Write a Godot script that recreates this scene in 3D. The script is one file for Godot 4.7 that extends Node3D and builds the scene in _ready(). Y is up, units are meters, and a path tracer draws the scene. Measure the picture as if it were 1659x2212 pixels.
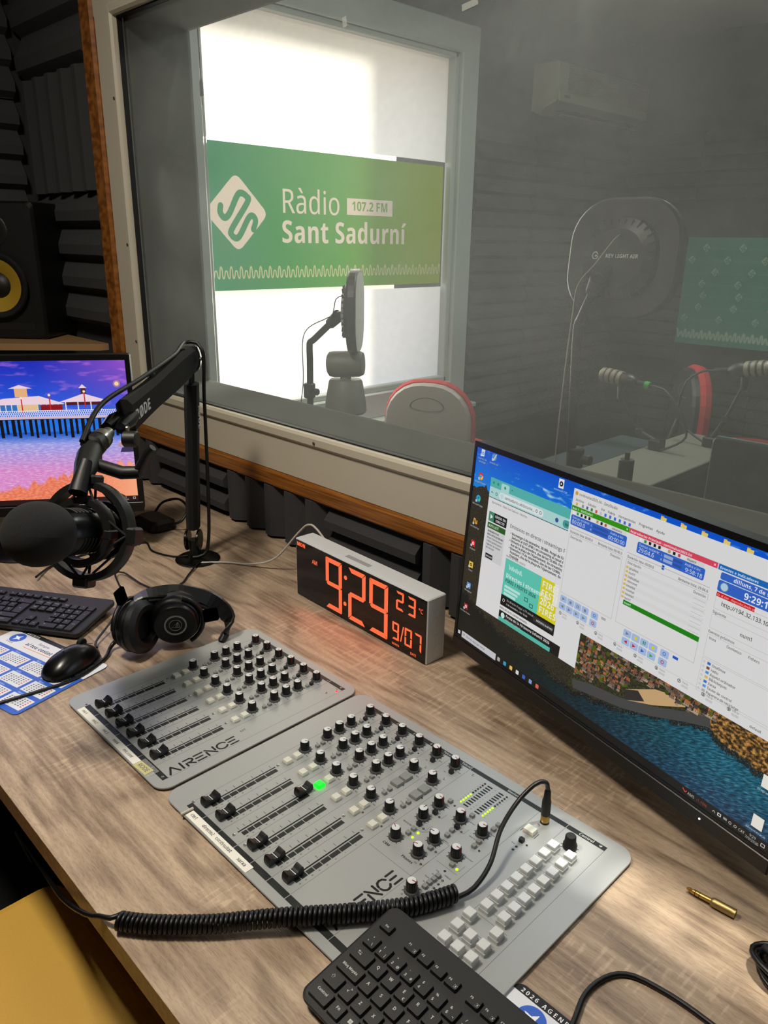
extends Node3D
# A radio control room looking through a double-glazed studio window. x runs along the window wall, z towards the operator, y up (metres).
const YD := 0.74              # desk top
const FT := 0.002

class MB:
	var v := PackedVector3Array()
	var n := PackedVector3Array()
	var t := PackedVector2Array()
	var x := Transform3D()
	func at(p: Vector3, b := Basis()) -> MB:
		x = Transform3D(b, p)
		return self
	func tri(a: Vector3, b: Vector3, c: Vector3, na: Vector3, nb: Vector3, nc: Vector3, ua := Vector2.ZERO, ub := Vector2.ZERO, uc := Vector2.ZERO):
		v.append(x * a); v.append(x * c); v.append(x * b)
		n.append((x.basis * na).normalized()); n.append((x.basis * nc).normalized()); n.append((x.basis * nb).normalized())
		t.append(ua); t.append(uc); t.append(ub)
	func flat(a: Vector3, b: Vector3, c: Vector3):
		var m := (b - a).cross(c - a)
		if m.length_squared() < 1e-20:
			return
		m = m.normalized()
		tri(a, b, c, m, m, m)
	func quad(a: Vector3, b: Vector3, c: Vector3, d: Vector3, uv := false):
		var m := (b - a).cross(c - a)
		if m.length_squared() < 1e-20:
			m = (c - a).cross(d - a)
		m = m.normalized()
		if uv:
			tri(a, b, c, m, m, m, Vector2(0, 1), Vector2(1, 1), Vector2(1, 0))
			tri(a, c, d, m, m, m, Vector2(0, 1), Vector2(1, 0), Vector2(0, 0))
		else:
			tri(a, b, c, m, m, m)
			tri(a, c, d, m, m, m)
	func quadn(a, b, c, d, na, nb, nc, nd):
		tri(a, b, c, na, nb, nc)
		tri(a, c, d, na, nc, nd)
	# chamfered box
	func box(c: Vector3, s: Vector3, e := 0.0) -> MB:
		var h := s * 0.5
		e = minf(e, minf(h.x, minf(h.y, h.z)) * 0.9)
		var k := h - Vector3(e, e, e)
		for ax in 3:
			var a1 := (ax + 1) % 3
			var a2 := (ax + 2) % 3
			for sg in [-1.0, 1.0]:
				var q := []
				for cr in [[-1, -1], [1, -1], [1, 1], [-1, 1]]:
					var p := Vector3.ZERO
					p[ax] = sg * h[ax]; p[a1] = cr[0] * k[a1] * sg; p[a2] = cr[1] * k[a2]
					q.append(c + p)
				quad(q[0], q[1], q[2], q[3])
		if e <= 0.0:
			return self
		for ax in 3:
			var a1 := (ax + 1) % 3
			var a2 := (ax + 2) % 3
			for s1 in [-1.0, 1.0]:
				for s2 in [-1.0, 1.0]:
					var pts := []
					for w in [[-1, 0], [1, 0], [1, 1], [-1, 1]]:
						var p := Vector3.ZERO
						p[ax] = w[0] * k[ax]
						p[a1] = s1 * (h[a1] if w[1] == 0 else k[a1])
						p[a2] = s2 * (k[a2] if w[1] == 0 else h[a2])
						pts.append(c + p)
					var out: Vector3 = (pts[0] + pts[2]) * 0.5 - c
					out[ax] = 0.0
					if (pts[1] - pts[0]).cross(pts[2] - pts[0]).dot(out) < 0:
						quad(pts[3], pts[2], pts[1], pts[0])
					else:
						quad(pts[0], pts[1], pts[2], pts[3])
		for sx in [-1.0, 1.0]:
			for sy in [-1.0, 1.0]:
				for sz in [-1.0, 1.0]:
					var a := c + Vector3(sx * h.x, sy * k.y, sz * k.z)
					var b := c + Vector3(sx * k.x, sy * h.y, sz * k.z)
					var d := c + Vector3(sx * k.x, sy * k.y, sz * h.z)
					if sx * sy * sz > 0:
						flat(a, b, d)
					else:
						flat(a, d, b)
		return self
	# surface of revolution about y; profile from bottom to top, radius in x
	func lathe(p: Array, seg := 20) -> MB:
		var m := p.size()
		var sn := []
		for i in m - 1:
			var d: Vector2 = p[i + 1] - p[i]
			sn.append(Vector2(d.y, -d.x).normalized() if d.length() > 1e-9 else Vector2(1, 0))
		for i in m - 1:
			var n0: Vector2 = sn[i]
			var n1: Vector2 = sn[i]
			if i > 0 and n0.dot(sn[i - 1]) > 0.75:
				n0 = (n0 + sn[i - 1]).normalized()
			if i < m - 2 and n1.dot(sn[i + 1]) > 0.75:
				n1 = (n1 + sn[i + 1]).normalized()
			for j in seg:
				var a0 := TAU * j / seg
				var a1 := TAU * (j + 1) / seg
				var c0 := Vector3(cos(a0), 0, -sin(a0))
				var c1 := Vector3(cos(a1), 0, -sin(a1))
				var A: Vector3 = c0 * p[i].x + Vector3(0, p[i].y, 0)
				var B: Vector3 = c1 * p[i].x + Vector3(0, p[i].y, 0)
				var C: Vector3 = c1 * p[i + 1].x + Vector3(0, p[i + 1].y, 0)
				var D: Vector3 = c0 * p[i + 1].x + Vector3(0, p[i + 1].y, 0)
				if p[i].x > 1e-7:
					tri(A, B, C, c0 * n0.x + Vector3(0, n0.y, 0), c1 * n0.x + Vector3(0, n0.y, 0), c1 * n1.x + Vector3(0, n1.y, 0))
				if p[i + 1].x > 1e-7:
					tri(A, C, D, c0 * n0.x + Vector3(0, n0.y, 0), c1 * n1.x + Vector3(0, n1.y, 0), c0 * n1.x + Vector3(0, n1.y, 0))
		return self
	func cyl(c: Vector3, r: float, h: float, seg := 20, e := 0.0) -> MB:
		var keep := x
		x = x * Transform3D(Basis(), c)
		if e > 0.0:
			lathe([Vector2(0, 0), Vector2(r - e, 0), Vector2(r, e), Vector2(r, h - e), Vector2(r - e, h), Vector2(0, h)], seg)
		else:
			lathe([Vector2(0, 0), Vector2(r, 0), Vector2(r, h), Vector2(0, h)], seg)
		x = keep
		return self
	# tube along a polyline; r a number or an array of numbers
	func tube(p: PackedVector3Array, r, seg := 8, closed := false, caps := true) -> MB:
		var m := p.size()
		var tg := []
		for i in m:
			var a := p[(i - 1 + m) % m] if closed or i > 0 else p[i]
			var b := p[(i + 1) % m] if closed or i < m - 1 else p[i]
			tg.append((b - a).normalized())
		var up := Vector3.UP if absf(tg[0].y) < 0.9 else Vector3.RIGHT
		var ux: Vector3 = tg[0].cross(up).normalized()
		var rings := []
		var nrm := []
		for i in m:
			ux = (ux - tg[i] * ux.dot(tg[i])).normalized()
			var uy: Vector3 = tg[i].cross(ux)
			var q := PackedVector3Array()
			var w := PackedVector3Array()
			var rr: float = r[i] if r is Array else r
			for j in seg:
				var a := TAU * j / seg
				var d: Vector3 = ux * cos(a) + uy * sin(a)
				q.append(p[i] + d * rr)
				w.append(d)
			rings.append(q)
			nrm.append(w)
		for i in (m if closed else m - 1):
			var k := (i + 1) % m
			for j in seg:
				var l := (j + 1) % seg
				quadn(rings[i][j], rings[i][l], rings[k][l], rings[k][j], nrm[i][j], nrm[i][l], nrm[k][l], nrm[k][j])
		if caps and not closed:
			for j in seg:
				var l := (j + 1) % seg
				flat(p[0], rings[0][l], rings[0][j])
				flat(p[m - 1], rings[m - 1][j], rings[m - 1][l])
		return self
	# polygon in xy (counter-clockwise) pushed from z0 to z1
	func prism(poly: PackedVector2Array, z0: float, z1: float) -> MB:
		if Geometry2D.is_polygon_clockwise(poly):
			poly = poly.duplicate()
			poly.reverse()
		var idx := Geometry2D.triangulate_polygon(poly)
		for i in range(0, idx.size(), 3):
			var a := poly[idx[i]]
			var b := poly[idx[i + 1]]
			var c := poly[idx[i + 2]]
			if (b - a).cross(c - a) < 0:
				var w := b
				b = c
				c = w
			flat(Vector3(a.x, a.y, z1), Vector3(b.x, b.y, z1), Vector3(c.x, c.y, z1))
			flat(Vector3(a.x, a.y, z0), Vector3(c.x, c.y, z0), Vector3(b.x, b.y, z0))
		var m := poly.size()
		var en := []
		for i in m:
			var d := poly[(i + 1) % m] - poly[i]
			en.append(Vector2(d.y, -d.x).normalized())
		for i in m:
			var k := (i + 1) % m
			var n0: Vector2 = en[i]
			var n1: Vector2 = en[i]
			if n0.dot(en[(i - 1 + m) % m]) > 0.7:
				n0 = (n0 + en[(i - 1 + m) % m]).normalized()
			if n1.dot(en[k]) > 0.7:
				n1 = (n1 + en[k]).normalized()
			var A := poly[i]
			var B := poly[k]
			var N0 := Vector3(n0.x, n0.y, 0)
			var N1 := Vector3(n1.x, n1.y, 0)
			quadn(Vector3(A.x, A.y, z0), Vector3(B.x, B.y, z0), Vector3(B.x, B.y, z1), Vector3(A.x, A.y, z1), N0, N1, N1, N0)
		return self
	# stack of rounded rectangles in xy: rows of [w, h, r, z]
	func loft(rows: Array, seg := 4, cap0 := true, cap1 := true, uvtop := false) -> MB:
		var R := []
		for q in rows:
			R.append(MB.rr(q[0], q[1], q[2], seg))
		var m: int = R[0].size()
		for i in rows.size() - 1:
			for j in m:
				var k := (j + 1) % m
				var a := Vector3(R[i][j].x, R[i][j].y, rows[i][3])
				var b := Vector3(R[i][k].x, R[i][k].y, rows[i][3])
				var c := Vector3(R[i + 1][k].x, R[i + 1][k].y, rows[i + 1][3])
				var d := Vector3(R[i + 1][j].x, R[i + 1][j].y, rows[i + 1][3])
				quad(a, b, c, d)
		var last := rows.size() - 1
		for j in m:
			var k := (j + 1) % m
			if cap0:
				flat(Vector3(0, 0, rows[0][3]), Vector3(R[0][k].x, R[0][k].y, rows[0][3]), Vector3(R[0][j].x, R[0][j].y, rows[0][3]))
			if cap1:
				var P: Vector2 = R[last][j]
				var Q: Vector2 = R[last][k]
				var z: float = rows[last][3]
				if uvtop:
					var w: float = rows[last][0]
					var h: float = rows[last][1]
					tri(Vector3(0, 0, z), Vector3(P.x, P.y, z), Vector3(Q.x, Q.y, z), Vector3.BACK, Vector3.BACK, Vector3.BACK, Vector2(0.5, 0.5), Vector2(0.5 + P.x / w, 0.5 - P.y / h), Vector2(0.5 + Q.x / w, 0.5 - Q.y / h))
				else:
					flat(Vector3(0, 0, z), Vector3(P.x, P.y, z), Vector3(Q.x, Q.y, z))
		return self
	static func rr(w: float, h: float, r: float, seg := 4) -> PackedVector2Array:
		var o := PackedVector2Array()
		for c in [[1, 1, 0.0], [-1, 1, 0.5], [-1, -1, 1.0], [1, -1, 1.5]]:
			for i in seg + 1:
				var a: float = PI * (c[2] + 0.5 * i / seg)
				o.append(Vector2(c[0] * (w / 2 - r) + r * cos(a), c[1] * (h / 2 - r) + r * sin(a)))
		return o
	# parametric sheet f(u, v), u and v in 0..1, outward by du x dv
	func grid(f: Callable, nu: int, nv: int) -> MB:
		var P := []
		for i in nu + 1:
			var row := PackedVector3Array()
			for j in nv + 1:
				row.append(f.call(float(i) / nu, float(j) / nv))
			P.append(row)
		var N := []
		for i in nu + 1:
			var row := PackedVector3Array()
			for j in nv + 1:
				var du: Vector3 = P[mini(i + 1, nu)][j] - P[maxi(i - 1, 0)][j]
				var dv: Vector3 = P[i][mini(j + 1, nv)] - P[i][maxi(j - 1, 0)]
				var m := du.cross(dv)
				if m.length_squared() < 1e-22:
					var ii := clampi(i, 1, nu - 1)
					var jj := clampi(j, 1, nv - 1)
					m = (P[ii + 1][jj] - P[ii - 1][jj]).cross(P[ii][jj + 1] - P[ii][jj - 1]) if nu > 1 and nv > 1 else Vector3.UP
				row.append(m.normalized())
			N.append(row)
		for i in nu:
			for j in nv:
				quadn(P[i][j], P[i + 1][j], P[i + 1][j + 1], P[i][j + 1], N[i][j], N[i + 1][j], N[i + 1][j + 1], N[i][j + 1])
		return self
	func mesh() -> ArrayMesh:
		var a := []
		a.resize(Mesh.ARRAY_MAX)
		a[Mesh.ARRAY_VERTEX] = v
		a[Mesh.ARRAY_NORMAL] = n
		a[Mesh.ARRAY_TEX_UV] = t
		var m := ArrayMesh.new()
		m.add_surface_from_arrays(Mesh.PRIMITIVE_TRIANGLES, a)
		return m

var M := {}
var used := {}
var fonts := {}
var glyphs := {}

func mat(key: String, c: Color, rough := 0.6, metal := 0.0, f = null) -> StandardMaterial3D:
	if M.has(key):
		return M[key]
	var m := StandardMaterial3D.new()
	m.resource_name = key
	m.albedo_color = c
	m.roughness = rough
	m.metallic = metal
	m.cull_mode = BaseMaterial3D.CULL_DISABLED
	if f != null:
		f.call(m)
	M[key] = m
	return m
func glow(key: String, c: Color, e: float, base := Color(0.02, 0.02, 0.02)) -> StandardMaterial3D:
	return mat(key, base, 0.4, 0.0, func(m): m.emission_enabled = true; m.emission = c; m.emission_energy_multiplier = e)
func tex(im: Image) -> ImageTexture:
	return ImageTexture.create_from_image(im)
func numbered(s: String) -> String:
	if not used.has(s):
		used[s] = 0
		return s
	used[s] += 1
	return "%s_%03d" % [s, used[s]]
func tag(o: Node, label := "", category := "", group := "", kind := ""):
	if label: o.set_meta("label", label)
	if category: o.set_meta("category", category)
	if group: o.set_meta("group", group)
	if kind: o.set_meta("kind", kind)
	return o
func thing(called: String, label: String, category: String, p := Vector3.ZERO, b := Basis(), group := "") -> Node3D:
	var o := Node3D.new()
	o.name = numbered(called)
	add_child(o)
	o.transform = Transform3D(b, p)
	tag(o, label, category, group)
	return o
func part(par: Node, called: String, m, material: Material, p := Vector3.ZERO, b := Basis()) -> MeshInstance3D:
	var o := MeshInstance3D.new()
	o.name = called
	o.mesh = m.mesh() if m is MB else m
	o.material_override = material
	o.transform = Transform3D(b, p)
	par.add_child(o, true)
	return o
func solo(called: String, m, material: Material, label: String, category: String, p := Vector3.ZERO, b := Basis(), group := "") -> MeshInstance3D:
	var o := part(self, numbered(called), m, material, p, b)
	tag(o, label, category, group)
	return o
func struct(called: String, m, material: Material, p := Vector3.ZERO, b := Basis()) -> MeshInstance3D:
	var o := part(self, called, m, material, p, b)
	o.set_meta("kind", "structure")
	return o
func rot(ax: Vector3, deg: float) -> Basis:
	return Basis(ax.normalized(), deg_to_rad(deg))
func frame(xa: Vector3, ya: Vector3) -> Basis:      # right-handed basis from an x axis and a rough y axis
	var a := xa.normalized()
	var c := a.cross(ya).normalized()
	return Basis(a, c.cross(a), c)
func yto(d: Vector3) -> Basis:                        # basis whose y axis points along d
	var y := d.normalized()
	var xx := y.cross(Vector3(0.3, 0.2, 0.9)).normalized()
	return Basis(xx, y, xx.cross(y))
func curve(pts: Array, step := 0.008) -> PackedVector3Array:  # smooth line through points
	var o := PackedVector3Array()
	var m := pts.size()
	for i in m - 1:
		var p0: Vector3 = pts[maxi(i - 1, 0)]
		var p1: Vector3 = pts[i]
		var p2: Vector3 = pts[i + 1]
		var p3: Vector3 = pts[mini(i + 2, m - 1)]
		var k := maxi(2, int(p1.distance_to(p2) / step))
		for j in k:
			var s := float(j) / k
			o.append(0.5 * ((2.0 * p1) + (p2 - p0) * s + (2.0 * p0 - 5.0 * p1 + 4.0 * p2 - p3) * s * s + (3.0 * p1 - p0 - 3.0 * p2 + p3) * s * s * s))
	o.append(pts[m - 1])
	return o
func font(bold := false, name := "Droid Sans") -> SystemFont:
	var k := name + str(bold)
	if not fonts.has(k):
		var f := SystemFont.new()
		f.font_names = PackedStringArray([name])
		f.font_weight = 700 if bold else 400
		fonts[k] = f
	return fonts[k]
# lettering as geometry, centred, facing +z; hgt is the height of a capital
func letters(par: Node, called: String, s: String, hgt: float, material: Material, p := Vector3.ZERO, b := Basis(), bold := false, depth := 0.0003, align := HORIZONTAL_ALIGNMENT_CENTER) -> MeshInstance3D:
	var m := TextMesh.new()
	m.font = font(bold)
	m.font_size = 32
	m.pixel_size = hgt / (0.714 * 32.0)
	m.text = s
	m.depth = depth
	m.curve_step = 2.0
	m.horizontal_alignment = align
	return part(par, called, m, material, p, b)

# ---- drawing prints and screens into images
func glyph(fr: RID, size: int, idx: int, c: Color) -> Array:
	var key := "%d/%d/%d/%s" % [fr.get_id(), size, idx, c.to_html()]
	if glyphs.has(key):
		return glyphs[key]
	var ts := TextServerManager.get_primary_interface()
	var sz := Vector2i(size, 0)
	ts.font_render_glyph(fr, sz, idx)
	var ti: int = ts.font_get_glyph_texture_idx(fr, sz, idx)
	var res := []
	if ti >= 0:
		var im: Image = ts.font_get_texture_image(fr, sz, ti)
		var uv: Rect2 = ts.font_get_glyph_uv_rect(fr, sz, idx)
		var sub := im.get_region(Rect2i(uv))
		var w := sub.get_width()
		var h := sub.get_height()
		var o := Image.create_empty(w, h, false, Image.FORMAT_RGBA8)
		for yy in h:
			for xx in w:
				o.set_pixel(xx, yy, Color(c.r, c.g, c.b, sub.get_pixel(xx, yy).a * c.a))
		res = [o, Vector2i(ts.font_get_glyph_offset(fr, sz, idx))]
	glyphs[key] = res
	return res
func dtext(im: Image, xp: float, yp: float, s: String, size: int, c: Color, bold := false, align := 0, face := "Droid Sans") -> float:
	var ts := TextServerManager.get_primary_interface()
	var tl := TextLine.new()
	tl.add_string(s, font(bold, face), size)
	var w := tl.get_size().x
	var px := xp - (w * 0.5 if align == 1 else (w if align == 2 else 0.0))
	for g in ts.shaped_text_get_glyphs(tl.get_rid()):
		var gi := glyph(g["font_rid"], size, g["index"], c)
		if gi.size():
			im.blend_rect(gi[0], Rect2i(Vector2i.ZERO, gi[0].get_size()), Vector2i(int(round(px)), int(yp)) + gi[1])
		px += g["advance"]
	return w
# text turned a quarter turn anticlockwise, its centre at (xp, yp)
func dtext90(im: Image, xp: float, yp: float, s: String, size: int, c: Color, bold := false, turns := 1):
	var w := int(size * 0.7 * s.length()) + 12
	var o := Image.create_empty(w, size * 2, false, Image.FORMAT_RGBA8)
	o.fill(Color(c.r, c.g, c.b, 0))
	var wd := dtext(o, 4, size * 1.4, s, size, c, bold)
	o = o.get_region(Rect2i(0, 0, mini(w, int(wd) + 8), size * 2))
	o.rotate_90(COUNTERCLOCKWISE if turns == 1 else CLOCKWISE)
	im.blend_rect(o, Rect2i(Vector2i.ZERO, o.get_size()), Vector2i(int(xp) - o.get_width() / 2, int(yp) - o.get_height() / 2))
func drect(im: Image, a: float, b: float, w: float, h: float, c: Color):
	im.fill_rect(Rect2i(int(round(a)), int(round(b)), maxi(1, int(round(w))), maxi(1, int(round(h)))), c)
func dframe(im: Image, a: float, b: float, w: float, h: float, c: Color, k := 1.0):
	drect(im, a, b, w, k, c); drect(im, a, b + h - k, w, k, c); drect(im, a, b, k, h, c); drect(im, a + w - k, b, k, h, c)
func dline(im: Image, a: Vector2, b: Vector2, w: float, c: Color):
	var lo := Vector2(minf(a.x, b.x), minf(a.y, b.y)) - Vector2(w, w)
	var hi := Vector2(maxf(a.x, b.x), maxf(a.y, b.y)) + Vector2(w, w)
	for yy in range(maxi(0, int(lo.y)), mini(im.get_height() - 1, int(hi.y)) + 1):
		for xx in range(maxi(0, int(lo.x)), mini(im.get_width() - 1, int(hi.x)) + 1):
			var q := Vector2(xx + 0.5, yy + 0.5)
			var d := q.distance_to(Geometry2D.get_closest_point_to_segment(q, a, b))
			var al := clampf(w * 0.5 - d + 0.5, 0, 1)
			if al > 0:
				im.set_pixel(xx, yy, im.get_pixel(xx, yy).lerp(Color(c.r, c.g, c.b, 1), al * c.a))
func dpath(im: Image, p: Array, w: float, c: Color):
	for i in p.size() - 1:
		dline(im, p[i], p[i + 1], w, c)
func dpoly(im: Image, p: PackedVector2Array, c: Color):
	var lo := p[0]
	var hi := p[0]
	for q in p:
		lo = lo.min(q)
		hi = hi.max(q)
	for yy in range(maxi(0, int(lo.y)), mini(im.get_height() - 1, int(hi.y)) + 1):
		for xx in range(maxi(0, int(lo.x)), mini(im.get_width() - 1, int(hi.x)) + 1):
			if Geometry2D.is_point_in_polygon(Vector2(xx + 0.5, yy + 0.5), p):
				im.set_pixel(xx, yy, im.get_pixel(xx, yy).lerp(Color(c.r, c.g, c.b, 1), c.a))
func dcirc(im: Image, a: float, b: float, r: float, c: Color, r0 := 0.0):
	for yy in range(maxi(0, int(b - r - 1)), mini(im.get_height() - 1, int(b + r + 1)) + 1):
		for xx in range(maxi(0, int(a - r - 1)), mini(im.get_width() - 1, int(a + r + 1)) + 1):
			var d := Vector2(xx + 0.5, yy + 0.5).distance_to(Vector2(a, b))
			var al := clampf(r - d + 0.5, 0, 1)
			if r0 > 0.0:
				al = minf(al, clampf(d - r0 + 0.5, 0, 1))
			if al > 0:
				im.set_pixel(xx, yy, im.get_pixel(xx, yy).lerp(Color(c.r, c.g, c.b, 1), al * c.a))
func dround(im: Image, a: float, b: float, w: float, h: float, r: float, c: Color):
	drect(im, a + r, b, w - 2 * r, h, c)
	drect(im, a, b + r, w, h - 2 * r, c)
	for q in [[a + r, b + r], [a + w - r, b + r], [a + r, b + h - r], [a + w - r, b + h - r]]:
		dcirc(im, q[0], q[1], r, c)
func noise(seed: int, freq: float, oct := 3) -> FastNoiseLite:
	var f := FastNoiseLite.new()
	f.seed = seed
	f.noise_type = FastNoiseLite.TYPE_SIMPLEX_SMOOTH
	f.frequency = freq
	f.fractal_octaves = oct
	return f
# seamless grey noise, stretched by drawing it small and resizing
func nimg(w: int, h: int, w0: int, h0: int, seed: int, freq: float, oct := 3) -> PackedByteArray:
	var im := noise(seed, freq, oct).get_seamless_image(w0, h0, false, false, 0.15)
	im.convert(Image.FORMAT_L8)
	im.resize(w, h, Image.INTERPOLATE_CUBIC)
	return im.get_data()
func hexc(s: String) -> Color:
	return Color.html(s)

func _ready():
	# ---- camera
	var cam := Camera3D.new()
	cam.name = "camera"
	cam.fov = 67.355
	cam.near = 0.02
	cam.far = 60.0
	cam.transform = Transform3D(Basis(Vector3.UP, deg_to_rad(45.3)) * Basis(Vector3.RIGHT, -0.33780) * Basis(Vector3.BACK, 0.014926), Vector3(0, YD + 0.727, 0))
	add_child(cam)
	cam.current = true
	# ---- sky and exposure
	var we := WorldEnvironment.new()
	we.name = "environment"
	var e := Environment.new()
	e.background_mode = Environment.BG_SKY
	var sky := Sky.new()
	var ps := ProceduralSkyMaterial.new()
	ps.sky_top_color = Color(0.80, 0.84, 0.90)
	ps.sky_horizon_color = Color(1.0, 0.96, 0.90)
	ps.ground_horizon_color = Color(0.95, 0.90, 0.82)
	ps.ground_bottom_color = Color(0.80, 0.74, 0.66)
	ps.sky_energy_multiplier = 1.7
	ps.ground_energy_multiplier = 1.5
	sky.sky_material = ps
	e.sky = sky
	e.tonemap_mode = Environment.TONE_MAPPER_LINEAR
	e.tonemap_exposure = 1.0
	e.sdfgi_enabled = true
	e.ssao_enabled = true
	e.ssil_enabled = true
	we.environment = e
	add_child(we)
	# ---- sun behind the frosted studio window
	var sun := DirectionalLight3D.new()
	sun.name = "sun"
	sun.light_color = Color(1.0, 0.96, 0.88)
	sun.light_energy = 4.5
	sun.light_angular_distance = 7.0
	sun.shadow_enabled = true
	add_child(sun)
	sun.look_at_from_position(Vector3.ZERO, Vector3(1.0, -0.35, 1.51), Vector3.UP)
	# ---- daylight that the frosted panes pass into the studio
	area("window_daylight", Vector3(-2.70, 1.55, -2.47), Vector3(1, -0.12, 0.12), Vector2(1.4, 1.5), Color(1.0, 0.97, 0.9), 1.9)
	room()
	studio()
	desk_things()
	print("built in ms ", Time.get_ticks_msec())

func area(called: String, p: Vector3, dir: Vector3, size: Vector2, c: Color, energy: float) -> AreaLight3D:
	var l := AreaLight3D.new()
	l.name = called
	l.area_size = size
	l.light_color = c
	l.light_energy = energy
	l.area_range = 12.0
	l.area_attenuation = 2.0
	l.shadow_enabled = true
	add_child(l)
	l.look_at_from_position(p, p + dir, Vector3.UP if absf(dir.normalized().y) < 0.95 else Vector3.RIGHT)
	return l

func wood_image() -> Array:
	var W := 2048
	var H := 1440
	var streak := nimg(W, H, 128, 1440, 11, 0.055, 4)     # long thin grain
	var broad := nimg(W, H, 160, 360, 12, 0.02, 3)        # figure
	var fine := nimg(W, H, 341, 1440, 13, 0.26, 2)      # pores
	var cross := nimg(W, H, 1024, 120, 14, 0.13, 2)         # saw marks across the grain
	var patch := nimg(W, H, 96, 96, 15, 0.035, 2)
	var warp := nimg(W, H, 96, 144, 16, 0.03, 2)
	var ringn := noise(17, 1.0, 1)
	var o := PackedByteArray()
	o.resize(W * H * 3)
	var hgt := PackedByteArray()
	hgt.resize(W * H)
	var ca := Color(0.735, 0.648, 0.550)
	var cb := Color(0.430, 0.355, 0.290)
	for y in H:
		for x in W:
			var i := y * W + x
			var b := broad[i] / 255.0
			var ring := 0.5 + 0.5 * sin((b * 9.0 + warp[i] / 255.0 * 7.0 + y / 1440.0 * TAU * 9.0) * 1.0)
			ring = ring * ring
			var s := streak[i] / 255.0
			var f := fine[i] / 255.0
			var pore := clampf((0.46 - f) * 7.0, 0.0, 1.0)
			var pm := clampf((patch[i] / 255.0 - 0.5) * 5.0, 0.0, 1.0)
			var cr := clampf((cross[i] / 255.0 - 0.60) * 7.0, 0.0, 1.0) * pm
			var d := clampf(0.12 + 0.38 * ring * (0.4 + s) + 0.50 * (s - 0.32) + 0.22 * (b - 0.5), 0.0, 1.0)
			d = clampf(d + pore * 0.15 - cr * 0.26, 0.0, 1.0)
			var j := i * 3
			o[j] = int(255.0 * lerpf(ca.r, cb.r, d))
			o[j + 1] = int(255.0 * lerpf(ca.g, cb.g, d))
			o[j + 2] = int(255.0 * lerpf(ca.b, cb.b, d))
			hgt[i] = int(clampf(170.0 - 90.0 * d - 60.0 * pore, 0.0, 255.0))
	var im := Image.create_from_data(W, H, false, Image.FORMAT_RGB8, o)
	var hm := Image.create_from_data(W, H, false, Image.FORMAT_L8, hgt)
	return [tex(im), tex(hm)]

func speckle(c: Color, d: Color, seed: int, freq: float, size := 256, oct := 3) -> ImageTexture:
	var a := nimg(size, size, size, size, seed, freq, oct)
	var o := PackedByteArray()
	o.resize(size * size * 3)
	for i in size * size:
		var q := c.lerp(d, a[i] / 255.0)
		o[i * 3] = int(q.r * 255); o[i * 3 + 1] = int(q.g * 255); o[i * 3 + 2] = int(q.b * 255)
	return tex(Image.create_from_data(size, size, false, Image.FORMAT_RGB8, o))
func tri(m: StandardMaterial3D, t: Texture2D, s: float):
	m.albedo_texture = t
	m.albedo_color = Color.WHITE
	m.uv1_triplanar = true
	m.uv1_world_triplanar = true
	m.uv1_scale = Vector3(s, s, s)

# wedge foam tile in xy, facing +z; along: ridges run along x ("h") or along y ("v")
func foam(w: float, h: float, teeth: int, along: String, depth := 0.05) -> MB:
	var b := MB.new()
	var base := depth * 0.4
	b.box(Vector3(0, 0, base * 0.5), Vector3(w, h, base))
	var L := h if along == "h" else w
	var K := w if along == "h" else h
	var st := L / teeth
	for i in teeth:
		var s0 := -L / 2 + i * st
		# blunt ridge: steep side, flat top, slope
		var pr := [Vector2(s0 + st * 0.02, base), Vector2(s0 + st * 0.20, depth * 0.96), Vector2(s0 + st * 0.50, depth), Vector2(s0 + st * 0.98, base)]
		for k in 3:
			var p: Vector2 = pr[k]
			var q: Vector2 = pr[k + 1]
			if along == "h":
				b.quad(Vector3(-K / 2, p.x, p.y), Vector3(K / 2, p.x, p.y), Vector3(K / 2, q.x, q.y), Vector3(-K / 2, q.x, q.y))
			else:
				b.quad(Vector3(p.x, K / 2, p.y), Vector3(p.x, -K / 2, p.y), Vector3(q.x, -K / 2, q.y), Vector3(q.x, K / 2, q.y))
		for e in [-1.0, 1.0]:
			for tr in [[0, 1, 2], [0, 2, 3]]:
				var q := []
				for ii in tr:
					q.append(Vector3(e * K / 2, pr[ii].x, pr[ii].y) if along == "h" else Vector3(pr[ii].x, -e * K / 2, pr[ii].y))
				if e > 0:
					b.flat(q[0], q[1], q[2])
				else:
					b.flat(q[0], q[2], q[1])
	return b

func pane_dust(seed: int, base: float, amp: float) -> ImageTexture:
	# wiped dust: even film, cloudy patches and long wipe streaks
	var S := 1024
	var cl := nimg(S, S, 256, 256, seed, 0.012, 4)
	var fi := nimg(S, S, 1024, 1024, seed + 1, 0.09, 3)
	var st := nimg(S, S, 512, 48, seed + 2, 0.06, 3)
	var o := PackedByteArray()
	o.resize(S * S * 4)
	for y in S:
		for x in S:
			var i := y * S + x
			var c := cl[i] / 255.0
			var sx := (x + int(y * 0.35) + int(cl[i] * 0.25)) % S
			var w := clampf((st[y * S + sx] / 255.0 - 0.60) * 3.0, 0.0, 1.0) * clampf((c - 0.50) * 3.0, 0.0, 1.0)
			var a := base + amp * (0.85 * (c - 0.2) + 0.22 * (fi[i] / 255.0 - 0.5) + 0.30 * w)
			var j := i * 4
			o[j] = 232; o[j + 1] = 238; o[j + 2] = 236
			o[j + 3] = int(255.0 * clampf(a, 0.0, 0.9))
	return tex(Image.create_from_data(S, S, false, Image.FORMAT_RGBA8, o))

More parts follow.
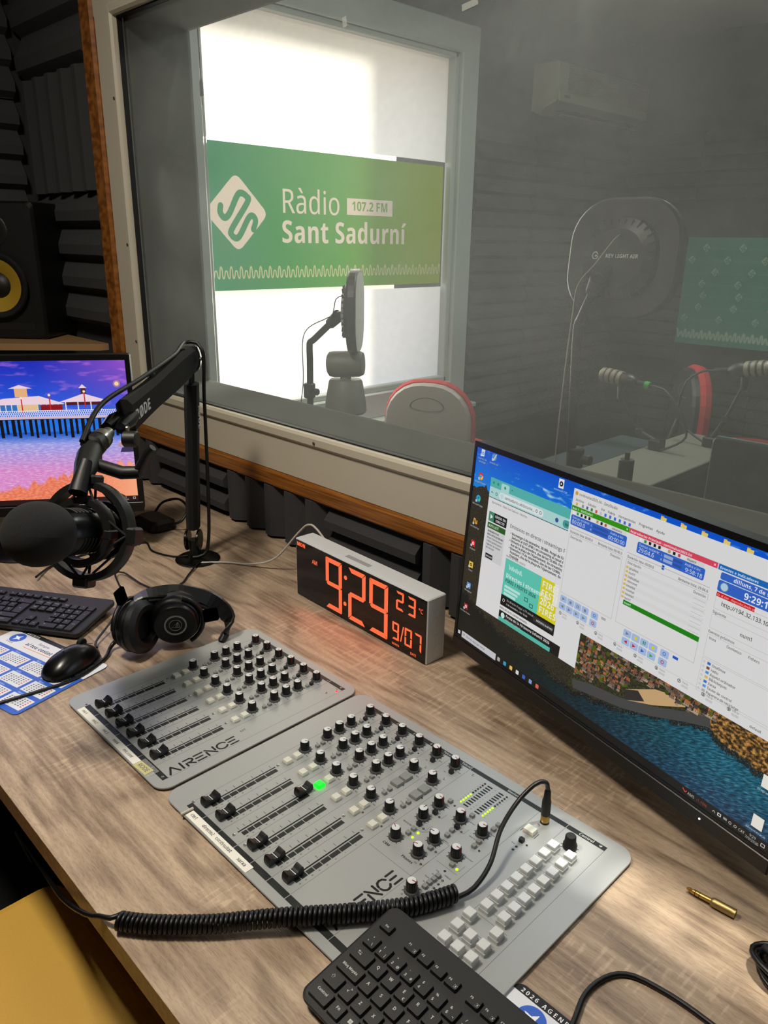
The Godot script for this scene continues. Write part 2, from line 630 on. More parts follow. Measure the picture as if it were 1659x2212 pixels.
func room():
	var white := mat("cream_paint", Color(0.74, 0.71, 0.64), 0.45)
	var wood := mat("varnished_wood", Color.WHITE, 0.28, 0.0, func(m):
		var a := nimg(512, 256, 32, 256, 31, 0.09, 3)
		var o := PackedByteArray()
		o.resize(512 * 256 * 3)
		for i in 512 * 256:
			var q := Color(0.60, 0.38, 0.15).lerp(Color(0.40, 0.22, 0.07), clampf(a[i] / 255.0 * 1.5 - 0.35, 0, 1))
			o[i * 3] = int(q.r * 255); o[i * 3 + 1] = int(q.g * 255); o[i * 3 + 2] = int(q.b * 255)
		m.albedo_texture = tex(Image.create_from_data(512, 256, false, Image.FORMAT_RGB8, o))
		m.uv1_triplanar = true
		m.uv1_world_triplanar = true
		m.uv1_scale = Vector3(1.6, 9.0, 9.0)
		m.clearcoat_enabled = true
		m.clearcoat = 0.4
		m.clearcoat_roughness = 0.25)
	var woodv := mat("varnished_wood_upright", Color.WHITE, 0.28, 0.0, func(m):
		m.albedo_texture = wood.albedo_texture
		m.uv1_triplanar = true
		m.uv1_world_triplanar = true
		m.uv1_scale = Vector3(9.0, 1.6, 9.0)
		m.clearcoat_enabled = true
		m.clearcoat = 0.4)
	var wall := mat("wall_paint", Color(0.58, 0.56, 0.52), 0.85)
	var dark := mat("dark_wall_paint", Color(0.16, 0.16, 0.165), 0.9)
	var ceil := mat("ceiling_paint", Color(0.72, 0.71, 0.69), 0.9)
	var floor_m := mat("floor_vinyl", Color(0.10, 0.10, 0.105), 0.7, 0.0, func(m): tri(m, speckle(Color(0.07, 0.07, 0.075), Color(0.16, 0.16, 0.165), 5, 0.12), 3.0))
	var felt := mat("felt_lining", Color(0.2, 0.2, 0.17), 1.0, 0.0, func(m):
		tri(m, speckle(Color(0.10, 0.105, 0.085), Color(0.30, 0.30, 0.25), 6, 0.22, 512, 4), 4.0)
		m.rim_enabled = true
		m.rim = 0.3)
	# shell: one floor, ceiling and outer walls round both rooms
	struct("floor", MB.new().box(Vector3(-0.6, -0.05, -1.3), Vector3(4.9, 0.1, 7.6)), floor_m)
	struct("ceiling", MB.new().box(Vector3(-0.6, 2.70, -1.3), Vector3(4.9, 0.1, 7.6)), ceil)
	struct("wall_front", MB.new().box(Vector3(-0.6, 1.3, 2.4), Vector3(4.9, 2.8, 0.2)), wall)
	struct("wall_right", MB.new().box(Vector3(1.75, 1.3, -1.3), Vector3(0.2, 2.8, 7.6)), dark)
	struct("wall_far", MB.new().box(Vector3(-0.6, 1.3, -5.02), Vector3(4.9, 2.8, 0.12)), dark)
	struct("wall_left", MB.new().box(Vector3(-2.93, 1.3, 0.6), Vector3(0.2, 2.8, 3.8)), dark)
	# wall between the rooms, with the opening x -2.15..1.3, y 1.035..2.02
	var wb := MB.new()
	wb.box(Vector3(-0.6, 0.5175, -1.2375), Vector3(4.86, 1.035, 0.185))
	wb.box(Vector3(-0.6, 2.335, -1.2375), Vector3(4.86, 0.63, 0.185))
	wb.box(Vector3(-2.49, 1.5275, -1.2375), Vector3(0.68, 0.985, 0.185))
	wb.box(Vector3(1.475, 1.5275, -1.2375), Vector3(0.35, 0.985, 0.185))
	struct("wall_back", wb, dark)
	# felt lining of the cavity
	var fl := MB.new()
	fl.box(Vector3(-0.425, 1.038, -1.2375), Vector3(3.45, 0.006, 0.187))
	fl.box(Vector3(-0.425, 2.017, -1.2375), Vector3(3.45, 0.006, 0.187))
	fl.box(Vector3(-2.147, 1.5275, -1.2375), Vector3(0.006, 0.97, 0.187))
	struct("trim_1", fl, felt)
	# cream window frame on the control room side: flat board and raised inner bead, mitred look by overlap
	var fr := MB.new()
	fr.box(Vector3(-0.48, 0.972, -1.122), Vector3(3.56, 0.098, 0.036), 0.003)
	fr.box(Vector3(-2.2, 1.527, -1.122), Vector3(0.096, 1.20, 0.0365), 0.003)
	fr.box(Vector3(-0.48, 2.078, -1.122), Vector3(3.56, 0.11, 0.036), 0.003)
	struct("window_1", fr, white)
	var bead := MB.new()
	bead.box(Vector3(-0.43, 1.028, -1.113), Vector3(3.48, 0.028, 0.034), 0.006)
	bead.box(Vector3(-2.156, 1.527, -1.113), Vector3(0.028, 1.02, 0.0345), 0.006)
	bead.box(Vector3(-0.43, 2.026, -1.113), Vector3(3.48, 0.028, 0.034), 0.006)
	part(get_node("window_1"), "glazing_bead", bead, white)
	var gask := MB.new()
	gask.box(Vector3(-0.43, 1.0435, -1.121), Vector3(3.44, 0.004, 0.014))
	gask.box(Vector3(-2.141, 1.527, -1.121), Vector3(0.004, 0.97, 0.014))
	gask.box(Vector3(-0.43, 2.0105, -1.121), Vector3(3.44, 0.004, 0.014))
	part(get_node("window_1"), "rubber_gasket", gask, mat("black_rubber", Color(0.02, 0.02, 0.022), 0.6))
	for p in [Vector3(-1.34, 1.027, -1.095), Vector3(-2.156, 1.82, -1.095), Vector3(-2.156, 1.18, -1.095), Vector3(-2.156, 1.45, -1.095)]:
		part(get_node("window_1"), "bead_screw", MB.new().at(Vector3.ZERO, rot(Vector3.RIGHT, 90)).cyl(Vector3.ZERO, 0.004, 0.0018, 10, 0.0006), mat("dull_screw", Color(0.45, 0.43, 0.4), 0.4, 0.8), p)
	# panes: dusty on the control side and on the studio side
	var g1 := mat("dusty_pane", Color.WHITE, 0.08, 0.0, func(m):
		m.transparency = BaseMaterial3D.TRANSPARENCY_ALPHA
		m.albedo_texture = pane_dust(41, 0.10, 0.16)
		m.backlight_enabled = true
		m.backlight = Color(1, 1, 1)
		m.uv1_scale = Vector3(1.25, 0.5, 1))
	var g2 := mat("dusty_pane_studio", Color.WHITE, 0.08, 0.0, func(m):
		m.transparency = BaseMaterial3D.TRANSPARENCY_ALPHA
		m.albedo_texture = pane_dust(51, 0.07, 0.12)
		m.backlight_enabled = true
		m.backlight = Color(1, 1, 1)
		m.uv1_scale = Vector3(1.4, 0.6, 1))
	for q in [["pane", g1, -1.128], ["studio_pane", g2, -1.322]]:
		var pb := MB.new()
		pb.quad(Vector3(-2.144, 1.041, q[2]), Vector3(1.30, 1.041, q[2]), Vector3(1.30, 2.014, q[2]), Vector3(-2.144, 2.014, q[2]), true)
		part(get_node("window_1"), q[0], pb, q[1])
	# varnished wood trim round the frame
	var tr := MB.new()
	tr.box(Vector3(-0.52, 0.903, -1.116), Vector3(3.70, 0.042, 0.042), 0.006)
	struct("trim_2", tr, wood)
	struct("trim_3", MB.new().box(Vector3(-2.286, 1.60, -1.116), Vector3(0.072, 1.44, 0.042), 0.008), woodv)
	# acoustic foam on the control room walls
	var foam_m := mat("charcoal_foam", Color(0.055, 0.055, 0.058), 1.0, 0.0, func(m): tri(m, speckle(Color(0.13, 0.13, 0.135), Color(0.27, 0.27, 0.275), 7, 0.3, 512, 4), 3.5))
	var low := [[-2.78, -2.44, "h", 2], [-2.435, -2.10, "v", 5], [-2.095, -1.73, "h", 2], [-1.725, -1.31, "v", 5], [-1.305, -1.01, "h", 2], [-1.005, -0.70, "v", 4], [-0.695, -0.37, "h", 2], [-0.365, -0.05, "v", 4]]
	for q in low:
		var w: float = q[1] - q[0]
		var o := solo("acoustic_foam_panel", foam(w, 0.135, q[3], q[2], 0.052), foam_m, "low charcoal foam strip under the wood trim, ridges " + ("lying along the desk" if q[2] == "h" else "standing upright"), "foam panel", Vector3((q[0] + q[1]) / 2, YD + 0.0755, -1.1445), Basis(), "foam strips above the desk")
	var up := [[-2.33, 1.935, 2.30, "h", 3, "high"], [-2.33, 1.60, 1.93, "v", 5, "mid"], [-2.33, 1.20, 1.595, "h", 4, "low"]]
	for q in up:
		solo("acoustic_foam_panel", foam(0.47, q[2] - q[1], q[4], q[3]), foam_m, {"high": "charcoal foam tile with lying ridges beside the top of the brown trim", "mid": "charcoal foam tile with upright ridges beside the brown trim", "low": "charcoal foam tile with lying ridges behind the loudspeaker"}[q[5]], "foam panel", Vector3(-2.565, (q[1] + q[2]) / 2, -1.1445))
	var ly := 0.80
	for k in 5:
		var hh := 0.36
		solo("acoustic_foam_panel", foam(0.5, hh - 0.005, 4, "h"), foam_m, "charcoal foam tile with lying ridges on the side wall above the corner shelf" if k >= 1 else "charcoal foam tile with lying ridges on the side wall under the corner shelf", "foam panel", Vector3(-2.829, ly + hh * 0.5, -0.83), rot(Vector3.UP, 90), "side wall foam tiles" if k >= 1 else "")
		ly += hh
	# ceiling lamp
	var lamp := thing("ceiling_light_panel", "small square ceiling light panel above the operator", "lamp", Vector3(-1.05, 2.62, 0.0))
	part(lamp, "housing", MB.new().box(Vector3(0, 0.012, 0), Vector3(0.34, 0.024, 0.34), 0.004), mat("white_metal", Color(0.85, 0.85, 0.85), 0.4))
	part(lamp, "light_diffuser", MB.new().box(Vector3(0, -0.003, 0), Vector3(0.29, 0.006, 0.29)), glow("lamp_glow", Color(1.0, 0.96, 0.88), 5.0, Color(0.8, 0.8, 0.8)))
	area("ceiling_lamp", Vector3(-1.05, 2.605, 0.0), Vector3(0, -1, 0), Vector2(0.28, 0.28), Color(1.0, 0.96, 0.90), 3.4)
	var lb := thing("ceiling_light_panel", "long ceiling light panel close to the studio glass", "lamp", Vector3(0.15, 2.62, -0.62))
	part(lb, "housing", MB.new().box(Vector3(0, 0.012, 0), Vector3(1.24, 0.024, 0.20), 0.004), M["white_metal"])
	part(lb, "light_diffuser", MB.new().box(Vector3(0, -0.003, 0), Vector3(1.20, 0.006, 0.16)), M["lamp_glow"])
	area("ceiling_lamp_by_glass", Vector3(0.15, 2.605, -0.62), Vector3(0, -1, 0), Vector2(1.2, 0.15), Color(0.98, 1.0, 0.97), 0.22)
	# row of narrow spots that draws the bright band on the desk
	var tk := thing("spot_rail", "ceiling rail of small narrow-beam spots above the desk end", "lamp", Vector3(-0.13, 2.62, -0.72))
	part(tk, "rail", MB.new().box(Vector3(0, 0.012, 0), Vector3(0.62, 0.024, 0.03), 0.003), mat("black_metal", Color(0.02, 0.02, 0.02), 0.4))
	for i in 10:
		var x := -0.27 + i * 0.06
		part(tk, "spot_body", MB.new().cyl(Vector3(x, -0.06, 0), 0.014, 0.06, 14, 0.002), M["black_metal"])
		part(tk, "spot_lens_light", MB.new().cyl(Vector3(x, -0.0615, 0), 0.010, 0.002, 12), M["lamp_glow"])
		var sp := SpotLight3D.new()
		sp.name = "spot_beam"
		sp.light_color = Color(1.0, 0.98, 0.92)
		sp.light_energy = 2.4
		sp.light_size = 0.012
		sp.spot_range = 6.0
		sp.spot_attenuation = 2.0
		sp.spot_angle = 2.0
		sp.spot_angle_attenuation = 0.6
		sp.shadow_enabled = true
		add_child(sp, true)
		sp.look_at_from_position(Vector3(-0.13 + x, 2.555, -0.72), Vector3(-0.13 + x, 0.74, -0.72), Vector3.RIGHT)

func wave(im: Image, x0: float, x1: float, yc: float, amp: float, per: float, w: float, c: Color):
	var p := []
	var x := x0
	while x <= x1:
		var th := TAU * (x - x0) / per
		var s := cos(2.0 * th)
		s = signf(s) * pow(absf(s), 0.45)
		p.append(Vector2(x, yc - amp * s * (0.70 + 0.30 * cos(th))))
		x += per / 36.0
	dpath(im, p, w, c)
func diamond(im: Image, cx: float, cy: float, hw: float, hh: float, c: Color, mark: Color, k: float):
	var p := PackedVector2Array()
	var rc := 0.16
	var cor := [Vector2(0, -hh), Vector2(hw, 0), Vector2(0, hh), Vector2(-hw, 0)]
	for i in 4:
		var a: Vector2 = cor[i]
		var pr: Vector2 = cor[(i + 3) % 4]
		var nx: Vector2 = cor[(i + 1) % 4]
		var s := a.lerp(pr, rc)
		var t := a.lerp(nx, rc)
		for j in 6:
			var u := j / 5.0
			p.append(Vector2(cx, cy) + s.lerp(a, u).lerp(a.lerp(t, u), u))
	dpoly(im, p, c)
	# two interlocked S strokes
	var q := []
	for a in [[-0.50, -0.16], [-0.52, 0.0], [-0.40, 0.13], [-0.24, 0.02], [0.02, -0.42], [0.16, -0.50], [0.32, -0.42], [0.34, -0.28], [-0.18, 0.40], [-0.20, 0.56], [-0.06, 0.64], [0.08, 0.54], [0.34, 0.14], [0.48, 0.06], [0.58, 0.18], [0.50, 0.40]]:
		q.append(Vector2(cx + a[0] * hw, cy + a[1] * hh))
	var cv := []
	for i in q.size() - 1:
		for j in 8:
			var t := j / 8.0
			var p0: Vector2 = q[maxi(i - 1, 0)]
			var p1: Vector2 = q[i]
			var p2: Vector2 = q[i + 1]
			var p3: Vector2 = q[mini(i + 2, q.size() - 1)]
			cv.append(p1.cubic_interpolate(p2, p0, p3, t))
	cv.append(q[-1])
	dpath(im, cv, k, mark)

func banner_image() -> Image:
	var W := 1800
	var H := 708
	var im := Image.create_empty(W, H, false, Image.FORMAT_RGBA8)
	var a := Color(0.20, 0.56, 0.42)
	var m := Color(0.36, 0.64, 0.28)
	var b := Color(0.60, 0.66, 0.10)
	for x in W:
		var t := float(x) / W
		im.fill_rect(Rect2i(x, 0, 1, H), a.lerp(m, t * 2.0) if t < 0.5 else m.lerp(b, t * 2.0 - 1.0))
	var ink := Color(0.93, 0.87, 0.81)
	diamond(im, 0.127 * W, 0.461 * H, 0.108 * W, 0.27 * H, ink, a.lerp(m, 0.25), 32.0)
	dtext(im, 0.281 * W, 0.447 * H, "Ràdio", 168, ink)
	drect(im, 0.545 * W, 0.314 * H, 0.205 * W, 0.125 * H, ink)
	dtext(im, 0.6475 * W, 0.408 * H, "107.2 FM", 70, m.lerp(b, 0.3), true, 1)
	dtext(im, 0.281 * W, 0.662 * H, "Sant Sadurní", 158, ink, true)
	wave(im, -10, W + 10, 0.880 * H, 0.047 * H, 0.0345 * W, 7.0, Color(0.80, 0.80, 0.62))
	return im
func backdrop_image() -> Image:
	var W := 1500
	var H := 500
	var im := Image.create_empty(W, H, false, Image.FORMAT_RGBA8)
	im.fill(Color(0.16, 0.50, 0.40))
	var ink := Color(0.55, 0.70, 0.62)
	var k := W / 1.9
	var row := 0
	var y := 0.06
	while y < 0.52:
		var xx: float = [0.122, 0.042, 0.196, 0.125, 0.142][row % 5] - 0.221
		while xx < 1.9:
			diamond(im, xx * k, y * k, 0.024 * k, 0.026 * k, ink, Color(0.16, 0.50, 0.40), 3.0)
			dtext(im, (xx + 0.035) * k, (y + 0.012) * k, "Ràdio Sant Sadurní", 15, Color(0.28, 0.60, 0.50))
			xx += 0.2205
		y += 0.0695
		row += 1
	wave(im, 6, W, 0.575 * k, 0.027 * k, 0.0525 * k, 8.0, Color(0.62, 0.72, 0.64))
	return im

func studio():
	var pvc := mat("white_window_profile", Color(0.70, 0.72, 0.70), 0.4)
	var dark := mat("dark_wall_paint", Color(0.16, 0.16, 0.165), 0.9)
	var foam_m: StandardMaterial3D = M["charcoal_foam"]
	# outer wall with the window opening z -3.22..-1.66, y 0.735..2.345
	var w := MB.new()
	w.box(Vector3(-3.0, 0.3675, -3.1), Vector3(0.4, 0.735, 3.9))
	w.box(Vector3(-3.0, 2.49, -3.1), Vector3(0.4, 0.29, 3.9))
	w.box(Vector3(-3.0, 1.54, -4.135), Vector3(0.4, 1.61, 1.83))
	w.box(Vector3(-3.0, 1.54, -1.405), Vector3(0.4, 1.61, 0.51))
	struct("wall_studio", w, dark)
	# window: outer frame, sash, bead, clear pane with two frosted films
	var fr := MB.new()
	var z0 := -3.34
	var z1 := -1.62
	for q in [[-2.79, z0, -3.215], [-2.79, -1.745, z1]]:
		fr.box(Vector3(-2.775, 1.54, (q[1] + q[2]) / 2), Vector3(0.05, 1.83, q[2] - q[1]), 0.006)
	fr.box(Vector3(-2.775, 2.395, -2.48), Vector3(0.0505, 0.125, z1 - z0), 0.006)
	fr.box(Vector3(-2.775, 0.69, -2.48), Vector3(0.0505, 0.125, z1 - z0), 0.006)
	struct("window_2", fr, pvc)
	var sash := MB.new()
	sash.box(Vector3(-2.80, 1.54, -3.203), Vector3(0.05, 1.6, 0.03), 0.005)
	sash.box(Vector3(-2.80, 1.54, -1.757), Vector3(0.05, 1.6, 0.03), 0.005)
	sash.box(Vector3(-2.80, 2.325, -2.48), Vector3(0.05, 0.03, 1.46), 0.005)
	sash.box(Vector3(-2.80, 0.765, -2.48), Vector3(0.05, 0.03, 1.46), 0.005)
	part(get_node("window_2"), "sash", sash, pvc)
	var gl := MB.new()
	gl.quad(Vector3(-2.84, 0.74, -1.68), Vector3(-2.84, 0.74, -3.24), Vector3(-2.84, 2.345, -3.24), Vector3(-2.84, 2.345, -1.68))
	part(get_node("window_2"), "clear_pane", gl, mat("clear_glass", Color(0.9, 0.95, 0.95, 0.06), 0.03, 0.0, func(m): m.transparency = BaseMaterial3D.TRANSPARENCY_ALPHA))
	var frost := mat("frosted_film", Color(0.90, 0.90, 0.87), 0.9, 0.0, func(m):
		m.backlight_enabled = true
		m.backlight = Color(1, 1, 1))
	for q in [[1.852, 2.335], [0.755, 1.248]]:
		var fb := MB.new()
		fb.quad(Vector3(-2.832, q[0], -1.70), Vector3(-2.832, q[0], -3.215), Vector3(-2.832, q[1], -3.215), Vector3(-2.832, q[1], -1.70))
		part(get_node("window_2"), "frosted_film", fb, frost)
	var sill := MB.new()
	sill.box(Vector3(-2.74, 0.615, -2.48), Vector3(0.12, 0.03, 1.78), 0.006)
	struct("trim_4", sill, pvc)
	# banner inside the pane
	var bt := tex(banner_image())
	var bn := MB.new()
	bn.quad(Vector3(0, 0, 0), Vector3(1.436, 0, 0), Vector3(1.436, 0.564, 0), Vector3(0, 0.564, 0), true)
	var ban := thing("window_banner", "green and yellow radio station banner across the frosted window", "banner", Vector3(-2.822, 1.267, -1.741), rot(Vector3.UP, 90))
	part(ban, "printed_face", bn, mat("banner_print", Color.WHITE, 0.7, 0.0, func(m):
		m.albedo_texture = bt
		m.backlight_enabled = true
		m.backlight = Color(0.62, 0.62, 0.62)), Vector3(0, 0, 0.001))
	# teal backdrop on the far wall
	var bd := MB.new()
	bd.quad(Vector3(0, 0, 0), Vector3(1.9, 0, 0), Vector3(1.9, 0.638, 0), Vector3(0, 0.638, 0), true)
	var bk := thing("wall_backdrop", "teal backdrop with rows of pale diamonds and a wavy line on the far wall", "backdrop", Vector3(-2.287, 0.884, -4.885))
	part(bk, "printed_cloth", bd, mat("backdrop_print", Color.WHITE, 0.85, 0.0, func(m): m.albedo_texture = tex(backdrop_image())), Vector3(0, 0, 0.004))
	part(bk, "backing_board", MB.new().box(Vector3(0.95, 0.319, 0), Vector3(1.9, 0.638, 0.006)), mat("grey_board", Color(0.3, 0.3, 0.3), 0.8))
	# foam tiles in the studio
	for i in 3:
		for j in 4:
			solo("acoustic_foam_panel", foam(0.51, 0.40, 5, "h", 0.045), foam_m, "dark foam tile with lying ridges on the studio wall under the air conditioner", "foam panel", Vector3(-2.80, 0.62 + j * 0.405, -3.63 - i * 0.515), rot(Vector3.UP, 90), "studio window wall foam tiles")
	for i in 6:
		for j in 4:
			if i > 1 and j in [1, 2] or (i == 1 and j in [1, 2]):
				continue
			solo("acoustic_foam_panel", foam(0.50, 0.40, 5, "h", 0.045), foam_m, "dark foam tile with lying ridges on the far wall round the teal backdrop", "foam panel", Vector3(-2.54 + i * 0.505, 0.55 + j * 0.405 + (0.16 if j == 3 else 0.0) - (0.08 if j == 0 else 0.0), -4.959), Basis(), "far wall foam tiles")
	air_conditioner()
	studio_furniture()
	# studio ceiling light, seen only as a gleam at the top of the glass
	var lamp := thing("studio_ceiling_light", "pale square ceiling light in the studio", "lamp", Vector3(-1.25, 2.62, -2.75))
	part(lamp, "housing", MB.new().box(Vector3(0, 0.012, 0), Vector3(0.6, 0.024, 0.6), 0.004), M["white_metal"])
	part(lamp, "light_diffuser", MB.new().box(Vector3(0, -0.003, 0), Vector3(0.54, 0.006, 0.54)), glow("studio_lamp_glow", Color(0.95, 1.0, 0.97), 0.8, Color(0.8, 0.8, 0.8)))
	area("studio_lamp", Vector3(-1.25, 2.60, -2.75), Vector3(0, -1, 0), Vector2(0.5, 0.5), Color(0.95, 1.0, 0.97), 2.2)

func air_conditioner():
	var ac := thing("air_conditioner", "cream split air conditioner high on the dark studio wall", "air conditioner", Vector3(-2.80, 2.135, -4.34), rot(Vector3.UP, 90))
	var cream := mat("aged_plastic", Color(0.62, 0.60, 0.51), 0.5)
	var shade := mat("dark_vent", Color(0.05, 0.05, 0.05), 0.7)
	var b := MB.new()
	# body: side profile pushed along its length (x is the length, z the depth)
	var prof := PackedVector2Array([Vector2(0, 0.02), Vector2(0.05, 0.0), Vector2(0.09, 0.03), Vector2(0.155, 0.055), Vector2(0.17, 0.075), Vector2(0.165, 0.232), Vector2(0.15, 0.245), Vector2(0, 0.245)])
	b.at(Vector3.ZERO, Basis(Vector3(0, 0, 1), Vector3(0, 1, 0), Vector3(-1, 0, 0))).prism(prof, -0.48, 0.48)
	part(ac, "body", b, cream)
	for i in 22:
		part(ac, "grille_slat", MB.new().box(Vector3(0.03, 0.105 + i * 0.0062, 0.1685), Vector3(0.86, 0.0032, 0.006), 0.001), cream)
	part(ac, "front_panel", MB.new().box(Vector3(0.0, 0.078, 0.1685), Vector3(0.95, 0.045, 0.006), 0.002), cream)
	part(ac, "air_outlet", MB.new().box(Vector3(0.02, 0.022, 0.118), Vector3(0.80, 0.003, 0.052)), shade, Vector3.ZERO, Basis())
	part(ac, "louvre", MB.new().box(Vector3(0.02, 0.0, 0.125), Vector3(0.82, 0.003, 0.03), 0.001), cream)
	part(ac, "badge", MB.new().box(Vector3(-0.40, 0.082, 0.1722), Vector3(0.05, 0.014, 0.001)), mat("grey_print", Color(0.25, 0.25, 0.24), 0.6))

func office_chair(called: String, label: String, p: Vector3, turn: float, pale: Color):
	var red := mat("red_fabric", Color(0.62, 0.06, 0.09), 0.9)
	var shell := mat("chair_shell_" + called, pale, 0.45)
	var blk := mat("black_plastic", Color(0.02, 0.02, 0.022), 0.45)
	var t := thing(called, label, "chair", p, rot(Vector3.UP, turn))
	# curved back shell facing -z, red cushion on +z
	var sh := MB.new()
	sh.at(Vector3(0, 0.62, 0)).loft([[0.40, 0.44, 0.17, -0.030], [0.42, 0.46, 0.18, -0.018], [0.42, 0.46, 0.18, 0.0]], 6)
	part(t, "back_shell", sh, shell)
	var slot := MB.new()
	slot.grid(func(u, v):
		var a: float = u * TAU
		var r: float = v
		return Vector3(0.085 * r * cos(a), 0.755 + 0.032 * r * sin(a) - 0.012 * pow(r * cos(a), 2.0), -0.0315 + 0.010 * (1.0 - r * r)), 20, 4)
	part(t, "handle_recess", slot, mat("recess_grey", Color(0.25, 0.25, 0.26), 0.6))
	part(t, "back_cushion", MB.new().at(Vector3(0, 0.62, 0)).loft([[0.43, 0.47, 0.18, 0.0], [0.45, 0.49, 0.19, 0.02], [0.44, 0.48, 0.19, 0.045], [0.36, 0.40, 0.15, 0.06]], 6), red)
	part(t, "seat_cushion", MB.new().at(Vector3(0, 0.43, 0.26), rot(Vector3.RIGHT, -90)).loft([[0.40, 0.38, 0.10, 0.0], [0.46, 0.44, 0.12, 0.02], [0.46, 0.44, 0.12, 0.05], [0.40, 0.38, 0.10, 0.07]], 5), red)
	part(t, "back_bracket", MB.new().tube(curve([Vector3(0, 0.62, -0.03), Vector3(0, 0.45, -0.06), Vector3(0, 0.41, 0.05), Vector3(0, 0.41, 0.2)], 0.04), 0.018, 8), blk)
	part(t, "gas_lift", MB.new().cyl(Vector3(0, 0.08, 0.24), 0.025, 0.34, 12), blk)
	for k in 5:
		var a := TAU * k / 5.0
		part(t, "base_leg", MB.new().tube(PackedVector3Array([Vector3(0, 0.10, 0.24), Vector3(cos(a) * 0.27, 0.06, 0.24 + sin(a) * 0.27)]), [0.022, 0.014], 8), blk)
		part(t, "castor", MB.new().at(Vector3(cos(a) * 0.27, 0.026, 0.24 + sin(a) * 0.27 - 0.012), rot(Vector3.RIGHT, 90)).cyl(Vector3.ZERO, 0.026, 0.024, 12, 0.004), blk)

func pod_mic(called: String, label: String, tip: Vector3, dir: Vector3, foot: Vector3, elbow: Vector3, ring: bool):
	var steel := mat("brushed_grille", Color(0.62, 0.60, 0.54), 0.35, 0.6)
	var blk: StandardMaterial3D = M["black_plastic"]
	var t := thing(called, label, "microphone", tip, yto(dir))
	# the axis runs along local y from the grille (0) to the cable end
	var body := MB.new().lathe([Vector2(0, 0.012), Vector2(0.024, 0.012), Vector2(0.0255, 0.03), Vector2(0.0255, 0.10), Vector2(0.027, 0.104), Vector2(0.026, 0.13), Vector2(0.018, 0.15), Vector2(0.012, 0.155), Vector2(0.012, 0.175), Vector2(0, 0.175)], 20)
	part(t, "body", body, blk)
	part(t, "grille_cap", MB.new().lathe([Vector2(0, -0.004), Vector2(0.016, -0.003), Vector2(0.025, 0.004), Vector2(0.0265, 0.012), Vector2(0.0255, 0.02)], 20), steel)
	for k in 3:
		part(t, "grille_band", MB.new().lathe([Vector2(0.0255, 0.026 + k * 0.024), Vector2(0.0285, 0.028 + k * 0.024), Vector2(0.0285, 0.042 + k * 0.024), Vector2(0.0255, 0.044 + k * 0.024)], 20), steel)
	if ring:
		part(t, "cable_ring", MB.new().lathe([Vector2(0.0125, 0.185), Vector2(0.0145, 0.186), Vector2(0.0145, 0.204), Vector2(0.0125, 0.205)], 16), mat("green_ring", Color(0.10, 0.55, 0.06), 0.5))
	part(t, "connector", MB.new().cyl(Vector3(0, 0.175, 0), 0.0115, 0.032, 14), blk)
	var grey := mat("grey_cable", Color(0.12, 0.12, 0.12), 0.5)
	var inv := t.transform.affine_inverse()
	var tail: Vector3 = t.transform * Vector3(0, 0.2, 0)
	var d := dir.normalized()
	var cb := curve([tail, tail + d * 0.06 + Vector3(0, 0.0, 0), tail + d * 0.12 + Vector3(0, -0.05, 0), foot + (tail - foot) * 0.35 + d * 0.13, foot + Vector3(0.02, 0.0, 0.02)], 0.02)
	var lc := PackedVector3Array()
	for p in cb:
		lc.append(inv * p)
	part(t, "cable", MB.new().tube(lc, 0.0045, 8), grey)
	# yoke and jointed arm
	var mid: Vector3 = t.transform * Vector3(0, 0.09, 0)
	var at := inv * Transform3D(Basis(), foot)
	part(t, "table_clamp", MB.new().box(Vector3(0, 0.0205, 0), Vector3(0.05, 0.04, 0.05), 0.005), blk, at.origin, at.basis)
	part(t, "lower_arm", MB.new().tube(PackedVector3Array([Vector3(0, 0.03, 0), elbow - foot]), 0.009, 8), blk, at.origin, at.basis)
	part(t, "upper_arm", MB.new().tube(PackedVector3Array([elbow - foot, mid - foot + Vector3(0, -0.055, 0)]), 0.007, 8), blk, at.origin, at.basis)
	part(t, "joint_knob", MB.new().at(elbow - foot - Vector3(0, 0, 0.012), rot(Vector3.RIGHT, 90)).cyl(Vector3.ZERO, 0.013, 0.024, 10, 0.002), blk, at.origin, at.basis)
	part(t, "swivel_mount", MB.new().tube(PackedVector3Array([mid - foot + Vector3(0, -0.075, 0), mid - foot + Vector3(0, -0.028, 0)]), [0.012, 0.016], 10), blk, at.origin, at.basis)

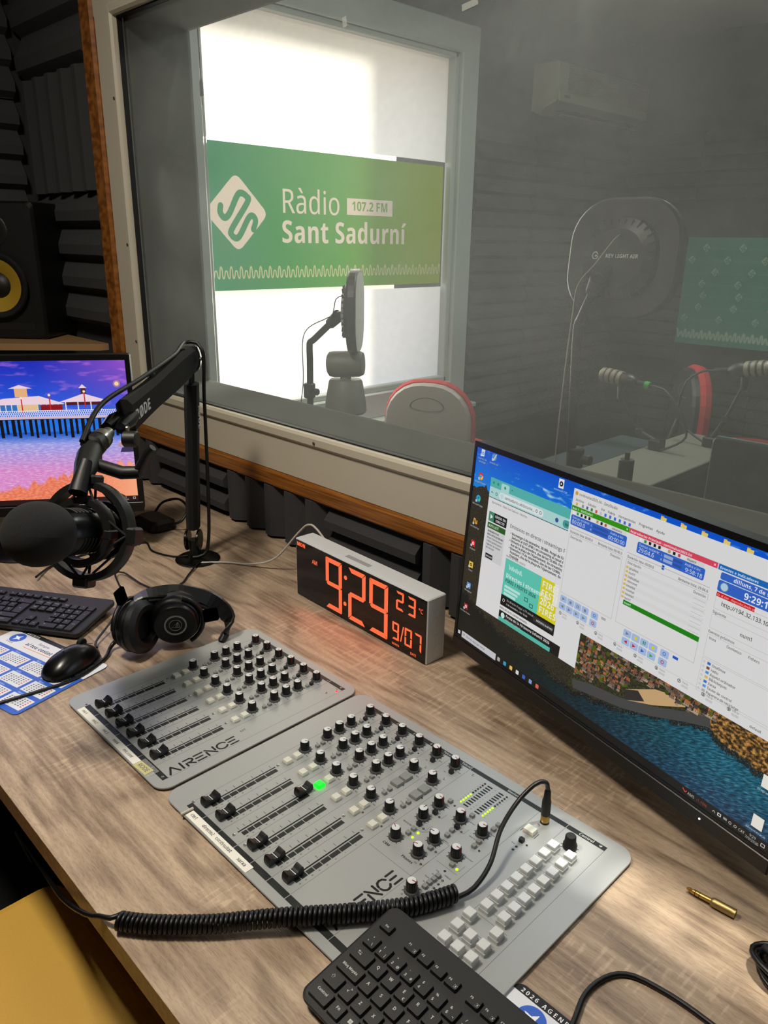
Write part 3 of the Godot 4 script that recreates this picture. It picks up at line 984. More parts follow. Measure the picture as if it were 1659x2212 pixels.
func key_light(called: String, label: String, c: Vector3, b: Basis, joint: Vector3, elbow: Vector3, foot: Vector3, bare: bool):
	# panel in local xy, back towards +z
	var shell := mat("key_light_shell", Color(0.05, 0.052, 0.052), 0.42)
	var blk: StandardMaterial3D = M["black_plastic"]
	var t := thing(called, label, "key light", c, b)
	part(t, "panel", MB.new().loft([[0.244, 0.238, 0.085, -0.016], [0.250, 0.244, 0.09, -0.012], [0.250, 0.244, 0.09, 0.006], [0.240, 0.234, 0.085, 0.012]], 8), shell)
	part(t, "light_diffuser", MB.new().loft([[0.236, 0.230, 0.082, -0.0175], [0.236, 0.230, 0.082, -0.0162]], 8), mat("diffuser_off", Color(0.72, 0.72, 0.70), 0.5))
	part(t, "back_hub", MB.new().loft([[0.168, 0.168, 0.075, 0.012], [0.160, 0.160, 0.072, 0.024], [0.118, 0.118, 0.058, 0.034]], 8), shell)
	for k in 30:
		var a := TAU * k / 30.0
		var d := Vector3(cos(a), sin(a), 0)
		var r := 0.068 / pow(pow(absf(d.x), 5.0) + pow(absf(d.y), 5.0), 0.2)
		part(t, "vent_slit", MB.new().box(Vector3.ZERO, Vector3(0.017, 0.0022, 0.006)), mat("vent_black", Color(0.008, 0.008, 0.008), 0.6), d * r + Vector3(0, 0, 0.0275), rot(Vector3.BACK, rad_to_deg(a)))
	if bare:
		var print_m := mat("pale_print", Color(0.72, 0.74, 0.73), 0.5)
		letters(t, "back_lettering", "KEY LIGHT AIR", 0.0075, print_m, Vector3(0.012, 0.004, 0.0345), Basis(), true)
		var lg := MB.new()
		lg.tube(curve([Vector3(-0.0415, 0.0065, 0.035), Vector3(-0.046, 0.0115, 0.035), Vector3(-0.052, 0.0085, 0.035), Vector3(-0.0535, 0.003, 0.035), Vector3(-0.050, -0.0025, 0.035), Vector3(-0.044, -0.002, 0.035), Vector3(-0.0415, 0.002, 0.035), Vector3(-0.0465, 0.0045, 0.035), Vector3(-0.0465, 0.001, 0.035)], 0.001), 0.0011, 6)
		part(t, "maker_mark", lg, print_m)
	var inv := t.transform.affine_inverse()
	var pt := inv * Transform3D(Basis(), foot)
	part(t, "clamp", MB.new().box(Vector3(0, 0.03, 0), Vector3(0.06, 0.06, 0.06), 0.006), blk, pt.origin, pt.basis)
	part(t, "pole", MB.new().tube(curve([Vector3(0, 0.05, 0), (elbow - foot) * 0.5, (elbow - foot) + Vector3(0, -0.05, 0), (elbow - foot), (elbow - foot).lerp(joint - foot, 0.15), joint - foot], 0.02), 0.011, 10), mat("pole_black", Color(0.018, 0.018, 0.02), 0.3, 0.3), pt.origin, pt.basis)
	part(t, "tilt_joint", MB.new().tube(PackedVector3Array([(elbow - foot).lerp(joint - foot, 0.72), joint - foot]), [0.017, 0.02], 10), blk, pt.origin, pt.basis)
	part(t, "ball_mount", MB.new().tube(PackedVector3Array([joint - foot, (joint - foot).lerp(c - foot, 0.5) ]), [0.013, 0.009], 8), blk, pt.origin, pt.basis)
	part(t, "collar", MB.new().cyl(Vector3(0, 0.23, 0), 0.02, 0.05, 12, 0.004), blk, pt.origin, pt.basis)
	part(t, "collar_knob", MB.new().at(Vector3(0.02, 0.255, 0), rot(Vector3.BACK, -90)).cyl(Vector3.ZERO, 0.012, 0.022, 10, 0.002), blk, pt.origin, pt.basis)
	# power cable from the back of the panel down the pole
	var top: Vector3 = t.transform * Vector3(0.004, 0.045, 0.036)
	var cord := [Vector3.ZERO, b * Vector3(-0.002, -0.01, 0.02), b * Vector3(-0.03, -0.06, 0.035), joint - top + Vector3(-0.035, -0.01, 0.02), elbow - top + Vector3(-0.006, 0.03, 0.018), elbow - top + Vector3(-0.012, -0.12, 0.02), (elbow.lerp(foot, 0.6)) - top + Vector3(-0.03, 0, 0.02), foot - top + Vector3(-0.02, 0.02, 0.02)]
	var ct := inv * Transform3D(Basis(), top)
	part(t, "power_cable", MB.new().tube(curve(cord, 0.012), 0.0017, 6), mat("pale_cable" if bare else "dark_cable", Color(0.5, 0.48, 0.42) if bare else Color(0.05, 0.05, 0.05), 0.4), ct.origin, ct.basis)

func studio_furniture():
	var blk := mat("black_plastic", Color(0.02, 0.02, 0.022), 0.45)
	var grey_top := mat("grey_laminate", Color(0.42, 0.42, 0.38), 0.5)
	var blue_top := mat("blue_grey_laminate", Color(0.17, 0.22, 0.24), 0.5)
	var panel := mat("table_panel_grey", Color(0.13, 0.13, 0.125), 0.6)
	var t := thing("studio_table", "light grey studio table standing end-on to the glass", "table", Vector3(-1.21, 0, -2.45))
	part(t, "table_top", MB.new().box(Vector3(0, 0.725, 0), Vector3(0.26, 0.03, 1.28), 0.003), grey_top)
	part(t, "side_panel", MB.new().box(Vector3(0.11, 0.37, 0), Vector3(0.02, 0.68, 1.2)), panel)
	part(t, "side_panel", MB.new().box(Vector3(-0.11, 0.37, 0), Vector3(0.02, 0.68, 1.2)), panel)
	t = thing("studio_side_table", "dark blue-grey table along the far side of the light grey table", "table", Vector3(-1.43, 0, -2.33))
	part(t, "table_top", MB.new().box(Vector3(0, 0.72, 0), Vector3(0.165, 0.03, 1.06), 0.003), blue_top)
	for z in [-0.5, 0.5]:
		part(t, "leg", MB.new().box(Vector3(0, 0.352, z), Vector3(0.12, 0.705, 0.03)), panel)
	t = thing("studio_counter", "narrow dark counter hidden behind the window sill", "counter", Vector3(-1.5, 0, -1.55))
	part(t, "counter_top", MB.new().box(Vector3(0, 0.725, 0), Vector3(2.5, 0.03, 0.40), 0.003), panel)
	for x in [-1.2, 0.0, 1.2]:
		part(t, "leg", MB.new().box(Vector3(x, 0.355, 0), Vector3(0.04, 0.71, 0.3)), panel)
	office_chair("studio_chair", "red chair with pale grey back shell and handle slot below the banner window", Vector3(-2.40, 0.0, -2.66), 206.0, Color(0.55, 0.52, 0.49))
	office_chair("studio_armchair", "red chair with dark back standing beyond the grey table", Vector3(-1.50, 0.10, -3.42), 128.0, Color(0.10, 0.10, 0.105))
	pod_mic("studio_microphone", "black mic with silver grille bands and green cable ring on an arm", Vector3(-1.54, 0.998, -2.70), Vector3(0.98, -0.10, 0.0), Vector3(-1.29, YD, -2.72), Vector3(-1.36, 0.80, -2.71), true)
	pod_mic("broadcast_microphone", "silver banded mic hanging before the teal backdrop", Vector3(-0.98, 1.07, -2.88), Vector3(-0.97, -0.18, -0.05), Vector3(-1.17, YD, -2.92), Vector3(-1.12, 0.86, -2.9), false)
	key_light("key_light_panel", "dark rounded key light on a pole, seen from behind with printed lettering", Vector3(-0.868, 1.440, -1.56), rot(Vector3.UP, 3) * rot(Vector3.RIGHT, -4), Vector3(-0.885, 1.40, -1.50), Vector3(-0.945, 1.30, -1.535), Vector3(-0.930, YD, -1.55), true)
	key_light("key_light_panel", "key light on a bent pole turned edge-on before the bright window", Vector3(-1.778, 1.267, -1.62), rot(Vector3.UP, -49), Vector3(-1.850, 1.25, -1.62), Vector3(-1.995, 1.15, -1.62), Vector3(-2.000, YD, -1.62), false)
	# pale swivel camera on a stem
	var cam := thing("swivel_camera", "pale grey swivel camera on a tapered base before the bright window", "camera", Vector3(-1.796, YD, -1.60))
	var pg := mat("pale_grey_plastic", Color(0.42, 0.42, 0.38), 0.5)
	part(cam, "stem", MB.new().cyl(Vector3.ZERO, 0.018, 0.24, 14), pg)
	part(cam, "stand_plate", MB.new().cyl(Vector3.ZERO, 0.07, 0.012, 20, 0.003), pg)
	part(cam, "tapered_base", MB.new().lathe([Vector2(0, 0.215), Vector2(0.060, 0.216), Vector2(0.066, 0.222), Vector2(0.064, 0.25), Vector2(0.053, 0.315), Vector2(0.048, 0.322), Vector2(0, 0.324)], 28), pg)
	part(cam, "neck", MB.new().cyl(Vector3(0, 0.32, 0), 0.017, 0.03, 14), pg)
	var hd := MB.new().at(Vector3(-0.044, 0.366, 0.034), yto(Vector3(0.8, 0.05, -0.6))).lathe([Vector2(0, 0), Vector2(0.030, 0.0), Vector2(0.038, 0.006), Vector2(0.040, 0.02), Vector2(0.040, 0.10), Vector2(0.034, 0.112), Vector2(0, 0.113)], 24)
	part(cam, "head", hd, pg)
	part(cam, "lens_ring", MB.new().at(Vector3(-0.044, 0.366, 0.034), yto(Vector3(0.8, 0.05, -0.6))).lathe([Vector2(0, -0.001), Vector2(0.024, -0.0015), Vector2(0.026, 0.001)], 20), mat("tan_lens", Color(0.62, 0.50, 0.36), 0.5))
	# mic socket tube and dark screen behind the glass
	t = thing("mic_socket_tube", "dark upright tube with a small stud on top beside the screen", "tube", Vector3(-0.804, YD, -1.56))
	part(t, "tube", MB.new().cyl(Vector3(0, 0, 0), 0.017, 0.275, 18, 0.002), mat("tube_grey", Color(0.03, 0.03, 0.032), 0.5))
	part(t, "stud", MB.new().cyl(Vector3(0, 0.275, 0), 0.006, 0.016, 10), blk)
	var lp := thing("studio_screen", "dark green-black back of a thin screen behind the glass", "screen", Vector3(-0.43, YD, -1.60), rot(Vector3.UP, 2))
	part(lp, "screen_back", MB.new().at(Vector3(0, 0.218, 0)).loft([[0.40, 0.268, 0.010, -0.006], [0.406, 0.274, 0.012, -0.003], [0.406, 0.274, 0.012, 0.003], [0.40, 0.268, 0.010, 0.006]], 4), mat("screen_back_green", Color(0.018, 0.045, 0.040), 0.4))
	part(lp, "top_edge", MB.new().box(Vector3(0, 0.3555, 0.0), Vector3(0.39, 0.0025, 0.006)), mat("teal_edge", Color(0.20, 0.42, 0.40), 0.4))
	part(lp, "foot", MB.new().box(Vector3(0, 0.042, -0.03), Vector3(0.14, 0.084, 0.07), 0.01), blk)
	# loose jack lead hanging before the bright pane
	var jl := thing("hanging_jack_lead", "thin dark lead with a jack plug hanging before the bright window", "cable", Vector3(-2.286, 1.858, -1.45))
	part(jl, "lead", MB.new().tube(curve([Vector3(-0.006, 0.83, 0), Vector3(-0.006, 0.4, 0), Vector3(-0.003, 0.2, 0), Vector3(-0.001, 0.066, 0)], 0.03), 0.0022, 7), M["grey_cable"])
	part(jl, "plug_sleeve", MB.new().lathe([Vector2(0.002, 0.022), Vector2(0.0055, 0.024), Vector2(0.0055, 0.060), Vector2(0.003, 0.070)], 12), blk)
	part(jl, "plug_tip", MB.new().lathe([Vector2(0.0, -0.002), Vector2(0.0018, 0.0), Vector2(0.0022, 0.022)], 10), mat("steel", Color(0.6, 0.6, 0.6), 0.3, 1.0))

func desk_things():
	var wt := wood_image()
	var dm := mat("oak_desk", Color.WHITE, 0.42, 0.0, func(m):
		m.albedo_texture = wt[0]
		m.heightmap_enabled = true
		m.heightmap_texture = wt[1]
		m.heightmap_scale = 0.05)
	var d := thing("desk", "long oak-look desk under the studio window", "desk", Vector3(0, 0, 0))
	var b := MB.new()
	var x0 := -2.79
	var x1 := 1.60
	var z0 := -1.14
	var z1 := -0.246
	b.box(Vector3((x0 + x1) / 2, YD - 0.0165, (z0 + z1) / 2), Vector3(x1 - x0, 0.031, z1 - z0), 0.0)
	part(d, "edge_board", b, mat("oak_edge", Color(0.50, 0.38, 0.24), 0.5, 0.0, func(m): tri(m, speckle(Color(0.58, 0.45, 0.30), Color(0.42, 0.31, 0.19), 21, 0.06), 5.0)))
	b = MB.new()
	var c := [Vector3(x0, YD, z1), Vector3(x1, YD, z1), Vector3(x1, YD, z0), Vector3(x0, YD, z0)]
	for q in [[0, 1, 2], [0, 2, 3]]:
		var u := []
		for p in c:
			u.append(Vector2(p.x / 1.28, (p.z + 1.14) / 0.9))
		b.tri(c[q[0]], c[q[1]], c[q[2]], Vector3.UP, Vector3.UP, Vector3.UP, u[q[0]], u[q[1]], u[q[2]])
	part(d, "desk_top", b, dm)
	for lx in [-2.74, 0.2, 1.55]:
		part(d, "side_panel", MB.new().box(Vector3(lx, 0.354, -0.72), Vector3(0.03, 0.706, 0.8)), M["oak_edge"])
	part(d, "back_panel", MB.new().box(Vector3(-0.6, 0.45, -1.05), Vector3(4.2, 0.51, 0.018)), mat("dark_panel", Color(0.03, 0.03, 0.03), 0.7))
	consoles()
	wall_clock()
	screens()
	boom_and_mic()
	headphones()
	keyboards()
	small_things()

# ---------------------------------------------------------------- mixing consoles
const PK := 3.8          # pixels per millimetre of the panel print
func pl(im: Image, H: float, u0: float, v0: float, u1: float, v1: float, c: Color, w := 0.35):
	if u0 == u1 or v0 == v1:
		drect(im, minf(u0, u1) * PK - w * PK / 2, (H - maxf(v0, v1)) * PK - w * PK / 2, (absf(u1 - u0) + w) * PK, (absf(v1 - v0) + w) * PK, c)
	else:
		dline(im, Vector2(u0, H - v0) * PK, Vector2(u1, H - v1) * PK, w * PK, c)
func pr(im: Image, H: float, u0: float, v0: float, u1: float, v1: float, c: Color):
	drect(im, u0 * PK, (H - v1) * PK, (u1 - u0) * PK, (v1 - v0) * PK, c)
func logo_strokes(im: Image, H: float, ub: float, v0: float, v1: float, hgt: float, c: Color):
	# letters run towards larger v, their tops towards smaller u; each stroke in a unit cell (x along, y up)
	var S := {"A": [[[0.0, 0.0], [0.5, 1.0], [1.0, 0.0]]], "I": [[[0.5, 0], [0.5, 1]]], "R": [[[0.08, 0], [0.08, 0.45]], [[0.0, 0.97], [0.72, 0.97], [0.95, 0.80], [0.95, 0.62], [0.72, 0.45], [0.30, 0.45], [0.95, 0.0]]],
		"E": [[[0, 0.97], [1, 0.97]], [[0, 0.5], [0.8, 0.5]], [[0, 0.03], [1, 0.03]]], "N": [[[0.06, 0], [0.06, 0.62]], [[0.06, 1.0], [0.94, 0.0]], [[0.94, 0.38], [0.94, 1.0]]],
		"C": [[[1.0, 0.75], [0.8, 0.94], [0.5, 1.0], [0.2, 0.92], [0.03, 0.72], [0.0, 0.58]], [[0.0, 0.40], [0.08, 0.2], [0.3, 0.04], [0.5, 0.0], [0.8, 0.06], [1.0, 0.25]]]}
	var wd := [1.0, 0.25, 0.85, 0.85, 0.95, 0.95, 0.85]
	var tot := 0.0
	for q in wd:
		tot += q + 0.26
	var k := (v1 - v0) / (tot - 0.26)
	var v := v0
	var i := 0
	for ch in "AIRENCE":
		for st in S[ch]:
			var p := []
			for q in st:
				p.append(Vector2(ub - q[1] * hgt, H - (v + q[0] * wd[i] * k)) * PK)
			dpath(im, p, 3.0 * PK, c)
		v += (wd[i] + 0.26) * k
		i += 1

func console_print(width: float, main: bool) -> Image:
	var H := 375.0
	var im := Image.create_empty(int(width * PK), int(H * PK), false, Image.FORMAT_RGBA8)
	im.fill(Color(0.66, 0.67, 0.665))
	var ink := Color(0.07, 0.07, 0.075)
	var seg := Color(0.16, 0.17, 0.165)
	var pale := Color(0.78, 0.79, 0.78)
	var dv := 0.0 if main else 2.5
	for i in 7:
		pl(im, H, 41 + 36 * i, 22, 41 + 36 * i, 350, ink)
	for i in 6:
		var U := 41.0 + 36 * i
		pr(im, H, U + 0.5, 12 + dv, U + 35.5, 21 + dv, seg)
		var x := U + 17.5
		pl(im, H, x, 35, x, 147, Color(0.01, 0.01, 0.01), 2.0)
		var v := 36.0
		var lens := [9.0, 10.0, 11.0, 12.5, 14.0, 16.0, 18.0, 20.0]
		for k in 8:
			pr(im, H, x + 3.2, v + 0.5, x + 10.4, v + lens[k] - 0.6, seg)
			pl(im, H, x - 8.0, v + 2, x - 3.2, v + 2, ink, 0.5)
			dtext90(im, (x + 14) * PK, (H - v - 3) * PK, ["60", "50", "40", "30", "20", "10", "5", "0"][k], 9, ink)
			v += lens[k]
		pl(im, H, x - 8.0, v - 4, x - 3.2, v - 4, ink, 0.5)
		var kn := [204.5, 249.0, 273.5, 298.0, 339.5] if not main or i < 4 else [204.5, 290.0, 339.5]
		var nm := ["Aux", "Low", "Mid", "High", "Gain"] if not main or i < 4 else ["Aux", "Gain", "Send"]
		for k in kn.size():
			ring(im, H, U + 16, kn[k] + dv, ink)
			dtext(im, (U + 27) * PK, (H - kn[k] - dv + 8) * PK, nm[k], 10, ink)
		dtext(im, (U + 15) * PK, (H - 176 - dv) * PK, "On", 10, ink)
		dtext(im, (U + 14) * PK, (H - 194 - dv) * PK, "Cue", 10, ink)
		dtext(im, (U + 13) * PK, (H - 228 - dv) * PK, "Prog", 9, ink)
		dtext(im, (U + 14) * PK, (H - 238 - dv) * PK, "Sub", 9, ink)
		dtext(im, (U + 12) * PK, (H - 319 - dv) * PK, "Mic", 9, ink)
		dtext(im, (U + 12) * PK, (H - 329 - dv) * PK, "Line", 9, ink)
		dcirc(im, (U + 23) * PK, (H - 308 - dv) * PK, 1.3 * PK, ink)
	var font_px := 22
	if not main:
		pr(im, H, 257, 12 + dv, 293, 21 + dv, seg)
		pr(im, H, 41, 352, 256.5, 360, seg)
		pr(im, H, 257.5, 352, 293.5, 360, seg)
		pl(im, H, 293.5, 22, 293.5, 352, ink)
		for i in 6:
			dtext(im, (41 + 36 * i + 30) * PK, (H - 353.5) * PK, str(i + 1), 20, pale)
		logo_strokes(im, H, 290.0, 29.0, 145.0, 15.0, Color(0.10, 0.105, 0.10))
		dtext90(im, 272 * PK, (H - 165) * PK, "EXT", 24, Color(0.10, 0.105, 0.10))
		dtext(im, 281 * PK, (H - 348) * PK, "Power", 9, ink)
		return im
	# main console
	pr(im, H, 257.5, 12, 334.5, 21, seg)
	pr(im, H, 335.5, 12, 377, 21, seg)
	pr(im, H, 378, 12, 418.5, 21, seg)
	pr(im, H, 419.5, 12, 476, 21, seg)
	pr(im, H, 41, 350, 256.5, 358, seg)
	pr(im, H, 257.5, 350, 418.5, 358, seg)
	pr(im, H, 419.5, 350, 476, 358, seg)
	for i in 4:
		dtext(im, (41 + 36 * i + 27) * PK, (H - 351.8) * PK, str(i + 1), 21, pale, true)
	dtext(im, (41 + 36 * 4 + 18) * PK, (H - 352) * PK, "Telco1", 21, pale, true)
	dtext(im, (41 + 36 * 5 + 18) * PK, (H - 352) * PK, "Telco2", 21, pale, true)
	dtext(im, 322 * PK, (H - 352) * PK, "Master", 21, pale, true)
	dtext(im, 437 * PK, (H - 352) * PK, "Control", 23, pale, true)
	for q in [[335, 22, 335, 214.5], [378, 22, 378, 350], [419, 22, 419, 350], [476, 22, 476, 350], [262, 143.5, 335, 143.5], [340, 184.5, 373, 184.5], [262, 206.5, 294, 206.5], [294, 206.5, 301, 214.5], [301, 214.5, 345, 214.5]]:
		pl(im, H, q[0], q[1], q[2], q[3], ink)
	for q in MKNOB:
		ring(im, H, q[0], q[1], ink)
	ring(im, H, 441.7, 323.5, ink)
	for q in [["CRM", 271, 157.5], ["Phones", 304, 157.5]]:
		dtext(im, q[1] * PK, (H - q[2]) * PK, q[0], 20, ink, true)
	for q in [["TB", 355, 128], ["TB", 345, 115], ["Talkback", 362, 173], ["Announcer", 360, 214], ["Balance", 322, 216], ["Aux", 284, 268], ["Send", 284, 264], ["Aux Return", 321, 266], ["Sub", 284, 222], ["Studio", 358, 268], ["Cue", 275, 246], ["Cue", 275, 215], ["Cue", 313, 246], ["Mute by Mic", 263, 204], ["Mute by Mic", 341, 246], ["Split", 313, 199], ["Follow Phones", 343, 198], ["Cue", 322, 162], ["Sub", 350, 172], ["Aux", 350, 164], ["Studio", 346, 156], ["Air", 350, 148], ["NonStop", 383, 319], ["On", 386, 292], ["Start", 385, 277]]:
		dtext(im, q[1] * PK, (H - q[2]) * PK, q[0], 10, ink)
	# meter bars and lead lines
	for k in 11:
		var vv := 287.5 + k * 5.28
		for s in [[301.3, 292.0, -1], [320.7, 330.0, 1]]:
			pr(im, H, s[0] - 4.2, vv - 1.3, s[0] + 4.2, vv + 1.3, Color(0.03, 0.03, 0.03))
			pl(im, H, s[1] + s[2] * 2, vv, s[1] + s[2] * 5.5, vv, ink, 0.25)
		dtext(im, 309.5 * PK, (H - vv + 1) * PK, str(absi(-20 + k * 3)), 8, ink)
	for q in [[283, 245, 292, 243.7], [283, 214, 292, 212.6], [321, 245.5, 330, 243.9], [358.5, 143, 367, 142], [358.5, 151, 367, 150], [358.5, 158.7, 367, 158], [358.5, 166.4, 367, 166]]:
		pl(im, H, q[0], q[1], q[2], q[3], ink, 0.3)
	for q in [[330.6, 165.8], [292, 243.7], [292, 212.6], [330, 243.9], [366.9, 191.6], [330, 194]]:
		pl(im, H, q[0], q[1], q[0] + 4, q[1], ink, 0.3)
		pl(im, H, q[0] + 4, q[1], q[0] + 4, q[1] + 11, ink, 0.3)
	# control key grid
	for k in 8:
		pl(im, H, 437, 303.5 - 18.9 * k, 446, 303.5 - 18.9 * k, ink, 0.3)
	for q in [159.0, 136.0, 113.0]:
		pl(im, H, 417.5, q, 467, q, ink, 0.3)
	for q in [[358.5, 179.1, 1.6], [394.5, 275.5, 1.8], [394.5, 268.3, 1.8], [314, 0.0, 0.0], [282.5, 282.0, 1.3], [321, 282, 1.3]]:
		if q[2] > 0:
			dcirc(im, q[0] * PK, (H - q[1]) * PK, q[2] * PK, ink)
	logo_strokes(im, H, 331.0, 28.0, 133.0, 17.0, Color(0.10, 0.105, 0.10))
	pl(im, H, 381, 303, 381, 314, ink, 0.7)
	pl(im, H, 402, 303, 402, 314, ink, 0.7)
	return im
func ring(im: Image, H: float, u: float, v: float, c: Color):
	for k in 9:
		var a := deg_to_rad(-130.0 + k * 32.5)
		var d := Vector2(sin(a), -cos(a))
		var p := Vector2(u, H - v)
		dline(im, (p + d * 9.4) * PK, (p + d * 11.0) * PK, 1.1 * PK, c)
const MKNOB := [[277.0, 228.0], [276.5, 260.0], [314.5, 260.2], [277.0, 175.8], [316.3, 206.3], [316.8, 175.4], [350.7, 260.7], [352.2, 206.8], [351.0, 128.0]]

var knob_mesh := {}
func put_knob(con: Node3D, u: float, v: float, turn: float, mark: StandardMaterial3D):
	var UPB := rot(Vector3.RIGHT, 90)     # lathe axis y to panel normal z
	if not knob_mesh.has("body"):
		var b := MB.new().lathe([Vector2(0, 0.0024), Vector2(0.0068, 0.0024), Vector2(0.0066, 0.006), Vector2(0.0059, 0.0150), Vector2(0.0054, 0.0160)], 22)
		for k in 14:      # grip ribs
			var a := TAU * k / 14.0
			b.at(Vector3(cos(a) * 0.0063, 0.0085, sin(a) * 0.0063), rot(Vector3.UP, -rad_to_deg(a))).box(Vector3.ZERO, Vector3(0.0010, 0.0105, 0.0011))
		b.x = Transform3D()
		knob_mesh.merge({"body": b.mesh(), "cap": MB.new().lathe([Vector2(0.0054, 0.0160), Vector2(0.0048, 0.0164), Vector2(0, 0.0164)], 22).mesh(),
			"collar": MB.new().lathe([Vector2(0.0094, 0.0), Vector2(0.0094, 0.0012), Vector2(0.0084, 0.0024), Vector2(0.0, 0.0024)], 24).mesh(),
			"pointer": MB.new().box(Vector3(0, 0.0165, -0.0030), Vector3(0.0009, 0.0005, 0.0050)).box(Vector3(0, 0.0115, -0.0062), Vector3(0.0009, 0.0095, 0.0006)).mesh()})
	var k := Node3D.new()
	k.name = "knob"
	k.transform = Transform3D(UPB * rot(Vector3.UP, turn), Vector3(u, v, 6.0) / 1000.0)
	con.add_child(k, true)
	part(k, "knob_body", knob_mesh.body, mat("knob_black", Color(0.022, 0.022, 0.024), 0.5))
	part(k, "knob_cap", knob_mesh.cap, mat("knob_cap_grey", Color(0.80, 0.81, 0.81), 0.5))
	part(k, "collar", knob_mesh.collar, mat("knob_collar_grey", Color(0.27, 0.28, 0.28), 0.5))
	part(k, "pointer", knob_mesh.pointer, mark)
func put_button(con: Node3D, called: String, u: float, v: float, w: float, h: float, hgt: float, m: Material, taper := 0.8):
	var key := "btn%s/%s/%s/%s" % [w, h, hgt, taper]
	if not knob_mesh.has(key):
		knob_mesh[key] = MB.new().loft([[w, h, 0.8, 0.0], [w, h, 0.8, hgt * 0.5], [w * taper, h * taper, 0.8, hgt]].map(func(q): return [q[0] / 1000.0, q[1] / 1000.0, q[2] / 1000.0, q[3] / 1000.0]), 2).mesh()
	part(con, called, knob_mesh[key], m, Vector3(u, v, 6.0) / 1000.0)
func put_led(con: Node3D, u: float, v: float, m: Material, r := 1.5):
	var key := "led%s" % r
	if not knob_mesh.has(key):
		knob_mesh[key] = MB.new().lathe([Vector2(r, 0) / 1000.0, Vector2(r * 0.9, r * 0.5) / 1000.0, Vector2(r * 0.5, r * 0.8) / 1000.0, Vector2(0, r * 0.9) / 1000.0], 12).mesh()
	part(con, "indicator_led", knob_mesh[key], m, Vector3(u, v, 6.0) / 1000.0, rot(Vector3.RIGHT, 90))
func put_screw(con: Node3D, u: float, v: float):
	if not knob_mesh.has("screw"):
		knob_mesh["screw"] = MB.new().lathe([Vector2(0.0024, 0), Vector2(0.0022, 0.0007), Vector2(0.0010, 0.0009), Vector2(0.0009, 0.0003), Vector2(0, 0.0003)], 12).mesh()
	part(con, "panel_screw", knob_mesh["screw"], mat("bright_screw", Color(0.75, 0.75, 0.74), 0.25, 0.9), Vector3(u, v, 6.0) / 1000.0, rot(Vector3.RIGHT, 90))
func put_fader(con: Node3D, u: float, v: float):
	if not knob_mesh.has("fader"):
		# side profile (along v) of the saddle-shaped cap pushed across u
		var pf := PackedVector2Array([Vector2(-12.5, 1.5), Vector2(12.5, 1.5), Vector2(12.8, 6.0), Vector2(11.8, 11.0), Vector2(10.0, 12.5), Vector2(7.5, 11.2), Vector2(5.5, 9.3), Vector2(3.2, 8.0), Vector2(0.0, 7.6), Vector2(-3.2, 8.0), Vector2(-5.5, 9.3), Vector2(-7.5, 11.2), Vector2(-10.0, 12.5), Vector2(-11.8, 11.0), Vector2(-12.8, 6.0)])
		for i in pf.size():
			pf[i] = pf[i] / 1000.0
		var b := MB.new()
		# prism makes xy pushed along z: map x -> v, y -> height, z -> u
		b.at(Vector3.ZERO, Basis(Vector3(0, 1, 0), Vector3(0, 0, 1), Vector3(1, 0, 0))).prism(pf, -0.0055, 0.0055)
		b.x = Transform3D()
		b.box(Vector3(0, 0, 0.001), Vector3(0.003, 0.009, 0.002))
		knob_mesh["fader"] = b.mesh()
		knob_mesh["fmark"] = MB.new().box(Vector3(0, 0, 0.0078), Vector3(0.0112, 0.0009, 0.0006)).mesh()
	var f := part(con, "fader_cap", knob_mesh["fader"], mat("fader_black", Color(0.018, 0.018, 0.02), 0.42), Vector3(u, v, 6.0) / 1000.0)
	part(f, "centre_line", knob_mesh["fmark"], mat("white_print", Color(0.85, 0.85, 0.85), 0.5))

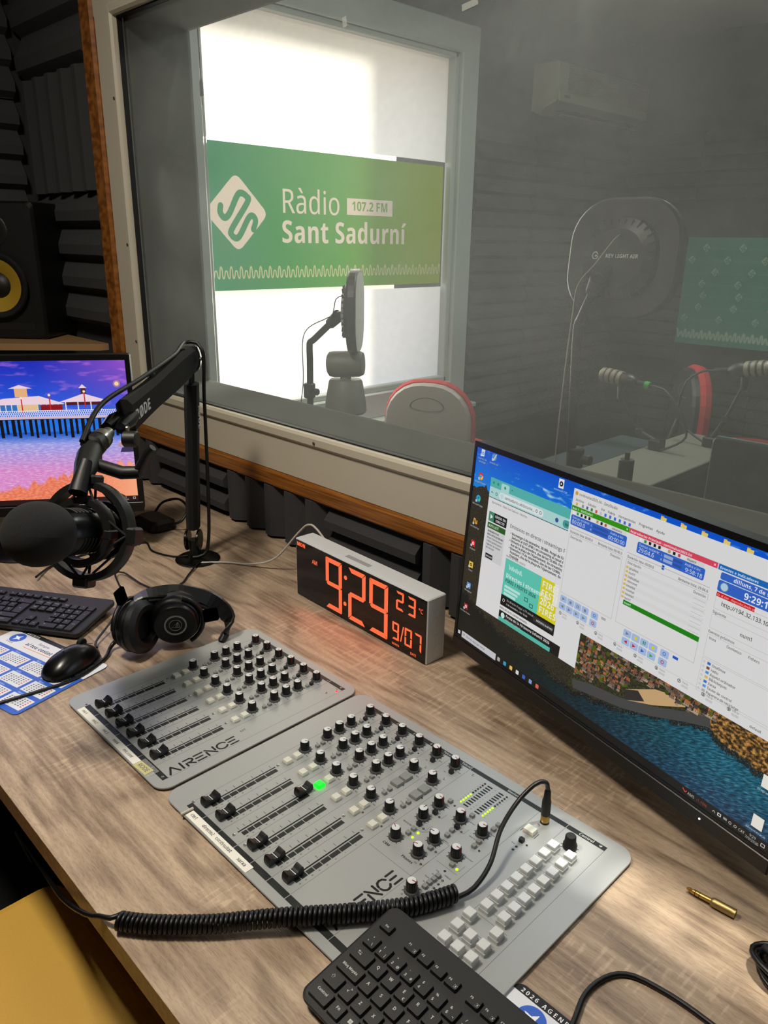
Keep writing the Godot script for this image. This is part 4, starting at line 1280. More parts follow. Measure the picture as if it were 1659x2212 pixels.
func console(called: String, label: String, x0: float, width: float, main: bool) -> Node3D:
	var con := thing(called, label, "mixer", Vector3(x0, YD, -0.397), rot(Vector3.RIGHT, -90))
	var w := width / 1000.0
	var h := 0.375
	var ctr := Vector3(w / 2, h / 2, 0)
	part(con, "underside", MB.new().loft([[w - 0.010, h - 0.010, 0.018, 0.0002], [w - 0.008, h - 0.008, 0.018, 0.003]], 8), mat("console_black", Color(0.015, 0.015, 0.016), 0.5), ctr)
	var panel_t := tex(console_print(width, main))
	var plate := part(con, "panel", MB.new().loft([[w - 0.002, h - 0.002, 0.021, 0.003], [w, h, 0.022, 0.0036], [w, h, 0.022, 0.0055], [w - 0.001, h - 0.001, 0.0215, 0.006]], 10, true, true, true), mat("panel_" + called, Color.WHITE, 0.40, 0.35, func(m): m.albedo_texture = panel_t), ctr)
	var red := mat("red_mark", Color(0.55, 0.02, 0.03), 0.5)
	var blackm := mat("black_mark", Color(0.02, 0.02, 0.02), 0.5)
	var white := mat("white_key", Color(0.80, 0.80, 0.75), 0.4, 0.0, func(m): m.subsurf_scatter_enabled = true; m.subsurf_scatter_strength = 0.2)
	var small := mat("grey_key", Color(0.50, 0.51, 0.50), 0.45)
	var blk := mat("black_key", Color(0.02, 0.02, 0.022), 0.45)
	var led_off_r := mat("red_led_off", Color(0.16, 0.01, 0.01), 0.25)
	var led_off_g := mat("green_led_off", Color(0.05, 0.13, 0.05), 0.25)
	var dv := 0.0 if main else 2.8
	for i in 6:
		var U := 41.0 + 36 * i
		put_fader(con, U + 17.5, 143.0 if main and i == 2 else 40.0)
		var tel := main and i >= 4
		var kn := [204.5, 249.0, 273.5, 298.0, 339.5] if not tel else [204.5, 290.0, 339.5]
		for k in kn.size():
			var last: bool = k == kn.size() - 1
			var tt: float = (-60.0 + i * 7) if k == 0 else (-70.0 + i * 9 if not last else (-110.0 if tel else (-60.0 if main else -115.0)))
			put_knob(con, U + 16, kn[k] + dv, tt, red if last or (tel and k == 1) else blackm)
		if main and i == 2:
			put_button(con, "on_button", U + 21.5, 168, 12.5, 12.5, 5.5, glow("green_button_glow", Color(0.0, 1.0, 0.12), 1.6, Color(0.1, 0.6, 0.2)))
		else:
			put_button(con, "on_button", U + 21.5, 168 + dv, 12.5, 12.5, 5.5, white)
		put_button(con, "cue_button", U + 21.5, 186 + dv, 12.5, 12.5, 5.5, white)
		put_button(con, "select_button", U + 23.5, 223 + dv, 6.2, 6.2, 4.0, small, 0.92)
		put_button(con, "select_button", U + 23.5, 233.5 + dv, 6.2, 6.2, 4.0, small, 0.92)
		if tel:
			put_button(con, "talk_button", U + 21.0, 251, 15, 15, 4.5, small, 0.9)
			put_button(con, "com_button", U + 21.0, 268, 15, 15, 4.5, small, 0.9)
			put_led(con, U + 30, 176, led_off_r)
			put_led(con, U + 30, 254, led_off_g, 1.2)
			put_screw(con, U + 24.5, 306.5)
			put_button(con, "line_button", U + 22, 324, 6.2, 6.2, 5.0, blk, 0.95)
		else:
			put_button(con, "line_button", U + 22, 323 + dv, 6.0, 6.0, 5.0, blk, 0.95)
			put_button(con, "mic_button", U + 22.5, 314 + dv, 6.0, 6.0, 4.0, small, 0.92)
			if main:
				put_led(con, U + 31, 322, led_off_g, 1.2)
		if i in [0, 2, 4, 5]:
			put_screw(con, U + 17.5, 153 + dv)
	if not main:
		put_led(con, 288.4, 343.3, glow("red_led_glow", Color(1.0, 0.03, 0.04), 6.0, Color(0.5, 0.0, 0.0)), 1.8)
		for q in [[285.9, 18.8], [280.0, 327.9], [286, 356.5], [38, 20]]:
			put_screw(con, q[0], q[1])
		return con
	for q in [[131.5, 28.0], [156, 28], [42, 23], [285, 16.5], [268.5, 343], [468.2, 353.9], [391.5, 327.0], [366, 108]]:
		put_screw(con, q[0], q[1])
	for k in MKNOB.size():
		put_knob(con, MKNOB[k][0], MKNOB[k][1], [0.0, -85.0, -80.0, 60.0, 100.0, 110.0, -80.0, -90.0, -80.0][k], blackm if k in [0, 4] else red)
	for q in [[283.2, 245.0], [283, 214], [320.9, 245.5], [393.5, 287.5]]:
		put_button(con, "cue_key", q[0], q[1], 6.4, 6.4, 5.0, blk, 0.95)
	for q in [[284.4, 202.1], [284.2, 192.0], [321.7, 193.2], [320.4, 236.3], [321.8, 225.4], [282.6, 276.6], [321.1, 276.4], [357.2, 245.8], [357.7, 235.7], [356.6, 276.8], [356.1, 287.5], [358.9, 192.1], [358.5, 143.1], [358.2, 151.1], [358.5, 158.7], [358.7, 166.4]]:
		put_button(con, "select_button", q[0], q[1], 6.2, 6.2, 4.0, small, 0.92)
	var ylw := glow("yellow_led_glow", Color(0.72, 1.0, 0.0), 1.5, Color(0.4, 0.6, 0.0))
	for q in [[292.6, 191.1], [292.3, 201.8], [366.9, 191.6]]:
		put_led(con, q[0], q[1], ylw, 1.9)
	for q in [[291.9, 243.7], [292.0, 212.6], [330.0, 243.9], [330.6, 165.8], [291.8, 275.1], [402.4, 286.3]]:
		put_led(con, q[0], q[1], led_off_r)
	for q in [[366.9, 142.2], [366.8, 150], [366.7, 158], [366.6, 165.8], [330, 194], [366.5, 235]]:
		put_led(con, q[0], q[1], led_off_g)
	for s in [292.0, 330.0]:
		for k in 11:
			put_led(con, s, 287.9 + k * 5.26, ylw if k < 5 else (led_off_g if k < 8 else led_off_r), 1.6)
	put_button(con, "nonstop_button", 391.5, 308.9, 16.0, 13.0, 6.5, white, 0.88)
	# encoder
	var enc := part(con, "encoder_knob", MB.new().lathe([Vector2(0, 0.001), Vector2(0.0092, 0.001), Vector2(0.0088, 0.006), Vector2(0.0074, 0.008), Vector2(0.0068, 0.0175), Vector2(0.0060, 0.0185), Vector2(0, 0.0185)], 24), mat("knob_black", Color(0.022, 0.022, 0.024), 0.5), Vector3(0.4417, 0.3235, 0.006), rot(Vector3.RIGHT, 90))
	# clear-capped control keys
	var cap := mat("clear_cap", Color(0.80, 0.81, 0.81), 0.16, 0.0, func(m): m.clearcoat_enabled = true; m.clearcoat = 0.6; m.clearcoat_roughness = 0.1)
	var keys := []
	for k in 8:
		keys.append([429.6, 303.8 - 19.1 * k])
		keys.append([454.2, 303.6 - 19.05 * k])
	keys += [[423.5, 147.0], [461.0, 147.4], [423.8, 125.4], [442.7, 124.6], [461.0, 124.8], [424.5, 103.0], [442.7, 103.3], [461.1, 103.6]]
	for q in keys:
		var kb := part(con, "control_key", knob_mesh.get_or_add("ckey", MB.new().loft([[0.0138, 0.0138, 0.0008, 0.0], [0.0138, 0.0138, 0.0008, 0.0045], [0.0128, 0.0128, 0.0010, 0.005]], 2).mesh()), mat("key_skirt", Color(0.70, 0.71, 0.70), 0.3), Vector3(q[0], q[1], 6.0) / 1000.0)
		part(kb, "key_cap", knob_mesh.get_or_add("ccap", MB.new().loft([[0.0124, 0.0124, 0.0010, 0.005], [0.0122, 0.0122, 0.0010, 0.0100], [0.0112, 0.0112, 0.0010, 0.0108]], 3).mesh()), cap)
	return con

func strip_label(called: String, label: String, con_x: float, u0: float, u1: float, words: Array, size: float, tint := Color(0.88, 0.87, 0.83)):
	var t := thing(called, label, "label", Vector3(con_x + u0 / 1000.0, YD + 0.0062, -0.397), rot(Vector3.RIGHT, -90))
	var w := (u1 - u0) / 1000.0
	part(t, "paper", MB.new().box(Vector3(w / 2, 0.0080, 0.0002), Vector3(w, 0.0125, 0.0004)), mat("label_paper" + tint.to_html(), tint, 0.7))
	for q in words:
		letters(t, "lettering", q[0], size, mat("label_ink", Color(0.10, 0.10, 0.10), 0.7), Vector3((q[1] - u0) / 1000.0, 0.0085, 0.0006), Basis(), false, 0.0001)

func consoles():
	console("mixer_extension", "silver mixer panel with six faders and a red power light", -1.145, 313.0, false)
	console("mixing_console", "larger silver mixer panel with level meters and white control keys", -0.826, 508.0, true)
	strip_label("channel_label_strip", "white paper strip naming mic channels on the smaller mixer", -1.145, 43.0, 232.0, [["mic1", 58, 0], ["mic2", 94, 0], ["mic3", 130, 0], ["mic4", 164, 0], ["mic.cont", 203, 0]], 0.0048)
	strip_label("channel_label_strip", "white paper strip reading directe2, continuitat and xarxa", -0.826, 57.0, 194.0, [["cte1", 68, 0], ["directe2", 102, 0], ["continuitat", 137, 0], ["xarxa", 177, 0]], 0.0049)
	var note := thing("handwritten_note", "small yellow paper note taped to the smaller mixer's front strip", "note", Vector3(-1.145 + 0.233, YD + 0.0062, -0.397), rot(Vector3.RIGHT, -90))
	part(note, "paper", MB.new().at(Vector3.ZERO, rot(Vector3.BACK, 4)).box(Vector3(0.017, 0.007, 0.0006), Vector3(0.032, 0.0145, 0.0004)), mat("yellow_note", Color(0.80, 0.77, 0.42), 0.7))
	letters(note, "handwriting", "RODE", 0.0068, mat("purple_ink", Color(0.10, 0.04, 0.10), 0.6), Vector3(0.0165, 0.0085, 0.001), rot(Vector3.BACK, 3), false, 0.0001)
	part(note, "clear_tape", MB.new().box(Vector3(0.020, 0.011, 0.001), Vector3(0.040, 0.020, 0.0002)), mat("clear_tape", Color(0.9, 0.9, 0.88, 0.12), 0.15, 0.0, func(m): m.transparency = BaseMaterial3D.TRANSPARENCY_ALPHA))
	solo("rolled_paper_scrap", MB.new().tube(PackedVector3Array([Vector3(0, 0.0022, 0), Vector3(0.001, 0.0022, -0.018)]), 0.0019, 8), mat("scrap_paper", Color(0.74, 0.72, 0.66), 0.7), "rolled white scrap of paper at the end of the directe label strip", "paper", Vector3(-0.826 + 0.054, YD + 0.0063, -0.394))

# ---------------------------------------------------------------- clock
func seg_digit(par: Node, s: String, x: float, y: float, w: float, h: float, k: float, slant: float, m: Material):
	var on: String = {"0": "abcdef", "2": "abged", "3": "abgcd", "7": "abc", "9": "abcdfg"}[s]
	var g := k * 0.16
	var P := {"a": [Vector2(0, h), Vector2(w, h), 0], "d": [Vector2(0, 0), Vector2(w, 0), 0], "g": [Vector2(0, h / 2), Vector2(w, h / 2), 0], "f": [Vector2(0, h / 2), Vector2(0, h), 1], "b": [Vector2(w, h / 2), Vector2(w, h), 1], "e": [Vector2(0, 0), Vector2(0, h / 2), 1], "c": [Vector2(w, 0), Vector2(w, h / 2), 1]}
	for q in on:
		var a: Vector2 = P[q][0]
		var b: Vector2 = P[q][1]
		var d := (b - a).normalized()
		a += d * g
		b -= d * g
		# bars lie inside the digit's outline, bevelled at the ends
		var inw := Vector2.ZERO
		match q:
			"a": inw = Vector2(0, -1)
			"d": inw = Vector2(0, 1)
			"b", "c": inw = Vector2(-1, 0)
			"e", "f": inw = Vector2(1, 0)
		var poly := PackedVector2Array()
		if q == "g":
			poly = PackedVector2Array([a + d * k * 0.1, a + d * k * 0.55 + Vector2(0, k * 0.45), b - d * k * 0.55 + Vector2(0, k * 0.45), b - d * k * 0.1, b - d * k * 0.55 - Vector2(0, k * 0.45), a + d * k * 0.55 - Vector2(0, k * 0.45)])
		else:
			var e0 := k * 0.9
			var e1 := k * 0.9
			if q in "fb": e0 = k * 0.35
			if q in "ec": e1 = k * 0.35
			poly = PackedVector2Array([a, b, b - d * e1 + inw * k, a + d * e0 + inw * k])
		for i in poly.size():
			poly[i] = Vector2(x + poly[i].x + poly[i].y * slant, y + poly[i].y)
		part(par, "digit_segment", MB.new().prism(poly, 0.0002, 0.0009), m)
func wall_clock():
	var t := thing("digital_clock", "white desk clock with large orange digits showing 9:29", "clock", Vector3(-1.217, YD, -0.94), rot(Vector3.UP, -2.7))
	var wh := mat("clock_white", Color(0.78, 0.79, 0.80), 0.4)
	var L := 0.401
	var Hh := 0.131
	var dp := 0.047
	part(t, "case", MB.new().box(Vector3(L / 2, Hh / 2, -dp / 2), Vector3(L, Hh, dp), 0.002), wh)
	var face := part(t, "display_face", MB.new().box(Vector3(L / 2 + 0.001, Hh / 2, 0.0004), Vector3(L - 0.006, Hh - 0.005, 0.0012)), mat("clock_face_black", Color(0.006, 0.006, 0.007), 0.12))
	var og := glow("orange_glow", Color(1.0, 0.43, 0.26), 1.0, Color(0.3, 0.05, 0.02))
	var disp := Node3D.new()
	disp.name = "lit_display"
	disp.position = Vector3(0, 0, 0.001)
	t.add_child(disp)
	seg_digit(disp, "9", 0.107, 0.010, 0.052, 0.112, 0.0095, 0.0, og)
	seg_digit(disp, "2", 0.180, 0.010, 0.052, 0.112, 0.0095, 0.0, og)
	seg_digit(disp, "9", 0.244, 0.010, 0.053, 0.112, 0.0095, 0.0, og)
	for q in [[0.171, 0.096], [0.169, 0.038]]:
		part(disp, "colon_dot", MB.new().at(Vector3(q[0], q[1], 0.0002), rot(Vector3.RIGHT, 90)).cyl(Vector3.ZERO, 0.0045, 0.0007, 14), og)
	seg_digit(disp, "2", 0.320, 0.085, 0.020, 0.037, 0.0042, 0.0, og)
	seg_digit(disp, "3", 0.3515, 0.085, 0.020, 0.037, 0.0042, 0.0, og)
	seg_digit(disp, "9", 0.311, 0.020, 0.018, 0.036, 0.0038, 0.0, og)
	part(disp, "slash", MB.new().prism(PackedVector2Array([Vector2(0.333, 0.022), Vector2(0.3355, 0.022), Vector2(0.3425, 0.055), Vector2(0.340, 0.055)]), 0.0002, 0.0009), og)
	seg_digit(disp, "0", 0.345, 0.020, 0.019, 0.036, 0.0038, 0.0, og)
	seg_digit(disp, "7", 0.371, 0.020, 0.018, 0.036, 0.0038, 0.0, og)
	letters(disp, "lit_lettering", "MON", 0.0085, og, Vector3(0.022, 0.1205, 0.0005), Basis(), true)
	letters(disp, "lit_lettering", "AM", 0.0090, og, Vector3(0.069, 0.095, 0.0005))
	letters(disp, "lit_lettering", "°C", 0.0085, og, Vector3(0.385, 0.104, 0.0005))
	letters(disp, "lit_lettering", "MONTH", 0.0040, og, Vector3(0.3205, 0.010, 0.0005))
	letters(disp, "lit_lettering", "DATE", 0.0048, og, Vector3(0.3685, 0.009, 0.0005))
	for k in 4:
		part(t, "side_button", MB.new().at(Vector3(L, 0.094 - k * 0.022, -0.026), rot(Vector3.BACK, -90)).cyl(Vector3.ZERO, 0.0058, 0.0012, 16, 0.0004), wh)
	for k in 26:
		part(t, "vent_slot", MB.new().box(Vector3(0.150 + k * 0.0028, Hh + 0.0001, -0.020), Vector3(0.0009, 0.0003, 0.011)), mat("vent_grey", Color(0.25, 0.25, 0.26), 0.6))
	var l := area("clock_glow", Vector3(-1.02, YD + 0.07, -0.915), Vector3(0.047, -0.1, 1), Vector2(0.3, 0.11), Color(1.0, 0.35, 0.2), 0.010)
	solo("clock_cable", MB.new().tube(curve([Vector3(-1.496, YD + 0.0052, -0.868), Vector3(-1.46, YD + 0.004, -0.915), Vector3(-1.400, YD + 0.008, -0.950), Vector3(-1.34, YD + 0.035, -0.975), Vector3(-1.275, YD + 0.110, -0.992), Vector3(-1.243, YD + 0.138, -0.996), Vector3(-1.215, YD + 0.135, -0.9975), Vector3(-1.17, YD + 0.10, -0.9975), Vector3(-1.14, YD + 0.06, -0.988)], 0.008), 0.0024, 8), mat("white_cable", Color(0.72, 0.70, 0.66), 0.45), "white power cable running from the arm base to the orange clock", "cable")

# ---------------------------------------------------------------- screens
func coast_wallpaper() -> Image:
	var W := 960
	var H := 540
	var im := Image.create_empty(W, H, false, Image.FORMAT_RGBA8)
	var n1 := noise(61, 0.02, 4)
	var n2 := noise(62, 0.09, 3)
	var n3 := noise(63, 0.30, 2)
	# shoreline height (in 1920x1080 units) by x
	var sx := [0.0, 103, 227, 443, 632, 811, 907, 1081, 1235, 1360, 1495, 1595, 1660, 1818, 1920]
	var sy := [790.0, 822, 880, 905, 925, 949, 945, 915, 866, 815, 768, 745, 760, 790, 800]
	for x in W:
		var X := x * 2.0
		var k := 0
		while k < sx.size() - 2 and sx[k + 1] < X:
			k += 1
		var shore: float = lerpf(sy[k], sy[k + 1], (X - sx[k]) / (sx[k + 1] - sx[k])) + n1.get_noise_2d(X * 0.5, 3.0) * 26.0 + n2.get_noise_2d(X, 9.0) * 8.0
		var ridge := 205.0 + 60.0 * n1.get_noise_2d(X * 0.4, 77.0) + X * 0.05
		for y in H:
			var Y := y * 2.0
			var c: Color
			if Y < ridge:
				var t := Y / 260.0
				c = Color(0.02, 0.33, 0.82).lerp(Color(0.05, 0.58, 0.92), clampf(t, 0, 1))
				var cl := clampf(n1.get_noise_2d(X * 0.5, Y * 1.6) * 1.6 - 0.55 + (0.75 if X > 520 and X < 760 and Y > 80 and Y < 150 else 0.0), 0, 1)
				c = c.lerp(Color(0.88, 0.93, 0.97), cl * 0.8)
			elif Y < shore:
				var v := n2.get_noise_2d(X, Y)
				var w := n3.get_noise_2d(X, Y)
				c = Color(0.09, 0.10, 0.08).lerp(Color(0.24, 0.22, 0.16), clampf(0.5 + v, 0, 1))
				c = c.lerp(Color(0.45, 0.36, 0.2), clampf(w * 1.4 - 0.2, 0, 1) * 0.7)
				if X > 860 and Y > 600:
					c = c.lerp(Color(0.26, 0.30, 0.10), clampf(v * 2.0, 0, 1))
				if X > 1580:
					c = Color(0.16, 0.11, 0.06).lerp(Color(0.85, 0.62, 0.30), clampf(0.4 + n1.get_noise_2d(X * 2.0, Y * 3.0) * 1.2 + w * 0.5, 0, 1))
			else:
				var wv := n2.get_noise_2d((X * 0.45 - Y * 0.35) * 0.5, (Y + X * 0.45) * 1.5)
				var tt := pow(clampf((X - 250.0) / 1400.0, 0, 1), 1.6)
				c = Color(0.03, 0.085, 0.07).lerp(Color(0.03, 0.36, 0.46), tt).lerp(Color(0.01, 0.12, 0.28), clampf((Y - 880.0) / 260.0, 0, 1) * tt)
				c = c.lightened(clampf(wv * 0.5, 0, 0.35) * tt) if wv > 0 else c.darkened(clampf(-wv * 0.8, 0, 0.5))
				if Y - shore < 26.0:
					c = c.lerp(Color(0.03, 0.03, 0.03), 0.75).lerp(Color(0.75, 0.72, 0.62), clampf(n3.get_noise_2d(X, Y) * 3.0 - 0.9, 0, 1))
			im.set_pixel(x, y, c)
	im.resize(1920, 1080, Image.INTERPOLATE_BILINEAR)
	# grey sea wall and the small town behind it
	var r := RandomNumberGenerator.new()
	r.seed = 64
	dpoly(im, PackedVector2Array([Vector2(880, 905), Vector2(1000, 872), Vector2(1160, 850), Vector2(1330, 800), Vector2(1500, 730), Vector2(1590, 700), Vector2(1600, 742), Vector2(1490, 780), Vector2(1330, 846), Vector2(1180, 892), Vector2(900, 945)]), Color(0.28, 0.28, 0.28))
	dpoly(im, PackedVector2Array([Vector2(1180, 800), Vector2(1330, 720), Vector2(1420, 700), Vector2(1480, 720), Vector2(1330, 795), Vector2(1200, 842)]), Color(0.80, 0.66, 0.47))
	dpoly(im, PackedVector2Array([Vector2(1180, 800), Vector2(1250, 770), Vector2(1290, 800), Vector2(1200, 842)]), Color(0.20, 0.18, 0.18))
	for i in 330:
		var X := r.randf_range(870, 1600)
		var lim := lerpf(880, 690, (X - 870) / 730.0)
		var Y := r.randf_range(640, lim)
		if X > 1180 and X < 1480 and Y > 700 - (X - 1330) * 0.1 and Y > 715:
			continue
		var w := r.randf_range(12, 30)
		var h := r.randf_range(8, 15)
		if r.randf() < 0.30:
			dcirc(im, X, Y, r.randf_range(6, 14), Color(0.20, 0.28, 0.05).lerp(Color(0.45, 0.45, 0.08), r.randf()), 0.0)
			continue
		drect(im, X, Y, w, h + 6, Color(0.72, 0.62, 0.52).lerp(Color(0.28, 0.25, 0.24), r.randf()))
		for q in 3:
			drect(im, X + 3 + q * w / 3.2, Y + 5, 2.5, 4, Color(0.15, 0.12, 0.12))
		dpoly(im, PackedVector2Array([Vector2(X - 2, Y + 2), Vector2(X + w * 0.25, Y - h * 0.8), Vector2(X + w * 0.95, Y - h * 0.7), Vector2(X + w + 2, Y + 3)]), Color(0.80, 0.44, 0.22).lerp(Color(0.38, 0.24, 0.18), r.randf()))
		dpoly(im, PackedVector2Array([Vector2(X - 2, Y + 2), Vector2(X + w * 0.25, Y - h * 0.8), Vector2(X + w * 0.12, Y + h), Vector2(X - 6, Y + h)]), Color(0.12, 0.10, 0.10, 0.8))
	return im

func ui_image() -> Image:
	var im := coast_wallpaper()
	var K := Color(0.1, 0.1, 0.1)
	var Wt := Color(0.905, 0.9, 0.9)
	var lg := Color(0.84, 0.84, 0.845)
	# desktop icons
	var cols := [Color(0.85, 0.9, 0.95), Color(0.45, 0.65, 0.85), Color(0.9, 0.25, 0.2), Color(0.15, 0.65, 0.7), Color(0.95, 0.7, 0.2), Color(0.85, 0.12, 0.15), Color(0.95, 0.8, 0.2), Color(0.35, 0.6, 0.85), Color(0.7, 0.08, 0.1)]
	var nm := ["Paperera de\nreciclatge", "Simbòlic 4U", "Google Chrome", "Microsoft Edge", "ZaraDesktop", "AnyDesk", "Volum", "Navegador", "Acrobat Reader"]
	var pos := [[52, 22], [147, 24], [56, 148], [54, 270], [52, 396], [55, 520], [58, 642], [59, 764], [56, 890]]
	for i in 9:
		var X: float = pos[i][0]
		var Y: float = pos[i][1]
		match i:
			0:
				dpoly(im, PackedVector2Array([Vector2(X - 15, Y - 18), Vector2(X + 15, Y - 18), Vector2(X + 11, Y + 18), Vector2(X - 11, Y + 18)]), Color(0.85, 0.9, 0.95))
				dcirc(im, X, Y + 2, 8, Color(0.2, 0.45, 0.8), 4)
			1:
				dcirc(im, X - 3, Y, 19, Color(0.35, 0.6, 0.82))
				dline(im, Vector2(X - 4, Y + 12), Vector2(X + 12, Y - 16), 7, Color(0.92, 0.85, 0.7))
			2:
				dcirc(im, X, Y, 20, Color(0.88, 0.2, 0.17))
				dpoly(im, PackedVector2Array([Vector2(X - 18, Y - 6), Vector2(X, Y), Vector2(X - 3, Y + 19), Vector2(X - 16, Y + 10)]), Color(0.1, 0.6, 0.28))
				dpoly(im, PackedVector2Array([Vector2(X, Y - 2), Vector2(X + 19, Y - 5), Vector2(X + 15, Y + 13), Vector2(X - 3, Y + 19)]), Color(0.98, 0.78, 0.1))
				dcirc(im, X, Y, 9, Color(0.95, 0.95, 0.95))
				dcirc(im, X, Y, 7, Color(0.2, 0.45, 0.9))
			3:
				dcirc(im, X, Y, 20, Color(0.1, 0.42, 0.75))
				dcirc(im, X + 3, Y - 4, 17, Color(0.15, 0.72, 0.75), 8)
				dcirc(im, X + 10, Y + 4, 8, Color(0.3, 0.8, 0.35))
			4:
				dpath(im, [Vector2(X - 13, Y + 4), Vector2(X - 12, Y - 12), Vector2(X - 2, Y - 12), Vector2(X + 2, Y + 10), Vector2(X + 13, Y + 10), Vector2(X + 13, Y - 6)], 7, cols[i])
			_:
				drect(im, X - 17, Y - 17, 34, 34, cols[i])
				dcirc(im, X, Y, 9, Color(0.95, 0.95, 0.95) if i != 6 else Color(0.1, 0.1, 0.1), 4)
		drect(im, X - 20, Y + 8, 12, 12, Color(0.95, 0.95, 0.95))
		dline(im, Vector2(X - 17, Y + 17), Vector2(X - 11, Y + 11), 2, Color(0.1, 0.3, 0.8))
		var rows: PackedStringArray = nm[i].split("\n")
		for k in rows.size():
			dtext(im, X + 1, Y + 38 + k * 16, rows[k], 13, Color(0, 0, 0, 0.7), false, 1)
			dtext(im, X, Y + 37 + k * 16, rows[k], 13, Color(0.96, 0.96, 0.96), false, 1)
	drect(im, 618, 8, 34, 44, Color(0.95, 0.95, 0.95))
	dcirc(im, 635, 31, 12, K)
	dpoly(im, PackedVector2Array([Vector2(631, 25), Vector2(641, 31), Vector2(631, 37)]), Color(1, 1, 1))
	dtext(im, 635, 68, "sintoniaGP.CSP", 13, Color(0.95, 0.95, 0.95), false, 1)
	for i in 8:
		drect(im, 1200 + 96 * i, 12, 28, 20, Color(0.93, 0.82, 0.45))
		drect(im, 1200 + 96 * i, 8, 14, 6, Color(0.9, 0.76, 0.35))
	for q in [[1838, 790, "programes"], [1838, 960, "administració"]]:
		drect(im, q[0], q[1], 44, 52, Color(0.95, 0.93, 0.88))
		dtext(im, q[0] + 22, q[1] + 70, q[2], 13, Color(0.96, 0.96, 0.96), false, 1)
	# browser window
	drect(im, 139, 128, 752, 720, Wt)
	drect(im, 139, 128, 752, 54, Color(0.34, 0.72, 0.70))
	drect(im, 139, 176, 752, 54, Color(0.70, 0.87, 0.86))
	dround(im, 226, 138, 62, 46, 8, Color(0.70, 0.87, 0.86))
	for q in [[165, 152], [200, 152], [256, 157]]:
		dpoly(im, PackedVector2Array([Vector2(q[0] - 9, q[1]), Vector2(q[0], q[1] - 10), Vector2(q[0] + 9, q[1]), Vector2(q[0], q[1] + 10)]), Color(0.15, 0.6, 0.42))
	dtext(im, 304, 162, "+", 20, K)
	dpath(im, [Vector2(170, 205), Vector2(154, 205), Vector2(161, 198)], 2, K)
	dcirc(im, 196, 205, 8, K, 6)
	dround(im, 218, 187, 330, 36, 17, Color(0.90, 0.93, 0.93))
	dcirc(im, 240, 205, 13, Color(0.78, 0.88, 0.9))
	dtext(im, 262, 212, "santsadurni.cat/docume...", 19, Color(0.25, 0.28, 0.3))
	dcirc(im, 500, 203, 7, K, 5)
	dcirc(im, 528, 204, 8, K, 6)
	dcirc(im, 640, 204, 11, Color(0.2, 0.35, 0.6))
	dround(im, 680, 187, 150, 36, 17, Color(0.28, 0.62, 0.62))
	dtext(im, 695, 212, "Reinicia Chrome", 17, K)
	drect(im, 139, 230, 752, 3, Color(0.1, 0.2, 0.2))
	dtext(im, 168, 258, "Ajuntament > Ràdio Sant Sadurní > Notícies", 14, Color(0.4, 0.4, 0.4))
	drect(im, 157, 305, 144, 52, K)
	drect(im, 157, 305, 42, 52, Color(0.25, 0.55, 0.42))
	dpoly(im, PackedVector2Array([Vector2(170, 318), Vector2(190, 331), Vector2(170, 344)]), Color(0.95, 0.95, 0.95))
	dtext(im, 250, 328, "RÀDIO EN", 18, Color(0.95, 0.95, 0.95), true, 1)
	dtext(im, 250, 349, "DIRECTE", 18, Color(0.95, 0.95, 0.95), true, 1)
	drect(im, 155, 364, 144, 200, lg)
	drect(im, 155, 364, 144, 30, Color(0.16, 0.38, 0.12))
	dtext(im, 163, 386, "BUTLLETÍ", 18, Color(0.9, 0.95, 0.9), true)
	var bl := ["SUBSCRIU-TE AL", "BUTLLETÍ ELECTRÒNIC", "Dóna't d'alta fàcilment", "i rebràs periòdicament", "l'agenda i les notícies", "del municipi"]
	for k in bl.size():
		dtext(im, 162, 414 + k * 18, bl[k], 12, K, k < 2)
	drect(im, 166, 532, 58, 26, K)
	dtext(im, 195, 551, "ENVIAR", 14, Wt, true, 1)
	dtext(im, 328, 340, "Emissions en directe i streamings Fires i Festes", 25, Color(0.2, 0.2, 0.2))
	var li := ["• Diumenge 6 de setembre, 20:00h. Pregó de Fires. En", "   Sadurní al (107.2FM) i en streaming al canal de YouTube", "• Dimarts 8 de setembre, des de les 12:45h. Festa de la", "   des de la plaça de l'Ajuntament. En streaming al canal", "• Divendres 11 de setembre, des de les 12:00h. Cercavila", "   Populars, des de la plaça de l'Ajuntament. En stream", "   Youtube"]
	for k in li.size():
		dtext(im, 338, 374 + k * 19, li[k], 17, Color(0.12, 0.12, 0.12), true)
	dtext(im, 328, 497, "PREGÓ DE FIRES I FESTES", 13, Color(0.3, 0.3, 0.3))
	# video card
	drect(im, 329, 504, 270, 236, Color(0.38, 0.80, 0.72))
	drect(im, 599, 504, 130, 236, Color(0.88, 0.84, 0.10))
	drect(im, 690, 504, 40, 110, Color(0.93, 0.93, 0.9))
	wave(im, 360, 460, 545, 12, 30, 5, Color(0.75, 0.93, 0.9))
	dtext(im, 345, 602, "Directes i streamings", 31, Color(0.93, 0.97, 0.96), true)
	dtext(im, 345, 628, "FIRES I FESTES 2026", 25, Color(0.12, 0.35, 0.33), true)
	for k in 3:
		drect(im, 345, 644 + k * 20, 120 - k * 14, 14, Color(0.75, 0.93, 0.9))
	for q in [[500, 650], [540, 668], [545, 708]]:
		dframe(im, q[0], q[1], 26, 20, K, 3)
	for k in 4:
		dtext(im, 606, 552 + k * 44, ["FIRES", "FESTE", "2026", "FIRES"][k], 46, Color(0.97, 0.97, 0.92), true)
	drect(im, 329, 702, 400, 58, Color(0.06, 0.06, 0.06))
	dcirc(im, 352, 730, 9, Color(0.9, 0.9, 0.9), 6)
	dtext(im, 376, 726, "En directe d'aquí a 79 minuts", 16, Color(0.93, 0.93, 0.93))
	dtext(im, 376, 746, "8 de setembre, a les 12:00", 13, Color(0.9, 0.9, 0.9), true)
